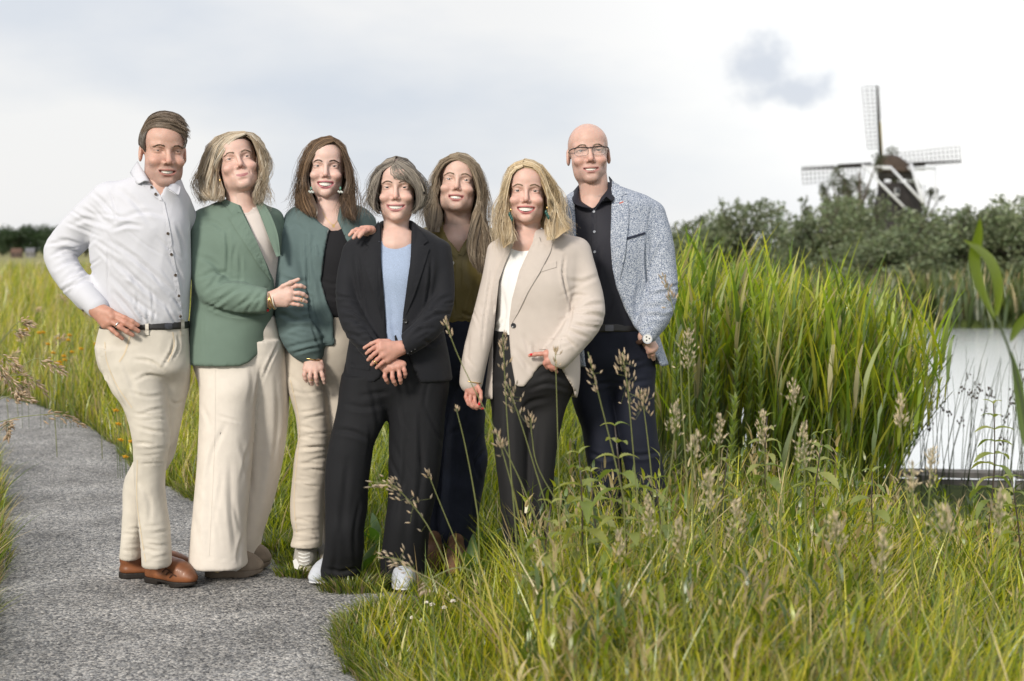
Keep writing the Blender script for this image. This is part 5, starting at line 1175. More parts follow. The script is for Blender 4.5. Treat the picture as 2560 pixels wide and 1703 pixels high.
    L = [[(837, 353, -.055), (809, 364, -.085), (790, 384, -.09), (774, 410, -.075), (767, 440, -.06), (771, 472, -.06), (783, 500, -.07), (794, 526, -.085), (790, 550, -.085)],
         [(835, 349, -.05), (803, 356, -.075), (779, 384, -.08), (765, 420, -.07), (759, 455, -.06), (761, 490, -.06), (775, 520, -.075), (787, 548, -.085)],
         [(831, 343, -.02), (795, 350, -.04), (768, 385, -.045), (755, 430, -.04), (748, 475, -.04), (752, 505, -.045), (762, 528, -.05), (772, 542, -.06)],
         [(827, 339, .03), (788, 350, .03), (760, 390, .03), (749, 440, .03), (741, 485, .02), (740, 508, .0), (732, 514, -.02)],
         [(823, 340, .08), (790, 356, .12), (770, 395, .14), (764, 450, .13), (765, 500, .1), (770, 530, .08)],
         [(825, 341, .09), (815, 360, .17), (812, 400, .18), (812, 450, .16), (812, 500, .12), (812, 530, .1)]]
    Rr = [[(819, 341, .09), (828, 360, .17), (832, 400, .18), (834, 450, .16), (836, 500, .12), (836, 530, .1)],
         [(823, 340, .07), (852, 356, .11), (868, 400, .12), (874, 450, .12), (876, 500, .1), (878, 545, .06)],
         [(827, 340, .02), (857, 360, .02), (873, 400, .02), (881, 445, .02), (884, 495, .0), (889, 530, -.03), (890, 552, -.05)],
         [(830, 345, -.02), (855, 364, -.04), (869, 398, -.04), (876, 440, -.03), (877, 490, -.04), (879, 530, -.06), (881, 556, -.075)],
         [(833, 352, -.055), (855, 370, -.07), (864, 396, -.055), (868, 430, -.03), (869, 462, -.03), (859, 492, -.05), (853, 520, -.075), (859, 545, -.09)]]
    ce = hd.w((0, .07, .0))
    for g_, sd in ((L, 31), (Rr, 32)):
        hair_base(a, g_, D, (.075, .047, .03), inset=.010, centre=ce, hd=hd); strands(a, g_, 620, D, tn, hd=hd, thick=.0017, jit=.005, wave=.004, wf=1.0, seed=sd, ends=.10)
        strands(a, g_[2:5], 100, D, tn, hd=hd, thick=.0008, jit=.022, wave=.016, wf=1.4, seed=sd+50, frizz=.07)
    ob('hair', a.mesh('hair'), mat('hair', attr=True), R)
    for x in (778, 851):
        V, Q = sphere(P(x, 471, d-.09), (.004, .004, .007), 8, 6); e = ob('earring', mesh_np('earring', V, Q), mat('jade', (.15, .35, .26), rough=.3), R)
        for k in range(4):
            V, Q = sphere(P(x+(k-1.5)*3, 479+2*(k % 2), d-.09), .0048, 8, 6); ob('bead', mesh_np('bead', V, Q), mat('glass_bead', (.55, .58, .55), rough=.1, spec=.7), e)
    body_rows = rows[1:]
    tor = [loft(d, body_rows[:5], shrink=.035), tube([P(820, 470, d), P(822, 520, d+.0), P(824, 560, d-.0)], [.045, .048, .050], k=.03), ell(P(826, 562, d-.015), (.085, .075, .045), k=.05)]
    p.finish(hd, tor, SK3)
    bt = tree_of([c for c in R.children if c.name.startswith('body')][0])
    nk = seam(R, [(806, 530), (820, 552), (834, 562), (846, 548), (850, 535)], bt, gold, 1.2, name='necklace'); patch_ob('pendant', [(831, 561), (837, 561), (837, 569), (831, 569)], bt, gold, nk, off=.002)

def woman_black_suit():
    p = Person('grey bobbed woman in black suit and light blue top, hands crossed', 5.6, G(940, 1458)); d = p.d; R = p.root
    SK4 = (.68, .455, .385)
    hd = Head(990, 469, d-.06, 1.02, yaw=1, pitch=0, roll=0, jaw=1.0, fl=1.08, mw=.034, oh=.0066, smile=.010, skin=SK4, lip=(.50, .22, .22), neck=(990, 600, d+.01), nr=(.050, .053), eye=.0032, brow=(.16, .12, .095), browz=.0185, cheek=1.1, chin=1.05).build()
    bm = mat('black_wool', (.0105, .0112, .015), rough=.8, bump=.12, bscale=600, sheen=.05, wr=.16)
    rows = [(552, 955, 1030, .03, .05), (566, 935, 1048, .03, .08), (584, 900, 1082, .03, .10), (604, 872, 1108, .03, .112), (630, 866, 1116, .02, .12), (690, 876, 1110, 0, .13), (740, 884, 1104, 0, .13), (790, 886, 1102, 0, .13), (840, 876, 1112, 0, .13), (900, 866, 1124, 0, .135), (950, 861, 1131, 0, .137)]
    sl = p.sleeve([(884, 632, .0, 28), (872, 690, -.03, 29), (870, 750, -.06, 29), (884, 808, -.11, 30), (918, 858, -.155, 27), (944, 893, -.17, 23)], k=.014)
    sl2 = p.sleeve([(1100, 628, 0, 28), (1106, 690, -.03, 29), (1104, 755, -.06, 30), (1080, 808, -.12, 32), (1040, 845, -.165, 30), (1006, 868, -.185, 25)], k=.014)
    op_ = carve(d-.1, [(946, 530), (950, 568), (952, 640), (960, 740), (968, 846), (960, 925), (950, 944), (935, 953), (940, 970), (1062, 970), (1046, 945), (1030, 905), (1006, 832), (1010, 780), (1026, 660), (1030, 568), (1036, 530)], d-.4, d+.0)
    jk, t = p.cloth('blazer', [loft(d, rows, p=2.4), sl, sl2, op_], .0066, bm, rum=.003, rsc=6, seed=10, lines=[
        ([(895, 640), (902, 700), (915, 780)], 5, 7), ([(1078, 640), (1075, 700), (1065, 770)], 5, 7), ([(850, 770), (880, 775), (905, 795)], 6, 6), ([(855, 795), (890, 800), (920, 830)], 6, 6), ([(1125, 740), (1095, 755), (1070, 790)], 6, 6), ([(1120, 790), (1085, 790), (1050, 815)], 6, 6), ([(1090, 820), (1060, 820), (1030, 840)], 6, 5), ([(900, 840), (925, 835), (945, 860)], 5, 5), ([(905, 800), (940, 860), (955, 900)], 6, 6), ([(1060, 850), (1080, 860), (1110, 840)], 6, 6)]+autofold([(848, 740), (900, 740), (945, 880), (900, 870), (860, 820)], 8, 25, 50, 4.5, 4, 9)+autofold([(1130, 730), (1070, 740), (1010, 860), (1060, 860), (1120, 800)], 8, -25, 50, 4.5, 4, 10))
    blazer_bits(jk, t, bm, lapels=[[(946, 552), (950, 568), (952, 640), (960, 740), (968, 846), (955, 800), (930, 720), (908, 655), (912, 625), (922, 615), (910, 608), (934, 572)], [(1030, 552), (1050, 575), (1070, 603), (1058, 612), (1073, 622), (1062, 660), (1035, 740), (1010, 800), (1008, 782), (1026, 660), (1029, 568)]], flaps=[[(877, 905), (925, 912), (924, 927), (876, 919)]])
    bt_ = mat('black_button', (.02, .02, .022), rough=.25, spec=.5)
    button(jk, t, 1013, 803, 6.5, bt_, off=.004)
    for k in range(3): button(jk, t, 1020+k*9, 884-k*5, 3, bt_)
    lb = mat('blue_lurex', (.34, .42, .58), rough=.55, bump=.5, bscale=700, vary=.28, vscale=420)
    rt = [(585, 915, 1068, .02, .09)]+[r for r in rows if 600 < r[0] < 905]
    to, tt = p.cloth('top', [loft(d, rt, p=2.2, shrink=.013), carve(d-.1, [(930, 530), (948, 600), (966, 611), (990, 615), (1012, 613), (1032, 606), (1050, 530)], d-.4, d+.04)], .009, lb, seed=11, lines=[([(975, 780), (985, 830), (1000, 880)], 6, 5), ([(965, 700), (980, 760), (985, 800)], 7, 3)])
    patch_ob('neck_band', strip([(948, 602), (968, 614), (990, 617), (1012, 615), (1031, 608)], 5), tree_of(to), lb, to, off=.003)
    pm = mat('black_crepe', (.0095, .010, .0125), rough=.8, bump=.1, bscale=500)
    pel = pelvis(d, [(830, 892, 1092, 0, .112), (880, 872, 1108, 0, .12), (940, 859, 1119, 0, .125), (1000, 850, 1117, 0, .12)])
    l1 = [(940, 858, 972, -.02, .1), (1000, 848, 970, -.03, .1), (1050, 838, 962, -.04, .1), (1113, 823, 934, -.05, .1), (1150, 817, 928, -.05, .1), (1216, 814, 920, -.05, .1), (1276, 815, 917, -.04, .1), (1315, 815, 910, -.04, .1), (1374, 812, 909, -.02, .085), (1420, 803, 902, .01, .065), (1446, 799, 898, .02, .06)]
    l2 = [(940, 966, 1119, 0, .11), (1058, 973, 1111, 0, .11), (1177, 972, 1099, 0, .105), (1256, 970, 1085, 0, .1), (1295, 965, 1076, 0, .1), (1355, 957, 1070, .01, .085), (1414, 951, 1066, .03, .065), (1440, 953, 1064, .035, .06), (1454, 956, 1063, .035, .06)]
    p.inner += [loft(d, l1, shrink=.03), loft(d, l2, shrink=.03)]
    tr, tt = p.cloth('trousers', [pel, loft(d, l1, k=.02, p=2.3), loft(d, l2, k=.02, p=2.3)], .0075, pm, rum=.004, rsc=4, stretch=(1.5, 1.5, .35), seed=12, lines=[
        ([(900, 990), (935, 985), (970, 980)], 7, 5), ([(860, 1010), (910, 1020), (965, 1010)], 8, 4), ([(835, 1075), (880, 1080), (925, 1100)], 8, 5), ([(870, 1150), (860, 1280), (860, 1400)], 9, 5), ([(1020, 1050), (1020, 1200), (1010, 1400)], 12, 4), ([(810, 1420), (850, 1430), (895, 1420)], 6, 6), ([(955, 1430), (1000, 1420), (1060, 1435)], 6, 6), ([(1060, 1040), (1050, 1200), (1045, 1350)], 10, 4), ([(900, 1250), (885, 1340), (890, 1430)], 6, 4)]+autofold([(850, 960), (1110, 960), (1060, 1430), (820, 1430)], 14, 85, 130, 7, 3.2, 16))
    mm = d/F; HS = (.56, .30, .235)
    p.hand((1002, 870, -.195, 16), [(952, 860, -.215, 10), (952, 873, -.22, 11), (958, 887, -.22, 11), (968, 899, -.215, 10)],
           [([(952, 860, -.215), (934, 870, -.225), (924, 877, -.222), (916, 884, -.215)], 5), ([(952, 872, -.222), (936, 885, -.232), (927, 893, -.228), (920, 900, -.22)], 5.1), ([(957, 886, -.222), (943, 899, -.232), (935, 906, -.228), (929, 912, -.22)], 5.1), ([(967, 898, -.215), (954, 908, -.225), (947, 914, -.222), (941, 920, -.215)], 4.8), ([(972, 853, -.205), (946, 853, -.212), (928, 860, -.21), (911, 870, -.20)], 5.3)], HS)
    p.hand((945, 898, -.17, 15), [(966, 925, -.195, 10), (982, 921, -.2, 10), (997, 917, -.2, 10), (1007, 911, -.195, 9)],
           [([(965, 925, -.195), (962, 941, -.205), (966, 950, -.20), (970, 957, -.185)], 5), ([(981, 921, -.202), (981, 944, -.212), (985, 954, -.205), (989, 962, -.19)], 5.2), ([(996, 917, -.202), (999, 940, -.212), (1001, 950, -.205), (1002, 958, -.19)], 5.1), ([(1006, 911, -.195), (1011, 926, -.205), (1013, 935, -.20), (1012, 943, -.185)], 4.8)], HS)
    ringband('ring', P(938, 905, d-.232), 6*mm, axis_tilt((-.7, 0, -.7)), .0016, gold, R, flat=1.6)
    wl = mat('pale_grey_knit', (.55, .58, .64), rough=.75, bump=.2, bscale=500); ws = mat('white_rubber', (.70, .71, .73), rough=.6)
    shoe('slip_on_shoe', G(868, 1436), G(784, 1466), .095, .1, R, wl, ws, ankle=.06, sole_h=.02, toe_w=.9)
    shoe('slip_on_shoe', G(1014, 1435), G(1008, 1484), .095, .1, R, wl, ws, ankle=.06, sole_h=.02, toe_w=.95)
    a = Acc(); D = d-.06; tn = [(.20, .17, .145), (.10, .085, .072), (.38, .34, .29), (.15, .125, .105), (.50, .44, .36), (.07, .058, .05)]
    L = [[(980, 413, -.075), (956, 428, -.09), (949, 450, -.08), (942, 478, -.07), (939, 503, -.065), (943, 524, -.06), (950, 536, -.05)],
         [(983, 407, -.06), (952, 424, -.07), (941, 450, -.065), (933, 478, -.06), (932, 503, -.06), (939, 524, -.055), (952, 536, -.05)],
         [(986, 401, -.02), (950, 416, -.03), (932, 446, -.03), (921, 474, -.03), (920, 496, -.03), (928, 518, -.03), (950, 534, -.03)],
         [(988, 398, .03), (952, 413, .04), (931, 446, .04), (923, 478, .04), (924, 502, .04), (934, 520, .03), (954, 532, .01)],
         [(991, 398, .08), (965, 420, .14), (955, 455, .16), (952, 490, .15), (958, 515, .1), (968, 530, .05)],
         [(993, 398, .09), (990, 420, .17), (990, 455, .19), (990, 490, .16), (990, 520, .1)]]
    Rr = [[(987, 398, .09), (990, 420, .17), (990, 455, .19), (990, 490, .16), (990, 520, .1)],
         [(992, 398, .08), (1022, 420, .14), (1032, 455, .16), (1036, 490, .15), (1030, 515, .1), (1022, 530, .05)],
         [(995, 397, .03), (1035, 418, .04), (1056, 448, .04), (1065, 482, .04), (1062, 504, .04), (1052, 520, .03), (1032, 533, .01)],
         [(992, 400, -.02), (1028, 418, -.035), (1050, 448, -.04), (1063, 480, -.03), (1062, 502, -.03), (1050, 521, -.03), (1030, 535, -.03)],
         [(987, 405, -.06), (1017, 426, -.085), (1037, 452, -.085), (1049, 480, -.07), (1050, 505, -.06), (1043, 522, -.05), (1031, 536, -.05)],
         [(983, 409, -.07), (1010, 432, -.1), (1029, 456, -.1), (1041, 476, -.08), (1044, 500, -.065), (1041, 520, -.06), (1035, 535, -.05)]]
    bang = [[(982, 412, -.075), (977, 422, -.095), (979, 434, -.105), (986, 444, -.11), (996, 451, -.11)], [(986, 408, -.07), (990, 422, -.10), (998, 436, -.11), (1008, 447, -.11), (1019, 454, -.10)], [(989, 406, -.065), (1004, 424, -.095), (1018, 442, -.10), (1030, 457, -.09), (1040, 474, -.075)]]
    ce = hd.w((0, .07, .0))
    for g_, sd in ((L, 41), (Rr, 42)):
        hair_base(a, g_, D, (.10, .086, .072), inset=.010, centre=ce, hd=hd); strands(a, g_, 560, D, tn, hd=hd, thick=.0017, jit=.005, wave=.004, wf=.8, seed=sd, ends=.07)
        strands(a, g_[1:4], 80, D, tn, hd=hd, thick=.0008, jit=.022, wave=.016, wf=1.4, seed=sd+50, frizz=.07)
    hair_base(a, bang, D, (.10, .086, .072), inset=.006, centre=ce, hd=hd); strands(a, bang, 230, D, tn, hd=hd, thick=.0015, jit=.005, wave=.003, seed=43, ends=.2)
    ob('hair', a.mesh('hair'), mat('hair', attr=True), R)
    tor = [loft(d, rows[2:8], shrink=.036), tube([P(990, 530, d), P(990, 575, d+.01), P(990, 610, d)], [.046, .048, .050], k=.03), ell(P(990, 612, d-.005), (.075, .075, .045), k=.05)]
    p.finish(hd, tor, SK4)

def woman_olive_blouse():
    p = Person('woman with very long hair in olive blouse and dark jeans at the back', 6.05, G(1140, 1432)); d = p.d; R = p.root
    SK5 = (.66, .45, .375)
    hd = Head(1144, 451, d-.06, 1.10, yaw=-1, pitch=9, roll=4, jaw=1.06, fl=1.0, mw=.029, oh=.0062, smile=.007, skin=SK5, lip=(.46, .19, .18), neck=(1145, 590, d+.01), nr=(.053, .058), eye=.0036, brow=(.20, .145, .10), browz=.018, cheek=1.12).build()
    om = mat('olive_satin', (.20, .158, .055), rough=.45, spec=.35, vary=.08, vscale=8, bump=.05, bscale=300, wr=.2)
    rows = [(556, 1105, 1185, .03, .05), (570, 1070, 1225, .03, .085), (590, 1052, 1248, .03, .105), (620, 1046, 1256, .02, .12), (690, 1058, 1246, 0, .128), (750, 1070, 1234, 0, .125), (805, 1078, 1226, 0, .12)]
    sl = p.sleeve([(1068, 605, .02, 32), (1010, 618, -.16, 30), (960, 615, -.30, 26), (935, 600, -.42, 20)], k=.02)
    sl2 = p.sleeve([(1235, 610, .02, 32), (1245, 700, .05, 32), (1240, 780, .06, 28)], k=.02)
    op_ = carve(d-.1, [(1100, 520), (1106, 575), (1124, 605), (1147, 634), (1163, 600), (1182, 575), (1190, 520)], d-.4, d+.0)
    jk, t = p.cloth('blouse', [loft(d, rows, p=2.2), sl, sl2, op_], .007, om, rum=.010, rsc=7, stretch=(1.3, 1.3, .6), seed=13, lines=[([(1125, 690), (1130, 740), (1140, 790)], 7, 6), ([(1190, 700), (1180, 760), (1165, 800)], 7, 6), ([(1150, 640), (1150, 720)], 3, 4), ([(1150, 780), (1180, 790), (1205, 780)], 5, 6)])
    patch_ob('collar', [(1098, 560), (1106, 575), (1124, 605), (1147, 636), (1142, 650), (1118, 625), (1100, 595)], t, om, jk, off=.006, smooth_it=4); patch_ob('collar', [(1147, 636), (1163, 602), (1182, 575), (1192, 585), (1175, 615), (1158, 640)], t, om, jk, off=.006, smooth_it=4)
    patch_ob('placket', strip([(1147, 640), (1146, 720), (1148, 795)], 14), t, om, jk, off=.002)
    button(jk, t, 1131, 658, 5, mat('pearl', (.7, .68, .62), rough=.2, spec=.6), off=.003)
    jm = mat('dark_denim', (.022, .027, .048), rough=.8, bump=.3, bscale=420, vary=.45, vscale=9)
    pel = pelvis(d, [(790, 1078, 1228, 0, .118), (860, 1070, 1236, 0, .126), (960, 1068, 1234, 0, .125)])
    l1 = [(930, 1138, 1232, 0, .11), (1030, 1120, 1212, -.01, .11), (1090, 1114, 1211, -.02, .11), (1145, 1110, 1218, -.02, .11), (1197, 1106, 1210, -.02, .105), (1295, 1100, 1194, -.01, .1), (1350, 1099, 1187, 0, .1), (1386, 1098, 1192, 0, .1), (1410, 1098, 1190, 0, .1)]
    l2 = [(930, 1070, 1150, .02, .11), (1100, 1062, 1130, .05, .1), (1250, 1050, 1110, .06, .1), (1405, 1045, 1100, .06, .1)]
    p.inner += [loft(d, l1, shrink=.03), loft(d, l2, shrink=.03)]
    tr, tt = p.cloth('trousers', [pel, loft(d, l1, k=.015, p=2.4), loft(d, l2, k=.015)], .0075, jm, rum=.008, rsc=6, stretch=(1, 1, .7), seed=14, lines=[([(1205, 1080), (1180, 1130), (1190, 1170)], 6, 8), ([(1216, 1120), (1190, 1160), (1200, 1200)], 6, 8), ([(1150, 1000), (1140, 1200), (1135, 1390)], 9, 4), ([(1200, 1200), (1185, 1250), (1185, 1330)], 7, 5), ([(1180, 1000), (1160, 1060), (1120, 1090)], 7, 4)])
    V, Q = surf([loft(d, [(796, 1077, 1229, 0, .121), (812, 1075, 1231, 0, .123)], p=2.4)], .005); ob('waistband', mesh_np('waistband', V, Q), jm, tr)
    p.hand((935, 592, -.46, 14), [(905, 573, -.52, 8), (913, 572, -.53, 8), (922, 572, -.53, 8), (930, 573, -.52, 8)],
           [([(905, 573, -.525), (892, 574, -.545), (882, 579, -.555), (874, 588, -.56)], 4.8), ([(912, 572, -.53), (900, 577, -.555), (891, 585, -.565), (884, 595, -.57)], 5), ([(921, 572, -.53), (911, 577, -.555), (904, 585, -.565), (898, 593, -.57)], 4.8), ([(930, 573, -.52), (921, 575, -.54), (914, 579, -.55), (907, 585, -.555)], 4.5)], (.62, .36, .29))
    bs = mat('brown_suede', (.16, .085, .05), rough=.9, vary=.2); shoe('ankle_boot', G(1142, 1418), G(1132, 1450), .09, .1, R, bs, mat('dark_sole', (.02, .016, .014)), ankle=.09)
    shoe('ankle_boot', G(1085, 1412), G(1078, 1438), .09, .1, R, bs, mat('dark_sole', (.02, .016, .014)), ankle=.09)
    a = Acc(); D = d-.06; tn = [(.27, .205, .14), (.38, .30, .21), (.15, .11, .075), (.52, .44, .33), (.21, .155, .10)]
    L = [[(1147, 399, -.075), (1115, 408, -.09), (1099, 428, -.08), (1091, 458, -.06), (1088, 490, -.05), (1095, 516, -.05), (1100, 545, -.06), (1097, 585, -.075)],
         [(1146, 393, -.06), (1112, 402, -.075), (1095, 430, -.07), (1086, 465, -.05), (1080, 505, -.04), (1082, 545, -.06), (1085, 585, -.08)],
         [(1146, 386, -.02), (1110, 395, -.03), (1090, 432, -.03), (1080, 472, -.02), (1068, 512, -.02), (1064, 546, -.04), (1070, 582, -.07)],
         [(1145, 384, .04), (1110, 395, .05), (1090, 435, .05), (1081, 480, .04), (1072, 520, .03), (1068, 550, .02), (1075, 580, .0)],
         [(1145, 385, .08), (1115, 405, .14), (1104, 450, .16), (1098, 500, .14), (1095, 550, .1), (1095, 580, .08)],
         [(1147, 386, .09), (1142, 405, .17), (1142, 450, .19), (1142, 500, .16), (1142, 560, .1)]]
    Rr = [[(1141, 386, .09), (1148, 405, .17), (1150, 450, .19), (1150, 500, .16), (1152, 560, .1)],
         [(1144, 385, .07), (1180, 402, .12), (1196, 450, .14), (1204, 510, .12), (1210, 570, .08), (1212, 620, .04)],
         [(1145, 384, .03), (1188, 400, .04), (1206, 440, .04), (1214, 490, .03), (1216, 540, .02), (1226, 582, -.03), (1224, 640, -.09), (1212, 695, -.12)],
         [(1144, 388, -.03), (1180, 405, -.05), (1197, 440, -.05), (1204, 480, -.04), (1206, 530, -.05), (1208, 580, -.08), (1205, 640, -.13), (1206, 690, -.145)],
         [(1144, 394, -.065), (1173, 408, -.09), (1187, 438, -.085), (1197, 474, -.07), (1199, 510, -.06), (1193, 545, -.08), (1185, 590, -.12), (1185, 640, -.15), (1199, 684, -.155)],
         [(1144, 399, -.075), (1172, 412, -.095), (1185, 442, -.09), (1194, 476, -.075), (1197, 505, -.065), (1189, 532, -.075), (1179, 562, -.1), (1167, 604, -.14), (1169, 640, -.155), (1183, 672, -.16)]]
    ce = hd.w((0, .07, .0))
    for g_, sd in ((L, 51), (Rr, 52)):
        hair_base(a, g_, D, (.14, .105, .07), inset=.010, centre=ce, hd=hd); strands(a, g_, 700, D, tn, hd=hd, thick=.0018, jit=.006, wave=.010, wf=1.5, seed=sd, ends=.10, K=11)
        strands(a, g_[1:4], 120, D, tn, hd=hd, thick=.0008, jit=.022, wave=.016, wf=1.6, seed=sd+50, frizz=.07)
    strands(a, [[(1192, 505, -.07), (1215, 560, -.06), (1232, 590, -.07), (1250, 600, -.08)], [(1205, 540, -.07), (1218, 575, -.07), (1232, 600, -.08), (1240, 612, -.09)]], 40, D, tn, thick=.0012, jit=.01, seed=55)
    ob('hair', a.mesh('hair'), mat('hair', attr=True), R)
    tor = [loft(d, rows[1:6], shrink=.036), tube([P(1142, 500, d), P(1144, 560, d+.01), P(1146, 600, d-.0)], [.049, .053, .052], k=.03), ell(P(1146, 605, d-.015), (.085, .075, .055), k=.05)]
    p.finish(hd, tor, SK5)

def woman_beige_blazer():
    p = Person('blonde woman in pale beige blazer, thumb hooked over her trouser pocket', 5.7, G(1310, 1432)); d = p.d; R = p.root
    SK6 = (.67, .435, .365)
    hd = Head(1316, 478, d-.06, 1.05, yaw=-2, pitch=2, roll=1, jaw=1.04, fl=1.0, mw=.032, oh=.0082, smile=.009, skin=SK6, lip=(.46, .15, .15), neck=(1318, 605, d+.01), nr=(.052, .056), eye=.0038, brow=(.24, .17, .11), browz=.019, cheek=1.12).build()
    bm = mat('beige_wool', (.56, .495, .45), rough=.8, bump=.12, bscale=600, vary=.03, wr=.16)
    rows = [(572, 1292, 1352, .03, .05), (582, 1268, 1400, .03, .08), (594, 1248, 1440, .03, .10), (612, 1234, 1462, .03, .115), (650, 1230, 1468, .02, .125), (710, 1232, 1455, 0, .132), (780, 1234, 1444, 0, .132), (850, 1228, 1446, 0, .135), (920, 1220, 1450, 0, .14), (960, 1215, 1448, 0, .142), (994, 1212, 1442, 0, .142)]
    sl = p.sleeve([(1244, 628, .0, 26), (1236, 690, -.03, 29), (1218, 770, -.06, 30), (1198, 850, -.09, 31), (1184, 915, -.10, 31), (1178, 954, -.10, 29)], k=.012)
    sl2 = p.sleeve([(1442, 628, .01, 34), (1456, 690, -.02, 38), (1468, 750, -.04, 41), (1466, 796, -.08, 41), (1432, 846, -.13, 37), (1396, 890, -.155, 33)], k=.018)
    op_ = carve(d-.1, [(1288, 545), (1284, 608), (1262, 660), (1247, 703), (1239, 777), (1232, 842), (1232, 1015), (1292, 1015), (1288, 951), (1279, 902), (1274, 842), (1274, 797), (1280, 750), (1299, 678), (1333, 603), (1342, 545)], d-.4, d+.02)
    op2 = carve(d-.1, [(1285, 960), (1298, 964), (1310, 964), (1330, 940), (1345, 916), (1366, 902), (1403, 920), (1434, 972), (1445, 1015), (1280, 1015)], d-.4, d+.02)
    jk, t = p.cloth('blazer', [loft(d, rows, p=2.4), sl, sl2, op_, op2], .0066, bm, rum=.0035, rsc=6, seed=15, lines=[
        ([(1412, 640), (1408, 690), (1424, 760)], 4, 8), ([(1495, 690), (1455, 705), (1420, 700)], 7, 4), ([(1508, 760), (1470, 765), (1435, 780)], 7, 6), ([(1512, 795), (1475, 785), (1432, 790)], 7, 7), ([(1500, 820), (1465, 815), (1428, 812)], 6, 6), ([(1470, 845), (1445, 835), (1420, 825)], 6, 6), ([(1440, 870), (1420, 850), (1410, 842)], 5, 5), ([(1290, 870), (1310, 900), (1335, 935)], 8, 5), ([(1330, 860), (1340, 890), (1355, 900)], 6, 5), ([(1430, 740), (1425, 800), (1405, 850)], 5, 5), ([(1228, 700), (1212, 790), (1205, 870)], 4, 5), ([(1230, 650), (1226, 700), (1215, 745)], 5, 4)]+autofold([(1430, 720), (1505, 720), (1505, 820), (1420, 880), (1400, 850)], 10, -10, 60, 4.5, 3.6, 11)+autofold([(1190, 780), (1228, 700), (1215, 900), (1160, 920)], 5, 70, 60, 4.5, 3, 12)+autofold([(1290, 850), (1340, 870), (1340, 930), (1300, 940)], 4, 55, 50, 5, 3, 13))
    blazer_bits(jk, t, bm, lapels=[[(1336, 596), (1348, 592), (1352, 605), (1368, 615), (1383, 602), (1376, 630), (1350, 680), (1320, 730), (1296, 780), (1280, 808), (1274, 798), (1280, 750), (1299, 678)], [(1286, 600), (1282, 612), (1262, 660), (1247, 703), (1239, 777), (1234, 790), (1230, 740), (1240, 680), (1258, 640), (1270, 612)]],
                flaps=[[(1348, 666), (1391, 653), (1391, 668), (1345, 682)], [(1346, 843), (1403, 847), (1400, 872), (1347, 874)]])
    button(jk, t, 1284, 814, 6.5, mat('dark_button', (.03, .03, .035), rough=.25, spec=.5), off=.003)
    wm = mat('white_crepe', (.80, .79, .78), rough=.7, bump=.1, bscale=500)
    rt = [(590, 1262, 1420, .02, .09)]+[r for r in rows if 600 < r[0] < 800]+[(844, 1228, 1446, 0, .135)]
    to, tt = p.cloth('top', [loft(d, rt, p=2.2, shrink=.013), carve(d-.1, [(1272, 545), (1281, 612), (1310, 609), (1336, 602), (1352, 545)], d-.4, d+.04)], .009, wm, rum=.004, seed=16, lines=[([(1255, 720), (1262, 780), (1255, 830)], 6, 5), ([(1290, 640), (1270, 690), (1262, 740)], 7, 3), ([(1262, 795), (1250, 815), (1238, 822)], 5, 6)])
    pm = mat('charcoal_crepe', (.015, .0145, .016), rough=.75, bump=.1, bscale=500)
    pel = pelvis(d, [(825, 1236, 1440, 0, .118), (900, 1228, 1448, 0, .13), (960, 1226, 1437, 0, .13), (1005, 1226, 1420, 0, .12)])
    l1 = [(960, 1226, 1334, -.01, .1), (1101, 1235, 1320, -.02, .1), (1239, 1250, 1318, -.02, .1), (1330, 1258, 1318, -.01, .1), (1408, 1264, 1324, 0, .1)]
    l2 = [(960, 1318, 1436, .02, .105), (1010, 1316, 1417, .02, .1), (1101, 1308, 1395, .02, .1), (1239, 1300, 1381, .02, .1), (1377, 1298, 1371, .03, .1), (1408, 1298, 1370, .03, .1)]
    p.inner += [loft(d, l1, shrink=.03), loft(d, l2, shrink=.03)]
    p.cloth('trousers', [pel, loft(d, l1, k=.02, p=2.3), loft(d, l2, k=.02, p=2.3)], .0075, pm, rum=.004, rsc=4, stretch=(1.5, 1.5, .35), seed=17, lines=[([(1345, 945), (1370, 935), (1410, 945)], 5, 6), ([(1320, 975), (1370, 960), (1425, 975)], 6, 5), ([(1300, 1050), (1320, 1010), (1370, 995)], 8, 5), ([(1270, 1000), (1275, 1200)], 9, 4), ([(1350, 1050), (1345, 1200), (1340, 1380)], 9, 4)])
    mm = d/F; HS = (.56, .28, .22)
    p.hand((1180, 948, -.115, 15), [(1171, 974, -.125, 9), (1179, 980, -.13, 9), (1188, 982, -.13, 9)],
           [([(1169, 973, -.125), (1165, 993, -.13), (1172, 1010, -.135), (1183, 1020, -.13)], 4.8), ([(1178, 980, -.13), (1175, 1001, -.14), (1181, 1015, -.14), (1192, 1022, -.13)], 4.8), ([(1187, 982, -.13), (1187, 1004, -.14), (1194, 1016, -.14), (1204, 1021, -.13)], 4.7), ([(1192, 962, -.13), (1201, 980, -.15), (1202, 995, -.155), (1199, 1014, -.15)], 5)], HS)
    red = (.62, .02, .03)
    nail_discs(d, [(1198, 1010, -.163, 5), (1207, 1021, -.137, 70)], .0062, 'red_nail', R, red)
    p.hand((1402, 898, -.16, 17), [(1368, 886, -.172, 12), (1372, 902, -.175, 12), (1382, 914, -.17, 12)],
           [([(1372, 884, -.175), (1352, 885, -.18), (1338, 886, -.178), (1324, 889, -.172)], 5.4), ([(1370, 897, -.178), (1362, 908, -.178), (1368, 920, -.165)], 5.2), ([(1378, 906, -.18), (1374, 917, -.178), (1380, 926, -.165)], 5), ([(1388, 912, -.178), (1387, 922, -.175), (1392, 930, -.16)], 5)], HS)
    nail_discs(d, [(1328, 886.5, -.181, 88)], .0068, 'red_nail', R, red)
    ringband('bracelet', P(1180, 953, d-.11), 24*mm, axis_tilt((.2, 0, 1)), .0022, gold, R)
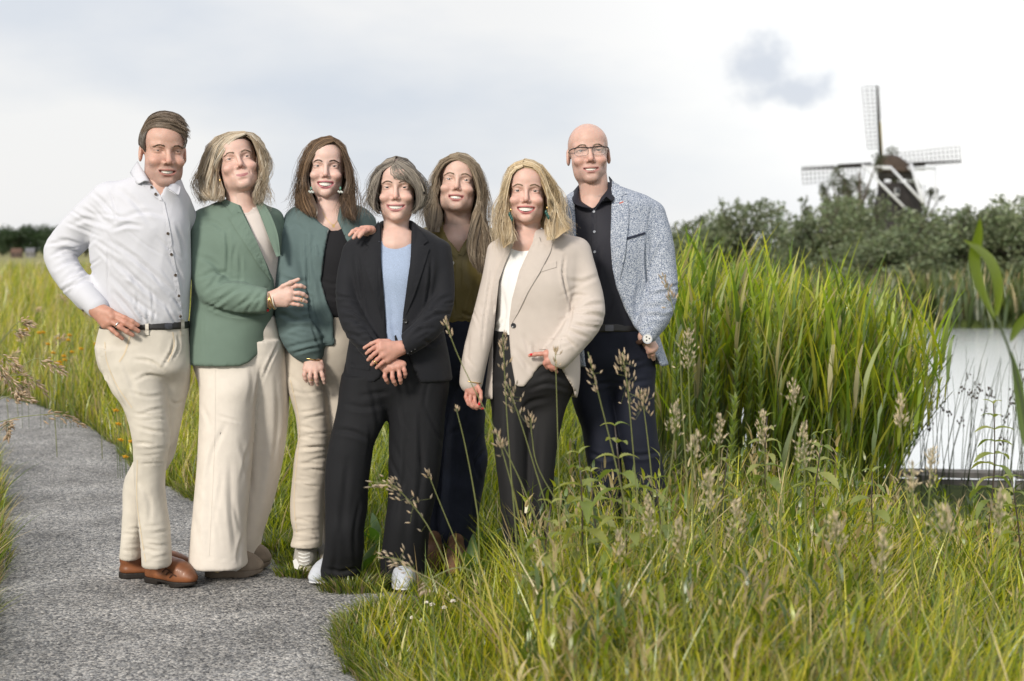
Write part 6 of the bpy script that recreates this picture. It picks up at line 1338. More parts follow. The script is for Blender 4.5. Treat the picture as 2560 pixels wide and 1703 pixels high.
    dk = mat('black_leather', (.018, .016, .015)); shoe('court_shoe', G(1300, 1415), G(1290, 1445), .085, .1, R, dk, mat('dark_sole', (.02, .016, .014))); shoe('court_shoe', G(1336, 1405), G(1332, 1430), .085, .1, R, dk, mat('dark_sole', (.02, .016, .014)))
    a = Acc(); D = d-.06; tn = [(.62, .48, .29), (.74, .62, .44), (.44, .32, .18), (.80, .70, .54), (.54, .40, .23)]
    L = [[(1307, 417, -.075), (1281, 430, -.085), (1271, 458, -.075), (1268, 490, -.06), (1268, 525, -.05), (1274, 560, -.06), (1283, 590, -.075), (1286, 608, -.085)],
         [(1307, 411, -.06), (1277, 424, -.07), (1266, 460, -.06), (1262, 495, -.05), (1261, 535, -.05), (1267, 580, -.07), (1272, 615, -.09)],
         [(1308, 402, -.02), (1278, 416, -.03), (1263, 452, -.03), (1252, 492, -.02), (1248, 532, -.02), (1254, 578, -.05), (1256, 626, -.09)],
         [(1310, 399, .04), (1280, 414, .05), (1264, 455, .05), (1255, 500, .04), (1250, 540, .03), (1256, 580, .0), (1262, 610, -.04)],
         [(1312, 399, .08), (1288, 420, .14), (1278, 465, .16), (1275, 510, .14), (1278, 560, .1), (1280, 590, .07)],
         [(1315, 399, .09), (1312, 420, .17), (1312, 465, .19), (1312, 510, .16), (1312, 560, .11)]]
    Rr = [[(1309, 399, .09), (1318, 420, .17), (1320, 465, .19), (1322, 510, .16), (1324, 560, .11)],
         [(1312, 398, .07), (1350, 416, .12), (1368, 460, .14), (1378, 510, .13), (1385, 560, .08), (1390, 590, .04)],
         [(1313, 397, .03), (1352, 409, .04), (1378, 450, .04), (1394, 488, .04), (1404, 520, .03), (1412, 556, -.0), (1428, 576, -.04)],
         [(1311, 401, -.02), (1346, 412, -.03), (1368, 450, -.03), (1383, 490, -.02), (1392, 525, -.02), (1398, 560, -.05), (1408, 590, -.08)],
         [(1309, 407, -.06), (1343, 418, -.075), (1359, 450, -.07), (1373, 488, -.055), (1382, 522, -.045), (1379, 555, -.06), (1383, 590, -.085), (1391, 602, -.095)],
         [(1306, 413, -.075), (1339, 421, -.09), (1353, 448, -.085), (1364, 476, -.07), (1374, 504, -.055), (1377, 530, -.05), (1369, 556, -.065), (1371, 585, -.085), (1368, 606, -.095)]]
    ce = hd.w((0, .07, .0))
    for g_, sd in ((L, 61), (Rr, 62)):
        hair_base(a, g_, D, (.48, .36, .21), inset=.010, centre=ce, hd=hd); strands(a, g_, 640, D, tn, hd=hd, thick=.0017, jit=.006, wave=.010, wf=1.3, seed=sd, ends=.12, frizz=.012)
        strands(a, g_[1:4], 180, D, tn, hd=hd, thick=.0008, jit=.022, wave=.016, wf=1.5, seed=sd+50, frizz=.07)
    ob('hair', a.mesh('hair'), mat('hair', attr=True), R)
    gr = mat('green_resin', (.02, .09, .075), rough=.25, spec=.5)
    for x, y in ((1277, 530), (1368, 525)):
        V, Q = sphere(P(x, y-5, d-.11), (.004, .003, .006), 8, 6); e = ob('earring', mesh_np('earring', V, Q), gold, R)
        for k in range(3): V, Q = sphere(P(x+(k-1)*3, y+6+k*6, d-.11), (.005, .004, .010), 8, 6); ob('drop', mesh_np('drop', V, Q), gr, e)
    tor = [loft(d, rows[2:8], shrink=.036), tube([P(1318, 540, d), P(1318, 580, d+.01), P(1318, 612, d)], [.048, .051, .050], k=.03), ell(P(1312, 612, d-.005), (.07, .075, .045), k=.05)]
    p.finish(hd, tor, SK6)

def man_tweed_blazer():
    p = Person('tall bald man with glasses in grey blue speckled blazer', 6.0, G(1560, 1405)); d = p.d; R = p.root
    SK7 = (.62, .395, .325)
    hd = Head(1474, 378, d-.05, 1.09, yaw=1, pitch=3, roll=-3, jaw=1.02, fl=1.02, wd=1.04, mw=.030, oh=.0052, smile=.007, skin=SK7, lip=(.45, .22, .20), stubble=.35, male=True, neck=(1488, 498, d+.01), nr=(.052, .058), eye=.0032, brow=(.20, .15, .11), browz=.018, nose=1.1, scalp=(.30, .24, .20), chin=1.15).build()
    # speckled wool
    tw = bpy.data.materials.new('speckled_tweed'); tw.use_nodes = True; t_ = tw.node_tree; b = t_.nodes['Principled BSDF']; b.inputs['Roughness'].default_value = .85; b.inputs['Specular IOR Level'].default_value = .2
    tcn = N(t_, 'ShaderNodeTexCoord'); nz_ = N(t_, 'ShaderNodeTexNoise'); nz_.inputs['Scale'].default_value = 300; nz_.inputs['Detail'].default_value = 2; nz_.inputs['Roughness'].default_value = .6; t_.links.new(tcn.outputs['Object'], nz_.inputs['Vector'])
    rp = N(t_, 'ShaderNodeValToRGB'); e = rp.color_ramp.elements; e[0].position = .40; e[0].color = (.10, .125, .19, 1); e[1].position = .60; e[1].color = (.60, .63, .68, 1); e.new(.50).color = (.30, .345, .44, 1)
    t_.links.new(nz_.outputs[0], rp.inputs[0]); t_.links.new(rp.outputs[0], b.inputs['Base Color'])
    bp = N(t_, 'ShaderNodeBump'); bp.inputs['Strength'].default_value = .3; bp.inputs['Distance'].default_value = .002; t_.links.new(nz_.outputs[0], bp.inputs['Height']); t_.links.new(bp.outputs[0], b.inputs['Normal'])
    rows = [(462, 1462, 1540, .04, .06), (474, 1440, 1572, .04, .085), (488, 1418, 1612, .04, .105), (506, 1404, 1638, .03, .115), (540, 1398, 1646, .02, .125), (600, 1402, 1640, 0, .138), (700, 1410, 1632, 0, .142), (780, 1418, 1630, 0, .14), (850, 1420, 1650, 0, .14), (912, 1420, 1671, 0, .145)]
    sl = p.sleeve([(1630, 538, .01, 34), (1643, 600, -.02, 38), (1650, 670, -.04, 40), (1652, 730, -.07, 40), (1640, 785, -.11, 37), (1616, 832, -.15, 28)], k=.02)
    op_ = carve(d-.1, [(1442, 430), (1438, 504), (1440, 573), (1440, 700), (1470, 965), (1640, 965), (1652, 912), (1627, 868), (1585, 815), (1562, 772), (1540, 718), (1531, 670), (1526, 603), (1530, 500), (1532, 459), (1528, 430)], d-.4, d+.02)
    jk, t = p.cloth('blazer', [loft(d, rows, p=2.3), sl, op_], .0066, tw, rum=.004, rsc=6, seed=18, lines=[([(1617, 600), (1614, 660), (1622, 750)], 4, 8), ([(1690, 720), (1655, 735), (1622, 740)], 7, 5), ([(1688, 750), (1655, 765), (1615, 770)], 7, 6), ([(1670, 790), (1640, 790), (1605, 790)], 6, 5), ([(1660, 600), (1640, 640), (1620, 690)], 7, 4), ([(1600, 700), (1590, 760), (1595, 805)], 7, 4), ([(1637, 495), (1625, 530), (1618, 590)], 3, 2)]+autofold([(1625, 650), (1690, 680), (1680, 770), (1610, 830), (1590, 800)], 8, -15, 60, 4.5, 3.2, 14))
    blazer_bits(jk, t, tw, lapels=[[(1530, 452), (1548, 462), (1560, 478), (1568, 484), (1552, 492), (1572, 500), (1571, 560), (1562, 640), (1548, 705), (1541, 718), (1531, 670), (1526, 603), (1530, 500)]])
    patch_ob('breast_pocket', [(1566, 594), (1613, 580), (1614, 585), (1567, 600)], t, mat('navy_trim', (.02, .025, .045), rough=.8), jk, off=.004)
    patch_ob('lapel_stitch', [(1548, 507), (1558, 503), (1559, 506), (1549, 510)], t, mat('coral_thread', (.55, .14, .09), rough=.8), jk, off=.010)
    sm_ = mat('slate_cotton', (.018, .018, .027), rough=.65, bump=.1, bscale=500)
    rt = [(455, 1455, 1530, .03, .06), (472, 1440, 1555, .03, .085), (500, 1425, 1600, .02, .1)]+[r for r in rows if 535 < r[0] < 790]+[(832, 1430, 1625, 0, .135)]
    to, tt = p.cloth('shirt', [loft(d, rt, p=2.2, shrink=.013), carve(d-.1, [(1446, 400), (1446, 480), (1452, 502), (1467, 514), (1483, 522), (1496, 512), (1503, 496), (1523, 472), (1524, 400)], d-.4, d+.03)], .008, sm_, rum=.005, seed=19, lines=[([(1500, 620), (1490, 700), (1500, 790)], 7, 4), ([(1530, 740), (1520, 780), (1505, 805)], 6, 4)])
    ct = tree_of(to, ob('tmp', mesh_np('tmp', hd.V, hd.Q), None)); bpy.data.objects.remove(bpy.data.objects['tmp'])
    ribbon('collar', [(1448, 462, .03), (1446, 480, -.02), (1452, 503, -.06), (1482, 523, -.095)], [(1433, 480, .03), (1431, 496, -.04), (1435, 509, -.095), (1456, 517, -.115)], d, sm_, to)
    ribbon('collar', [(1522, 441, .03), (1524, 466, -.02), (1506, 494, -.065), (1485, 523, -.095)], [(1535, 458, .03), (1538, 480, -.04), (1533, 502, -.10), (1515, 491, -.115)], d, sm_, to)
    patch_ob('placket', strip([(1484, 526), (1486, 600), (1488, 700), (1492, 800)], 13), tt, sm_, to, off=.002)
    for y in (530, 580, 630, 690, 750): button(to, tt, 1485+(y-530)*.02, y, 3.4, mat('grey_button', (.35, .37, .42), rough=.3), off=.0025)
    pm = mat('navy_chino', (.010, .0125, .025), rough=.75, bump=.2, bscale=450)
    pel = pelvis(d, [(808, 1440, 1606, 0, .122), (860, 1430, 1632, 0, .13), (899, 1428, 1637, 0, .132), (950, 1428, 1636, 0, .125)])
    l1 = [(920, 1428, 1532, 0, .1), (996, 1430, 1532, 0, .1), (1078, 1456, 1546, 0, .095), (1147, 1466, 1552, 0, .09), (1193, 1476, 1556, 0, .085), (1300, 1480, 1552, .02, .08), (1396, 1482, 1546, .02, .08)]
    l2 = [(920, 1518, 1637, 0, .108), (1010, 1532, 1636, -.01, .1), (1101, 1550, 1645, -.01, .095), (1170, 1563, 1657, 0, .09), (1285, 1582, 1668, 0, .085), (1396, 1596, 1672, 0, .08)]
    p.inner += [loft(d, l1, shrink=.02), loft(d, l2, shrink=.02)]
    p.cloth('trousers', [pel, loft(d, l1, k=.015), loft(d, l2, k=.015)], .0075, pm, rum=.004, rsc=11, stretch=(1, 1, .8), seed=20, lines=[([(1530, 930), (1560, 915), (1610, 900)], 6, 6), ([(1535, 960), (1570, 960), (1625, 950)], 6, 5), ([(1470, 950), (1500, 960), (1528, 955)], 6, 5), ([(1560, 1130), (1600, 1140), (1650, 1130)], 6, 6), ([(1470, 1130), (1510, 1145), (1550, 1135)], 6, 6)])
    bl = mat('black_leather', (.018, .016, .015))
    V, Q = surf([loft(d, [(806, 1438, 1609, 0, .126), (827, 1434, 1614, 0, .13)], p=2.4)], .0048); bo = ob('belt', mesh_np('belt', V, Q), bl, R)
    patch_ob('buckle', [(1513, 806), (1534, 806), (1534, 828), (1513, 828)], bvh(V, Q), mat('gunmetal', (.10, .10, .11), rough=.35, metal=.9), bo, off=.006, smooth_it=0)
    mm = d/F
    p.hand((1612, 842, -.155, 16), [(1628, 872, -.15, 13), (1634, 868, -.14, 12)], [([(1628, 870, -.15), (1632, 885, -.14), (1634, 898, -.11)], 6), ([(1620, 868, -.155), (1622, 880, -.145), (1624, 892, -.115)], 6)], SK7)
    ax = P(1622, 858, d)-P(1606, 834, d); wt = ringband('watch', P(1613, 846, d-.158), 23*mm, axis_tilt(ax), .0035, mat('brown_strap', (.055, .03, .02), rough=.6), R, flat=3.0)
    n = np.array([.15, -1, .12]); n /= np.linalg.norm(n); c = P(1618, 847, d-.205); Rm = axis_tilt(n)
    th = np.arange(20)*2*np.pi/20
    for nm, r0, z0, z1, m_ in (('watch_case', .021, -.006, .004, silver), ('watch_dial', .0165, .0, .0052, mat('white_dial', (.72, .71, .68), rough=.3))):
        V = np.array([[r*math.cos(t), r*math.sin(t), z] for r, z in ((r0, z0), (r0, z1), (0, z1)) for t in th])@Rm.T+c
        Q = np.array([[i*20+j, i*20+(j+1) % 20, (i+1)*20+(j+1) % 20, (i+1)*20+j] for i in range(2) for j in range(20)]); ob(nm, mesh_np(nm, V, Q, smooth=False), m_, wt)
    for k in range(3):
        a_ = k*2.1; V, Q = sphere((0, 0, 0), .0035, 8, 6); V = V*[1, 1, .2]+np.array([math.cos(a_)*.008, math.sin(a_)*.008, .0052]); ob('sub_dial', mesh_np('sub_dial', V@Rm.T+c, Q), mat('dark_button', (.03, .03, .035)), wt)
    dk = mat('black_leather', (.018, .016, .015)); shoe('dress_shoe', G(1512, 1392), G(1500, 1420), .095, .1, R, dk, mat('dark_sole', (.02, .016, .014))); shoe('dress_shoe', G(1634, 1392), G(1640, 1420), .095, .1, R, dk, mat('dark_sole', (.02, .016, .014)))
    # glasses
    fr = mat('dark_frame', (.02, .022, .025), rough=.3, metal=.5); gl = mat('spectacle_lens', (1, 1, 1), rough=.02, alpha=.10, spec=.6)
    gs = None
    def lw(x, y, z): return hd.w((x, y, z))
    a = Acc()
    for q in (-1, 1):
        th = np.linspace(0, 2*np.pi, 33); cxx = q*.0335
        pts = np.array([lw(cxx+.0265*np.sign(np.cos(t))*abs(np.cos(t))**.7, -.030+.010*abs(math.cos(t))*(1 if q*math.cos(t) > 0 else .0)+.0, -.004+.0165*np.sign(np.sin(t))*abs(np.sin(t))**.75) for t in th])
        top = np.array([lw(cxx+x, -.0305+.010*max(0, q*x)/.0265, .0125-.003*(x/.0265)**4) for x in np.linspace(-.0275, .0275, 12)])
        pipe_acc(a, top, .0021, 6); pipe_acc(a, pts, .0007, 5)
        pipe_acc(a, np.array([lw(q*.0605, -.020, .011), lw(q*.071, -.008, .009), lw(q*.077, .03, .007), lw(q*.079, .075, .006)]), [.0022, .0024, .0016, .0016], 6)
    pipe_acc(a, np.array([lw(-.0085, -.031, .009), lw(0, -.034, .011), lw(.0085, -.031, .009)]), .0018, 6)
    gs = ob('glasses', a.mesh('glasses'), fr, R)
    for q in (-1, 1):
        th = np.linspace(0, 2*np.pi, 33)[:-1]; cxx = q*.0335
        pts = [lw(cxx+.0262*np.sign(np.cos(t))*abs(np.cos(t))**.7, -.030+.010*abs(math.cos(t))*(1 if q*math.cos(t) > 0 else .0), -.004+.0162*np.sign(np.sin(t))*abs(np.sin(t))**.75) for t in th]
        V = np.vstack([pts, [lw(cxx, -.0305, -.004)]]); T = np.array([[i, (i+1) % 32, 32] for i in range(32)]); ob('lens', mesh_np('lens', V, T), gl, gs)
    tor = [loft(d, rows[1:6], shrink=.036), tube([P(1484, 440, d), P(1486, 490, d+.01), P(1484, 520, d)], [.057, .062, .058], k=.02), ell(P(1482, 520, d+.0), (.06, .06, .035), k=.03)]
    p.finish(hd, tor, SK7)

for fn in (man_white_shirt, woman_green_blazer, woman_teal_jacket, woman_black_suit, woman_olive_blouse, woman_beige_blazer, man_tweed_blazer):
    fn()
# ------------------------------------------------------------------ grasses, reeds and herbs
ORD = 'first second third fourth fifth sixth seventh eighth ninth tenth eleventh twelfth thirteenth fourteenth fifteenth sixteenth seventeenth eighteenth nineteenth twentieth twenty-first twenty-second twenty-third twenty-fourth twenty-fifth twenty-sixth'.split()
def blades(pos, h, wd, az, bend, c0, c1, seg=4, twist=None, droop=0.0):
    """ribbon leaves; pos base points, h length, az lean direction, bend how far the tip leans out"""
    n = len(pos); t = np.linspace(0, 1, seg+1)[None, :, None]
    h = h[:, None, None]; b = np.asarray(bend)[:, None, None]
    dx = np.stack([np.cos(az), np.sin(az), 0*az], 1)[:, None, :]
    up = np.array([0, 0, 1.0])
    dr = np.asarray(droop)*np.ones(n)
    C = pos[:, None, :]+up*h*(t*np.sqrt(np.maximum(1-.35*b**2, .2))-dr[:, None, None]*t**3)+dx*h*b*t**1.8
    fa = az+np.pi/2+(0 if twist is None else twist)
    wv = np.stack([np.cos(fa), np.sin(fa), 0*fa], 1)[:, None, :]
    prof = np.minimum(.55+2.2*t, 1)*(1-t**2.2)+.02
    Wd = wd[:, None, None]*.5*prof
    V = np.stack([C-wv*Wd, C+wv*Wd], 2).reshape(-1, 3)
    k = 2*(seg+1); base = np.arange(n)[:, None, None]*k; s = np.arange(seg)[None, :, None]*2
    Q = (base+s+np.array([0, 1, 3, 2])[None, None, :]).reshape(-1, 4)
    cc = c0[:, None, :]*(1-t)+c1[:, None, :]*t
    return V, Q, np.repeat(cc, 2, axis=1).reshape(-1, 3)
def screen_sample(n, d0, d1, p0, p1, r):
    d = 1/(1/d1+(1/d0-1/d1)*r.random(n)); px = p0+(p1-p0)*r.random(n); return (px-CX)/F*d, d, px
def tones(r, n, pal, var=.3):
    pal = np.array(pal); c = pal[r.integers(0, len(pal), n)]
    return c*(1-var/2+var*r.random((n, 1)))
GREEN = [(.13, .185, .014), (.22, .265, .020), (.050, .085, .010), (.33, .345, .030), (.10, .145, .016)]
YELG = [(.32, .34, .025), (.43, .41, .04), (.22, .27, .020), (.48, .42, .09)]
STRAW = [(.42, .34, .20), (.52, .44, .29), (.32, .24, .15)]
grass_m = leafmat('grass_blade', trans=.48, gloss=.07, rough=.4)
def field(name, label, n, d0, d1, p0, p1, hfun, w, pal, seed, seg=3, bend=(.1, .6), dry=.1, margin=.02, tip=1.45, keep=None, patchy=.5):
    r = np.random.default_rng(seed); x, y, px = screen_sample(n, d0, d1, p0, p1, r)
    dens = fbm(np.stack([x*2.2, y*2.2, 0*x+seed], 1), 3)
    ok = ~inpoly(np.stack([x, y], 1), PATH) & (pond_in(x, y) < -.15) & (dens > .44*patchy*r.random(n)*1.6)
    if keep is not None: ok &= keep(x, y, px)
    x, y, px = x[ok], y[ok], px[ok]; m = len(x)
    hh = hfun(x, y, px)*(.45+.75*r.random(m))*(.75+.6*dens[ok])
    c = tones(r, m, pal, .5); dr = r.random(m) < dry; c[dr] = tones(r, dr.sum(), STRAW, .4)
    az = r.random(m)*6.28; az = np.where(r.random(m) < .35, -.3+.8*(r.random(m)-.5), az)
    V, Q, C = blades(np.stack([x, y, ground_z(x, y)-.01], 1), hh, w*(y/5.0)**.45*(.55+.9*r.random(m)), az, bend[0]+(bend[1]-bend[0])*r.random(m)**1.3, c*.85, c*np.array([tip, tip*.97, tip*.8]), seg, twist=(r.random(m)-.5)*2.2, droop=.30*r.random(m)**3)  # tips yellower, and brightened too: backlight put into the blade colour
    return tag(ob(name, mesh_np(name, V, Q, C), grass_m), label, 'grass', kind='stuff')
edge = lambda px: smooth01(px, 830, 1380)
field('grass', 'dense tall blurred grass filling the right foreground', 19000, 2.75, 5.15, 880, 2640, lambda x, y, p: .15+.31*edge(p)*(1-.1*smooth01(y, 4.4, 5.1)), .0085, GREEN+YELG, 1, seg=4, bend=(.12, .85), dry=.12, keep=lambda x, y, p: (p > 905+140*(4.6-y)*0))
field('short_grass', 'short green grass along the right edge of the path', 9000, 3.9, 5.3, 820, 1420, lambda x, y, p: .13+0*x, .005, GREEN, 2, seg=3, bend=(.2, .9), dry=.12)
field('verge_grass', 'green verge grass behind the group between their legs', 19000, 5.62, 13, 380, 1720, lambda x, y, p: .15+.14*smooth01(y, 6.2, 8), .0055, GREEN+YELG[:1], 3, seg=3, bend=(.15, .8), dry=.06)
field('bank_grass', 'grass and weeds below the reeds on the right bank', 12000, 5.2, 9.8, 1500, 2640, lambda x, y, p: .26-.19*smooth01(p, 2050, 2250)*smooth01(y, 6.0, 7.5)-.06*smooth01(p, 2050, 2250), .007, GREEN+YELG, 4, seg=3, bend=(.15, .7), dry=.15)
field('meadow_grass', 'tall meadow grass beyond the bend of the path', 20000, 7.0, 26, -80, 520, lambda x, y, p: .26+.42*smooth01(y, 8.5, 15), .0065, GREEN+YELG+STRAW[:1], 5, seg=3, bend=(.1, .55), dry=.14, margin=.1)
field('far_grass', 'blurred far meadow grass on the left', 9000, 26, 90, -80, 620, lambda x, y, p: .75+0*x, .014, YELG+GREEN[:2]+STRAW[:1], 6, seg=2, bend=(.1, .4), dry=.2)
field('corner_grass', 'grass hanging in from the lower left corner', 3200, 4.3, 9.6, -140, 80, lambda x, y, p: .26+0*x, .006, GREEN+STRAW[:1], 7, seg=4, bend=(.2, .95), dry=.22)
field('side_meadow', 'meadow grass left of the path beyond the picture', 9000, 4.2, 60, -1300, -90, lambda x, y, p: .32+.3*smooth01(y, 8, 15), .010, GREEN+YELG+STRAW[:1], 16, seg=2, bend=(.1, .6), dry=.12)
field('far_bank_reeds', 'dark green reed fringe along the far bank of the pond', 5200, 31.3, 35, 1500, 2760, lambda x, y, p: 1.0+0*x, .030, [(.055, .085, .022), (.10, .125, .035), (.04, .06, .018)], 8, seg=2, bend=(.1, .4), dry=.12, patchy=.2)
field('field_behind', 'low grass of the field behind the group', 9000, 12, 60, 480, 1750, lambda x, y, p: .28+0*x, .010, GREEN+YELG[:1], 9, seg=2, bend=(.1, .5), dry=.1)
field('tall_bank_grass', 'tall yellow green blades among the weeds of the right bank', 3600, 3.5, 6.4, 1300, 2640, lambda x, y, p: .50-.20*smooth01(p, 2120, 2260), .010, GREEN+YELG+YELG, 15, seg=5, bend=(.1, .7), dry=.15)
r = np.random.default_rng(91); nP = len(PATH); n = 15000; i = r.integers(0, nP, n); f = r.random(n)[:, None]; e0, e1 = PATH[i], PATH[(i+1) % nP]; c = e0*(1-f)+e1*f; tg = e1-e0; tg /= np.maximum(np.linalg.norm(tg, axis=1, keepdims=True), 1e-6); nr = np.stack([tg[:, 1], -tg[:, 0]], 1)
ins = inpoly(c+nr*.02, PATH); nr[ins] *= -1; c = c+nr*(-.03+.09*r.random((n, 1))); ok = (c[:, 1] > 3.6) & (np.abs(c[:, 0]/c[:, 1]) < .40) & (fbm(np.hstack([c*5, 0*c[:, :1]]), 2) > .30); c, nr = c[ok], nr[ok]; n = len(c)
az = np.arctan2(-nr[:, 1], -nr[:, 0])+(r.random(n)-.5)*2.2; col = tones(r, n, GREEN+STRAW[2:], .5)
V, Q, C = blades(np.hstack([c, np.full((n, 1), -.025)]), (.04+.075*r.random(n)), .0042*(.6+.8*r.random(n)), az, .25+.65*r.random(n), col*.8, col*1.15, 3, twist=(r.random(n)-.5)*2, droop=.25*r.random(n))
tag(ob('edge_grass', mesh_np('edge_grass', V, Q, C), grass_m), 'short grass creeping over both edges of the path', 'grass', kind='stuff')
# tufts on the path in front of the black suit
def tuft(px, py, rad, n, h, label, seed):
    r = np.random.default_rng(seed); c = G(px, py); a = r.random(n)*6.28; rr = rad*np.sqrt(r.random(n)); x, y = c[0]+rr*np.cos(a)*1.5, c[1]+rr*np.sin(a)*.7
    col = tones(r, n, GREEN+STRAW[2:], .5)
    V, Q, C = blades(np.stack([x, y, 0*x-.006], 1), h*(.4+.8*r.random(n)), .0045*(.6+.8*r.random(n)), a+(r.random(n)-.5), .3+.6*r.random(n), col*.8, col*1.2, 3, twist=(r.random(n)-.5)*2, droop=.2*r.random(n))
    tag(ob('grass_tuft', mesh_np('grass_tuft', V, Q, C), grass_m), label, 'grass tuft', 'tufts on the path edge')
tuft(880, 1478, .085, 520, .085, 'grass tuft growing on the path before the left pale shoe', 11)
tuft(1060, 1480, .07, 260, .09, 'grass tuft at the path edge beside the right pale shoe', 12)
tuft(735, 1440, .05, 220, .07, 'small grass tuft beside the grey running shoe', 13)
tuft(690, 1372, .07, 260, .08, 'low grass tuft at the path edge between cream trousers and running shoe', 14)

# reed bed
def reed_geo(r, base, hgt, lean, nl, acc_leaf, acc_stem, bright):
    t = np.linspace(0, 1, 7)[:, None]; dirv = np.array([lean[0], lean[1], 0]); S = base+np.array([0, 0, 1])*hgt*t*math.sqrt(max(1-.5*float((dirv**2).sum()), .3))+dirv*hgt*t**1.6
    V, Q, T = pipe(S, np.linspace(.0045, .002, 7), 4); c = np.array([.10, .14, .03])*(.7+.5*r.random()); n0 = acc_stem.n; acc_stem.add(V, Q, c); acc_stem.T.append(T+n0)
    f = .22+.78*(np.arange(nl)+.6*r.random(nl))/nl; f = np.minimum(f, .99)
    P0 = np.stack([np.interp(f, t[:, 0], S[:, k]) for k in range(3)], 1)
    az = np.where(np.arange(nl) % 2 == 0, 0., math.pi)+(r.random(nl)-.5)*1.7+r.random()*.5
    az = np.where(r.random(nl) < .35, math.atan2(lean[1], lean[0]+.1)+(r.random(nl)-.5), az)
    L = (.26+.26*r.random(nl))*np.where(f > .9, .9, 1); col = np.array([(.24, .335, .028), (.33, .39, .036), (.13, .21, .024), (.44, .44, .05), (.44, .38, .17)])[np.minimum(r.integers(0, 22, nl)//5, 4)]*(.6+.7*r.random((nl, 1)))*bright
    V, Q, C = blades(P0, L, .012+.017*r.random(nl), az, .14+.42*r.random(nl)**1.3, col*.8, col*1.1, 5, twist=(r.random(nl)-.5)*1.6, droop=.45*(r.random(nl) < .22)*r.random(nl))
    acc_leaf.append((V, Q, C))
    return S
reed_m = leafmat('reed_leaf', trans=.60, gloss=.05, rough=.5)
r = np.random.default_rng(77)
aL, aS = Acc(), Acc(); lv = []
def reed_spot(r):
    while True:
        px = 1630+600*r.random()**.95; d_ = 7.4+3.0*r.random(); x = (px-CX)/F*d_
        if pond_in(x, d_) < .9: return px, d_, x
for k in range(540):
    px, d_, x = reed_spot(r)
    top = np.interp(px, [1630, 1720, 1860, 1960, 2060, 2130, 2230], [645, 618, 645, 690, 700, 735, 880])+(r.random()**1.6)*170-12+28*(r.random() < .06)*-1
    z0 = max(ground_z(np.array(x), np.array(d_)), WATER_Z-.2); hgt = (H-(top-HZ)/F*d_)-z0-.20
    ln = np.array([.03+.50*smooth01(px, 1960, 2230)*r.random()**.5+.14*(r.random()-.5), .10*(r.random()-.5)])
    if hgt > .4: reed_geo(r, np.array([x, d_, z0]), hgt*(1+.15*ln[0]), ln, int(8+4*r.random()), lv, aS, 1.0)
for V, Q, C in lv: aL.add(V, Q, C)
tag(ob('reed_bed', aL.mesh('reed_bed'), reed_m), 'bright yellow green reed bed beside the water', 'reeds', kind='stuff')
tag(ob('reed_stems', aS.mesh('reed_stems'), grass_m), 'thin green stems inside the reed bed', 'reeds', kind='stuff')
rr_ = np.random.default_rng(78)
for k in range(26):
    px = 1650+ (2200-1650)*(k+.5*rr_.random())/26; d_ = 7.15+.5*rr_.random(); x = (px-CX)/F*d_; z0 = float(ground_z(np.array(x), np.array(d_))); top = np.interp(px, [1630, 1720, 1860, 1960, 2060, 2230], [720, 650, 660, 710, 730, 860])+120*rr_.random()
    ln = np.array([.03+.4*float(smooth01(np.array(px), 1980, 2200))*rr_.random()+.16*(rr_.random()-.5), .06]); one, st1 = [], Acc()
    S = reed_geo(rr_, np.array([x, d_, z0]), (H-(top-HZ)/F*d_)-z0-.2, ln, 8, one, st1, 1.0)
    o = empty('reed_plant', (x, d_, z0), '%s reed from the left along the front of the reed bed' % ORD[k], 'reed', 'reeds at the front of the bed'); ob('stem', st1.mesh('stem'), grass_m, o)
    V, Q, C = one[0]; nv = len(V)//8; nq = len(Q)//8
    for q in range(8): ob('leaf', mesh_np('leaf', V[q*nv:(q+1)*nv], Q[q*nq:(q+1)*nq]-q*nv, C[q*nv:(q+1)*nv]), reed_m, o)
# rushes standing in the water at the right
a = Acc(); r = np.random.default_rng(31)
for k in range(70):
    px = 2290+330*r.random(); d_ = 8.6+2.4*r.random(); x = (px-CX)/F*d_; hgt = .75+.45*r.random(); ln = .35*(r.random()-.25)
    S = np.array([[x+ln*hgt*t**1.6, d_+.1*t*(r.random()-.5), WATER_Z-.05+hgt*t] for t in np.linspace(0, 1, 6)]); pipe_acc(a, S, np.linspace(.0032, .0012, 6), 4, c=(.05, .07, .022))
    if r.random() < .6:
        for q in range(6):
            o_ = S[4]+(r.random(3)-.5)*[.05, .05, .07]; V, Q = sphere(o_, (.006, .006, .009), 5, 4); a.add(V, Q, (.055, .03, .015))
tag(ob('rushes', a.mesh('rushes'), grass_m), 'thin dark rushes with brown heads standing in the pond', 'rushes', kind='stuff')

# tangle of weeds along the bank
r = np.random.default_rng(64); n = 1600
d_ = 1/(1/6.9+(1/3.3-1/6.9)*r.random(n)); px = 1300+1340*r.random(n)**.9; x = (px-CX)/F*d_
ok = (pond_in(x, d_) < -.1); x, d_, px = x[ok], d_[ok], px[ok]; n = len(x); ht = (.22+.32*r.random(n))*(1-.45*smooth01(px, 2100, 2300)); z0 = ground_z(x, d_)
col = tones(r, n, [(.16, .22, .02), (.30, .33, .03), (.40, .31, .14), (.07, .11, .014), (.11, .17, .018), (.50, .41, .22)], .6)
m = 11; f = .25+.75*(np.arange(m)[None]+r.random((n, m)))/m
P0 = np.stack([x[:, None]+.05*(r.random((n, 1))-.5)*f**2, d_[:, None]+0*f, z0[:, None]+ht[:, None]*f], -1).reshape(-1, 3); nn = n*m; cc = np.repeat(col, m, 0)*(.75+.5*r.random((nn, 1)))
V, Q, C = blades(P0, (.035+.06*r.random(nn)), .007+.009*r.random(nn), r.random(nn)*6.28, .5+.45*r.random(nn), cc*.9, cc*1.1, 3, twist=(r.random(nn)-.5), droop=.35*r.random(nn))
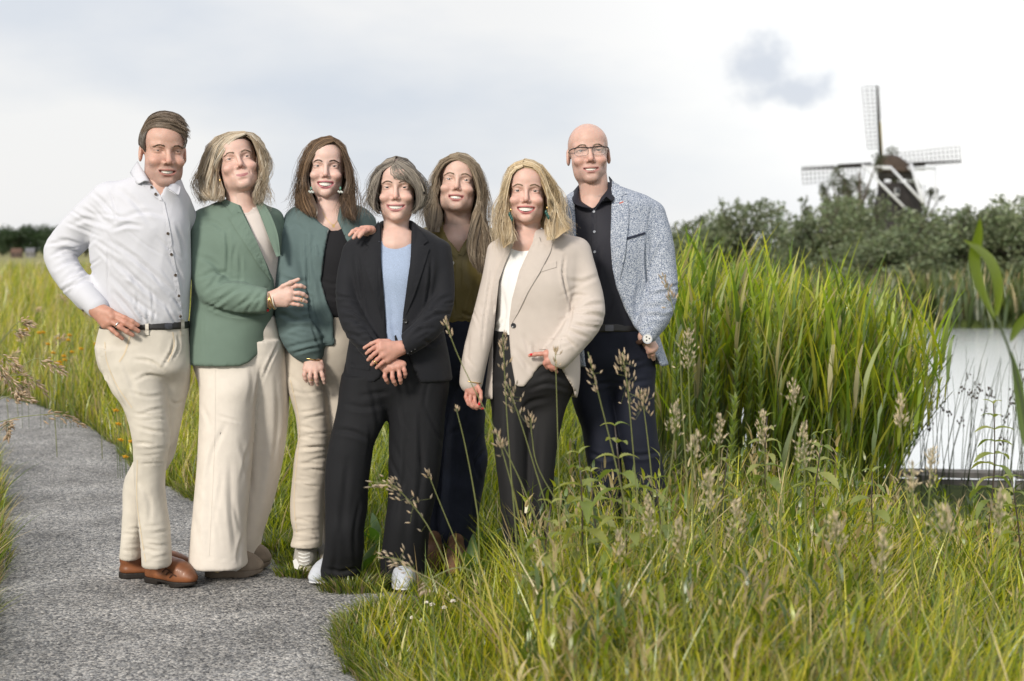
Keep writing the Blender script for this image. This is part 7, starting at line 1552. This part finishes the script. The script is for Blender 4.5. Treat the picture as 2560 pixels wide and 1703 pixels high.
V2, Q2, C2 = blades(np.stack([x, d_, z0], 1), ht*1.02, np.full(n, .006), r.random(n)*6.28, .05+.1*r.random(n), col*.7, col*.8, 3)
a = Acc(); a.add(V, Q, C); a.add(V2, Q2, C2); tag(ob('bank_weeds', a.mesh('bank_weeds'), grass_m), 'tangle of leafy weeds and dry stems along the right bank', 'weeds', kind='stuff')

# single plants: built once per kind, then copied
def leaf_blade(L, wd, seg=6, curl=.5, tooth=0, fold=.25):
    """one leaf along +X, drooping; returns V, Q"""
    t = np.linspace(0, 1, seg*(2 if tooth else 1)+1); w_ = wd*np.sin(np.pi*np.minimum(t*.93+.05, 1))**.8*(1-.25*t)
    if tooth: w_ = w_*np.where(np.arange(len(t)) % 2 == 1, 1.0, .78)
    x = L*t*(1-.12*curl*t); z = L*(.22*t-.55*curl*t**2)
    V = np.vstack([np.stack([x, -w_/2, z+fold*w_/2], 1), np.stack([x, 0*x, z], 1), np.stack([x, w_/2, z+fold*w_/2], 1)]); n = len(t); i = np.arange(n-1)
    Q = np.vstack([np.stack([i, i+1, n+i+1, n+i], 1), np.stack([n+i, n+i+1, 2*n+i+1, 2*n+i], 1)])
    return V, Q
def colmesh(name, V, Q, c): return mesh_np(name, V, Q, np.tile(np.array(c, float), (len(V), 1)))
_net = []
for i in range(3):
    V, Q = leaf_blade(1.0, .46, 8, curl=.75+.25*i, tooth=1, fold=.35)
    me = colmesh('leaf', V, Q, [(.30, .345, .08), (.38, .40, .11), (.22, .28, .06)][i]); me.materials.append(grass_m); _net.append(me)
def nettle(px, d, top_py, label, seed, tone=0):
    r = np.random.default_rng(seed); x = (px-CX)/F*d; z0 = float(ground_z(np.array(x), np.array(d))); ht = H-(top_py-HZ)/F*d-z0
    o = empty('nettle', (x, d, z0), label, 'nettle', 'nettles in front of the reeds')
    S = np.array([[x+.03*math.sin(t*3+seed), d, z0+ht*t] for t in np.linspace(0, 1, 9)]); st = Acc(); pipe_acc(st, S, np.linspace(.0045, .002, 9), 6, c=(.09, .06, .05)); ob('stem', st.mesh('stem'), grass_m, o)
    n = max(7, int(ht/.048)); f = 1-.92*(np.arange(n)/n)**.95
    for k in range(n):
        z = np.interp(f[k], np.linspace(0, 1, 9), S[:, 2]); xx = np.interp(f[k], np.linspace(0, 1, 9), S[:, 0]); L = (.045+.070*min(1, (1-f[k])*4))*(.85+.35*r.random())
        for q in (0, math.pi):
            c = bpy.data.objects.new('leaf', _net[r.integers(0, 3)]); COL.objects.link(c); c.location = (xx, d, z); c.rotation_euler = ((r.random()-.5)*.4, -.5+.5*min(1, (1-f[k])*4)+(r.random()-.5)*.3, q+(k % 2)*1.57+.4+(r.random()-.5)*.5); c.scale = (L, L, L); attach(c, o)
nl = [(1432, 4.35, 1135, 'nettle with pale drooping leaves in front of the beige blazer trousers'), (1545, 4.3, 1065, 'tall nettle in front of the tweed man\'s left trouser leg'), (1500, 4.6, 1180, 'short nettle between the two pairs of dark trousers'), (1932, 5.4, 1040, 'nettle with dark red stem below the centre of the reeds'), (2052, 5.2, 1085, 'bushy nettle right of the red stemmed nettle'),
      (1800, 5.3, 1120, 'low nettle left of the red stemmed nettle'), (2468, 5.6, 1010, 'nettle standing before the water at the right'), (2530, 4.8, 1195, 'nettle over the wooden edging at the right edge'), (1660, 4.5, 1200, 'nettle low beside the tweed man\'s right side'), (2200, 5.0, 1180, 'low nettle beneath the right end of the reeds'), (1380, 4.15, 1260, 'low nettle at the foot of the dark trousers')]
for i, (px, d_, tp, lb) in enumerate(nl): nettle(px, d_, tp, lb, 100+i)
# leafy herbs before the reeds
def herb(px, d, top_py, label, seed):
    r = np.random.default_rng(seed); x = (px-CX)/F*d; z0 = float(ground_z(np.array(x), np.array(d))); ht = H-(top_py-HZ)/F*d-z0
    o = empty('leafy_herb', (x, d, z0), label, 'herb', 'leafy herbs before the reeds'); ln = .08*(r.random()-.5)
    S = np.array([[x+ln*t**2, d, z0+ht*t] for t in np.linspace(0, 1, 8)]); st = Acc(); pipe_acc(st, S, np.linspace(.005, .002, 8), 5, c=(.13, .16, .06)); ob('stem', st.mesh('stem'), grass_m, o)
    n = int(ht/.011); f = .18+.82*(np.arange(n)+r.random(n))/n; P0 = np.stack([x+ln*f**2, 0*f+d, z0+ht*f], 1); az = np.arange(n)*2.4+r.random(n)*.5
    c = np.array([(.22, .285, .055), (.29, .335, .075), (.15, .21, .045)])[r.integers(0, 3, n)]*(.8+.4*r.random((n, 1)))*(.8+.5*f[:, None])
    V, Q, C = blades(P0, (.055+.04*r.random(n))*(1.1-.35*f), .013+.006*r.random(n), az, .45+.35*r.random(n), c*.9, c*1.1, 3, droop=.1)
    tag(ob('foliage', mesh_np('foliage', V, Q, C), grass_m, o), kind='stuff')
hl = [(1935, 7.4, 718, 'tallest leafy herb in front of the middle of the reeds'), (1868, 7.3, 745, 'leafy herb left of the tallest herb'), (1790, 7.1, 788, 'leafy herb with pale top to the right of the grey sleeve'), (1722, 7.0, 760, 'leafy herb beside the grey blazer sleeve'), (1690, 6.9, 860, 'lower leafy herb under the grey blazer hem'), (1755, 6.9, 930, 'low leafy herb in front of the pale topped herb'), (1830, 7.0, 880, 'mid height herb below the left part of the reeds'), (1905, 7.1, 850, 'mid height herb below the tallest herb'), (1820, 6.6, 1000, 'small herb low under the reeds'), (1985, 7.4, 800, 'leafy herb at the right of the tallest herb')]
for i, (px, d_, tp, lb) in enumerate(hl): herb(px, d_, tp, lb, 200+i)
# dry flowering grasses
def stalk(pts, d, head, label, group, seed, dense=34, spread=.018, col=(.56, .46, .34), stem=(.27, .29, .10), rad=.0026, size=.0085, plant=True):
    """pts: stem curve in photo pixels from root to tip; head: fraction of the stem that carries spikelets"""
    r = np.random.default_rng(seed); S = catmull([P(a, b, d) for a, b in pts], 16)
    if plant and S[0, 2] > .02: S = np.vstack([np.linspace([S[0, 0]+.02, S[0, 1]+.02, float(ground_z(S[0, 0], S[0, 1]))-.01], S[0], 5)[:-1], S])
    o = empty('grass_stalk', tuple(S[0]), label, 'grass stalk', group)
    a = Acc(); pipe_acc(a, S, np.linspace(rad, rad*.45, len(S)), 5, c=stem); ob('stem', a.mesh('stem'), grass_m, o)
    a = Acc(); cum = np.linspace(0, 1, len(S))
    for k in range(dense):
        f = 1-head*r.random(); p0 = np.array([np.interp(f, cum, S[:, j]) for j in range(3)]); tdir = np.array([np.interp(f, cum, np.gradient(S[:, j])) for j in range(3)]); tdir /= np.linalg.norm(tdir)
        off = r.normal(size=3)*spread*(.4+.6*min(1, (1-f)/head*2)); e = p0+off-np.array([0, 0, spread*.3]); dv = tdir+off/max(spread, 1e-4)*.35; dv /= np.linalg.norm(dv); L = size*(1.2+r.random())
        Vp, Qp, _t = pipe(np.array([p0, e]), [.0005, .0005], 3, close=False); a.add(Vp, Qp, stem); Vp, Qp, _t = pipe(np.array([e, e+dv*L*.5, e+dv*L*1.2]), [size*.10, size*.34, size*.04], 4, close=False); a.add(Vp, Qp, np.array(col)*(.7+.6*r.random()))
    ob('seed_head', a.mesh('seed_head'), grass_m, o)
g1, g2, g3 = 'dry grass stalks in front of the group', 'drooping grass stalks at the left edge', 'blurred grass heads over the right bank'
fs_ = [([(1150, 1500), (1110, 1400), (1060, 1300), (985, 1215), (935, 1205)], 4.2, .42, 'bent grass stalk with pale drooping panicle across the black trouser leg', 46, .020), ([(1185, 1480), (1150, 1380), (1105, 1270), (1068, 1178)], 4.3, .06, 'leaning grass stem with a brown tip over the dark jeans', 8, .004), ([(1195, 1290), (1180, 1200), (1160, 1100), (1140, 1020)], 4.2, .03, 'broken off green stem in front of the dark jeans', 4, .003),
       ([(1290, 1330), (1275, 1150), (1265, 1000), (1257, 835)], 4.2, .18, 'upright grass stalk over the beige blazer front', 26, .008), ([(1385, 1330), (1340, 1180), (1300, 1050), (1268, 960)], 4.25, .22, 'leaning grass stalk with a pale head below the beige blazer', 34, .016), ([(1360, 1350), (1300, 1200), (1230, 1060), (1150, 900), (1112, 800)], 4.15, .10, 'long leaning stem reaching up between blouse and beige sleeve', 12, .006), ([(1400, 1300), (1396, 1150), (1392, 1000), (1388, 872)], 4.3, .08, 'upright green stem under the hand with the red thumbnail', 10, .006),
       ([(1310, 1380), (1290, 1260), (1262, 1150), (1240, 1080)], 4.1, .2, 'short grass stalk with reddish head before the charcoal trousers', 22, .006), ([(1600, 1330), (1585, 1150), (1570, 980), (1556, 880)], 4.2, .30, 'fluffy grass head in front of the navy trousers', 48, .022), ([(1640, 1320), (1628, 1180), (1612, 1040), (1600, 975)], 4.25, .22, 'second fluffy grass head beside the navy trousers', 36, .018), ([(1560, 1250), (1530, 1120), (1500, 1000), (1470, 880)], 4.0, .22, 'blurred brown grass spike crossing the navy trousers', 20, .006),
       ([(1080, 1480), (1040, 1430), (1000, 1400), (955, 1392)], 4.2, .5, 'low grass panicle just above the right pale shoe', 30, .014), ([(1230, 1470), (1160, 1420), (1090, 1440), (1050, 1480)], 4.1, .15, 'arched pale grass blade above the brown boot', 10, .005), ([(1440, 1330), (1350, 1180), (1330, 1090), (1328, 1040)], 4.3, .15, 'grass stalk with small head between the charcoal trouser legs', 16, .008), ([(1720, 1250), (1705, 1000), (1695, 830), (1660, 690)], 4.3, .12, 'tall thin stalk crossing the grey blazer sleeve', 24, .008)]
for i, (pt, d_, hd_, lb, dn, sp2) in enumerate(fs_): stalk(pt, d_, hd_, lb, g1, 300+i, dn, sp2)
lf = [([(-60, 1010), (-20, 890), (20, 900), (48, 922)], 5.6), ([(-60, 1080), (0, 960), (60, 940), (120, 985)], 5.7), ([(-80, 1090), (-10, 1005), (40, 990), (80, 1000)], 5.5), ([(-80, 1100), (20, 970), (50, 960), (75, 990)], 5.6), ([(-80, 1120), (0, 1055), (140, 1036), (205, 1060)], 5.8), ([(-90, 1060), (-20, 900), (0, 920), (15, 945)], 5.5), ([(-60, 930), (30, 820), (60, 805), (80, 813)], 6.5), ([(-60, 940), (20, 835), (45, 828), (60, 832)], 6.5), ([(-40, 1000), (70, 905), (115, 905), (160, 930)], 6.0), ([(-80, 1200), (-20, 1100), (20, 1060), (20, 1090)], 5.2), ([(-70, 1010), (0, 940), (30, 960), (45, 990)], 5.5)]
lf.sort(key=lambda q: q[0][-1][1])
for i, (pt, d_) in enumerate(lf): stalk(pt, d_, .34, '%s drooping brown grass panicle from the top at the left edge' % ORD[i], g2, 340+i, 40, .010, col=(.56, .44, .31), size=.011)
rl_ = [(1690, 1010, 3.9), (1740, 1080, 3.7), (1800, 1040, 4.0), (1860, 1010, 4.0), (1905, 1030, 4.2), (1985, 960, 4.0), (2010, 1060, 3.8), (2160, 905, 4.0), (2250, 990, 3.8), (2330, 1120, 3.9), (2280, 1160, 3.6), (2420, 1130, 3.6), (2500, 1230, 3.4), (1770, 1180, 3.5), (1840, 1250, 3.4), (1960, 1230, 3.4), (2090, 1290, 3.3), (2210, 1330, 3.2), (2360, 1270, 3.3), (2460, 1400, 3.1), (1620, 1240, 3.7), (1700, 1300, 3.4), (1550, 1330, 3.6), (2540, 1100, 3.8), (1720, 830, 4.2)]
for i, (px, py, d_) in enumerate(sorted(rl_[::2]+rl_[1::4])):
    b_ = 40*math.sin(i*2.3); stalk([(px+b_, py+330), (px+.4*b_, py+180), (px+.1*b_, py+80), (px, py)], d_, .20+.12*math.sin(i*1.3)**2, '%s blurred pale grass head from the left over the right bank' % ORD[i], g3, 380+i, 46+int(30*math.sin(i*1.9)**2), .006+.006*math.sin(i*2.7)**2, col=(.68, .60, .46), size=.0055+.002*math.sin(i*3.1)**2)
mr = np.random.default_rng(9)
for i in range(26):
    px = 20+430*(i+.8*mr.random())/26; d_ = 8.5+6*mr.random(); py = 760+240*mr.random()-(d_-8.5)*14; stalk([(px-15, py+120), (px-8, py+60), (px, py+15), (px+25*(mr.random()-.3), py)], d_, .3, '%s pale seeding grass from the left in the meadow' % ORD[i], 'seeding grasses in the meadow', 420+i, 26, .014, col=(.60, .50, .34), size=.013)

# flowers
def flower(name, c, rad, nump, col, core, label, group, stem_to):
    o = empty(name, tuple(c), label, 'flower', group); a = Acc()
    for k in range(nump):
        t_ = k*6.283/nump; V, Q = sphere((0, 0, 0), (rad*.55, rad*.38, rad*.12), 6, 5); V = V+[rad*.5, 0, 0]; cs, sn = math.cos(t_), math.sin(t_); V = V@np.array([[cs, sn, 0], [-sn, cs, 0], [0, 0, 1]]); V = V@np.array(Matrix.Rotation(-.7, 3, 'X')).T; a.add(V+c, Q)
    ob('petals', a.mesh('petals'), col, o); V, Q = sphere(c+[0, -rad*.15, rad*.12], rad*.3, 6, 5); ob('flower_heart', mesh_np('flower_heart', V, Q), core, o)
    pipe_ob('stem', [np.array([c[0]+.01, c[1]+.01, stem_to]), (c+np.array([c[0]+.01, c[1], stem_to]))/2, c], .0015, mat('stem_green', (.10, .15, .04)), o, 4)
ym, yc = mat('yellow_petal', (.80, .42, .02), rough=.5), mat('orange_heart', (.60, .28, .02))
yf = [(98, 832), (108, 831), (147, 846), (171, 850), (174, 838), (160, 890), (141, 907), (150, 905), (153, 914), (162, 900), (133, 882), (68, 824), (203, 872), (52, 842), (120, 860), (180, 880), (290, 1026), (296, 1060), (302, 1100), (328, 1104), (314, 1142), (240, 860), (310, 1010)]
for i, (px, py) in enumerate(yf):
    d_ = 10.5 if py < 950 else 8.2; c = P(px, py, d_); flower('buttercup', c, .020, 5, ym, yc, '%s small yellow flower from the left in the meadow' % ORD[sorted(q for q in yf if q[1] < 950).index((px, py))] if py < 950 else '%s orange yellow flower from the top beside the beige jeans' % ORD[sorted((q[1], q[0]) for q in yf if q[1] >= 950).index((py, px))], 'yellow flowers in the meadow' if py < 950 else 'yellow flowers at the path edge', float(ground_z(c[0], c[1])))
wh = mat('clover_white', (.75, .70, .62), rough=.7)
for i, (px, py) in enumerate([(1066, 1508), (1080, 1512), (1133, 1504), (1032, 1545), (1056, 1552), (1110, 1520)]):
    d_ = 4.75; c = P(px, py, d_); o = empty('clover', tuple(c), '%s white clover head from the left beside the path' % ORD[[1, 2, 5, 0, 3, 4][i] if False else sorted([1066, 1080, 1133, 1032, 1056, 1110]).index(px)], 'flower', 'white clover flowers'); a = Acc(); r = np.random.default_rng(i)
    for k in range(46):
        v = r.normal(size=3); v /= np.linalg.norm(v); v[2] = abs(v[2])*.9-.15; pipe_acc(a, np.array([c+v*.004, c+v*.011]), [.0022, .0012], 4)
    ob('blossom', a.mesh('blossom'), wh, o); pipe_ob('stem', [np.array([c[0], c[1], float(ground_z(c[0], c[1]))]), c], .0014, mat('stem_green', (.10, .15, .04)), o, 4)
# broad dock leaves in the grass
for i, (px, py) in enumerate([(860, 1340), (945, 1330), (900, 1400), (1205, 1330), (1180, 1400)]):
    c = G(px, py+40); o = empty('broad_leaf_plant', (c[0], c[1], -.03), ['dock plant with broad leaves left between the black trouser legs', 'dock plant with broad leaves right between the black trouser legs', 'lowest dock plant between the black trouser legs', 'dock plant with broad leaves right of the dark jeans', 'lower dock plant by the hem of the dark jeans'][i], 'dock', 'dock plants in the verge'); r = np.random.default_rng(600+i)
    for k in range(5):
        V, Q = leaf_blade(.16+.06*r.random(), .055, 6, curl=.5, fold=.3); R_ = np.array(Matrix.Rotation(k*1.26+r.random(), 3, 'Z') @ Matrix.Rotation(-.75-.3*r.random(), 3, 'Y')); ob('leaf', colmesh('leaf', V@R_.T+np.array([c[0], c[1], -.02]), Q, np.array((.09, .17, .03))*(.8+.4*r.random())), grass_m, o)
# the big blurred reed close to the camera at the right
d_ = 3.0; o = empty('reed_plant', tuple(P(2560, 1500, d_)), 'large blurred reed close to the camera at the right edge', 'reed')
a = Acc(); S = catmull([P(2600, 1500, d_), P(2570, 1100, d_), P(2530, 900, d_), P(2490, 790, d_)], 14); pipe_acc(a, S, np.linspace(.004, .0025, 14), 6, c=(.12, .16, .07)); ob('stem', a.mesh('stem'), reed_m, o)
def bigleaf(pts, wmax, col):
    c = catmull([P(a_, b_, d_+dz) for a_, b_, dz in pts], 16); t_ = np.linspace(0, 1, 16); w_ = wmax*np.sin(np.pi*np.clip(t_*.97+.02, 0, 1))**.75*.5
    tn = np.gradient(c, axis=0); sd = np.stack([tn[:, 2], 0*t_, -tn[:, 0]], 1); sd /= np.linalg.norm(sd, axis=1, keepdims=True); sd[:, 1] = .35
    V = np.vstack([c-sd*w_[:, None], c+np.array([0, .004, 0]), c+sd*w_[:, None]]); i = np.arange(15); Q = np.vstack([np.stack([i, i+1, 16+i+1, 16+i], 1), np.stack([16+i, 16+i+1, 32+i+1, 32+i], 1)])
    ob('leaf', colmesh('leaf', V, Q, col), reed_m, o)
bigleaf([(2488, 800, 0), (2452, 720, .01), (2436, 650, .02), (2446, 590, .01), (2450, 545, 0)], .028, (.15, .205, .022))
bigleaf([(2488, 800, 0), (2497, 740, -.01), (2488, 680, -.015), (2462, 635, -.01), (2410, 600, 0)], .026, (.17, .225, .026)); bigleaf([(2525, 855, 0), (2550, 810, 0), (2600, 760, 0)], .022, (.14, .19, .03)); bigleaf([(2528, 880, 0), (2545, 960, 0), (2555, 1050, 0), (2560, 1120, 0)], .020, (.10, .15, .03))
# wooden edging of the bank
o = empty('wooden_edging', tuple(P(2380, 1215, 10.3)), 'weathered plank edging with posts along the near bank of the pond', 'edging')
wd = mat('weathered_wood', (.20, .185, .17), rough=.9, vary=.35, vscale=8, bump=.6, bscale=40)
for k, (z_, th) in enumerate(((-.275, .04), (-.38, .13))):
    for s_ in range(3):
        x0 = 2.2+s_*1.35; V, Q = box((x0+.67, 10.15-.16*s_-.02*k, z_), (1.33, .16 if k == 0 else .035, th), np.array(Matrix.Rotation(-.12, 3, 'Z'))); ob('plank', mesh_np('plank', V, Q, smooth=False), wd, o)
for x0 in (2.9, 4.05): V, Q = box((x0, 9.98-.12*(x0-2.5), -.46), (.12, .12, .42)); ob('post', mesh_np('post', V, Q, smooth=False), wd, o)
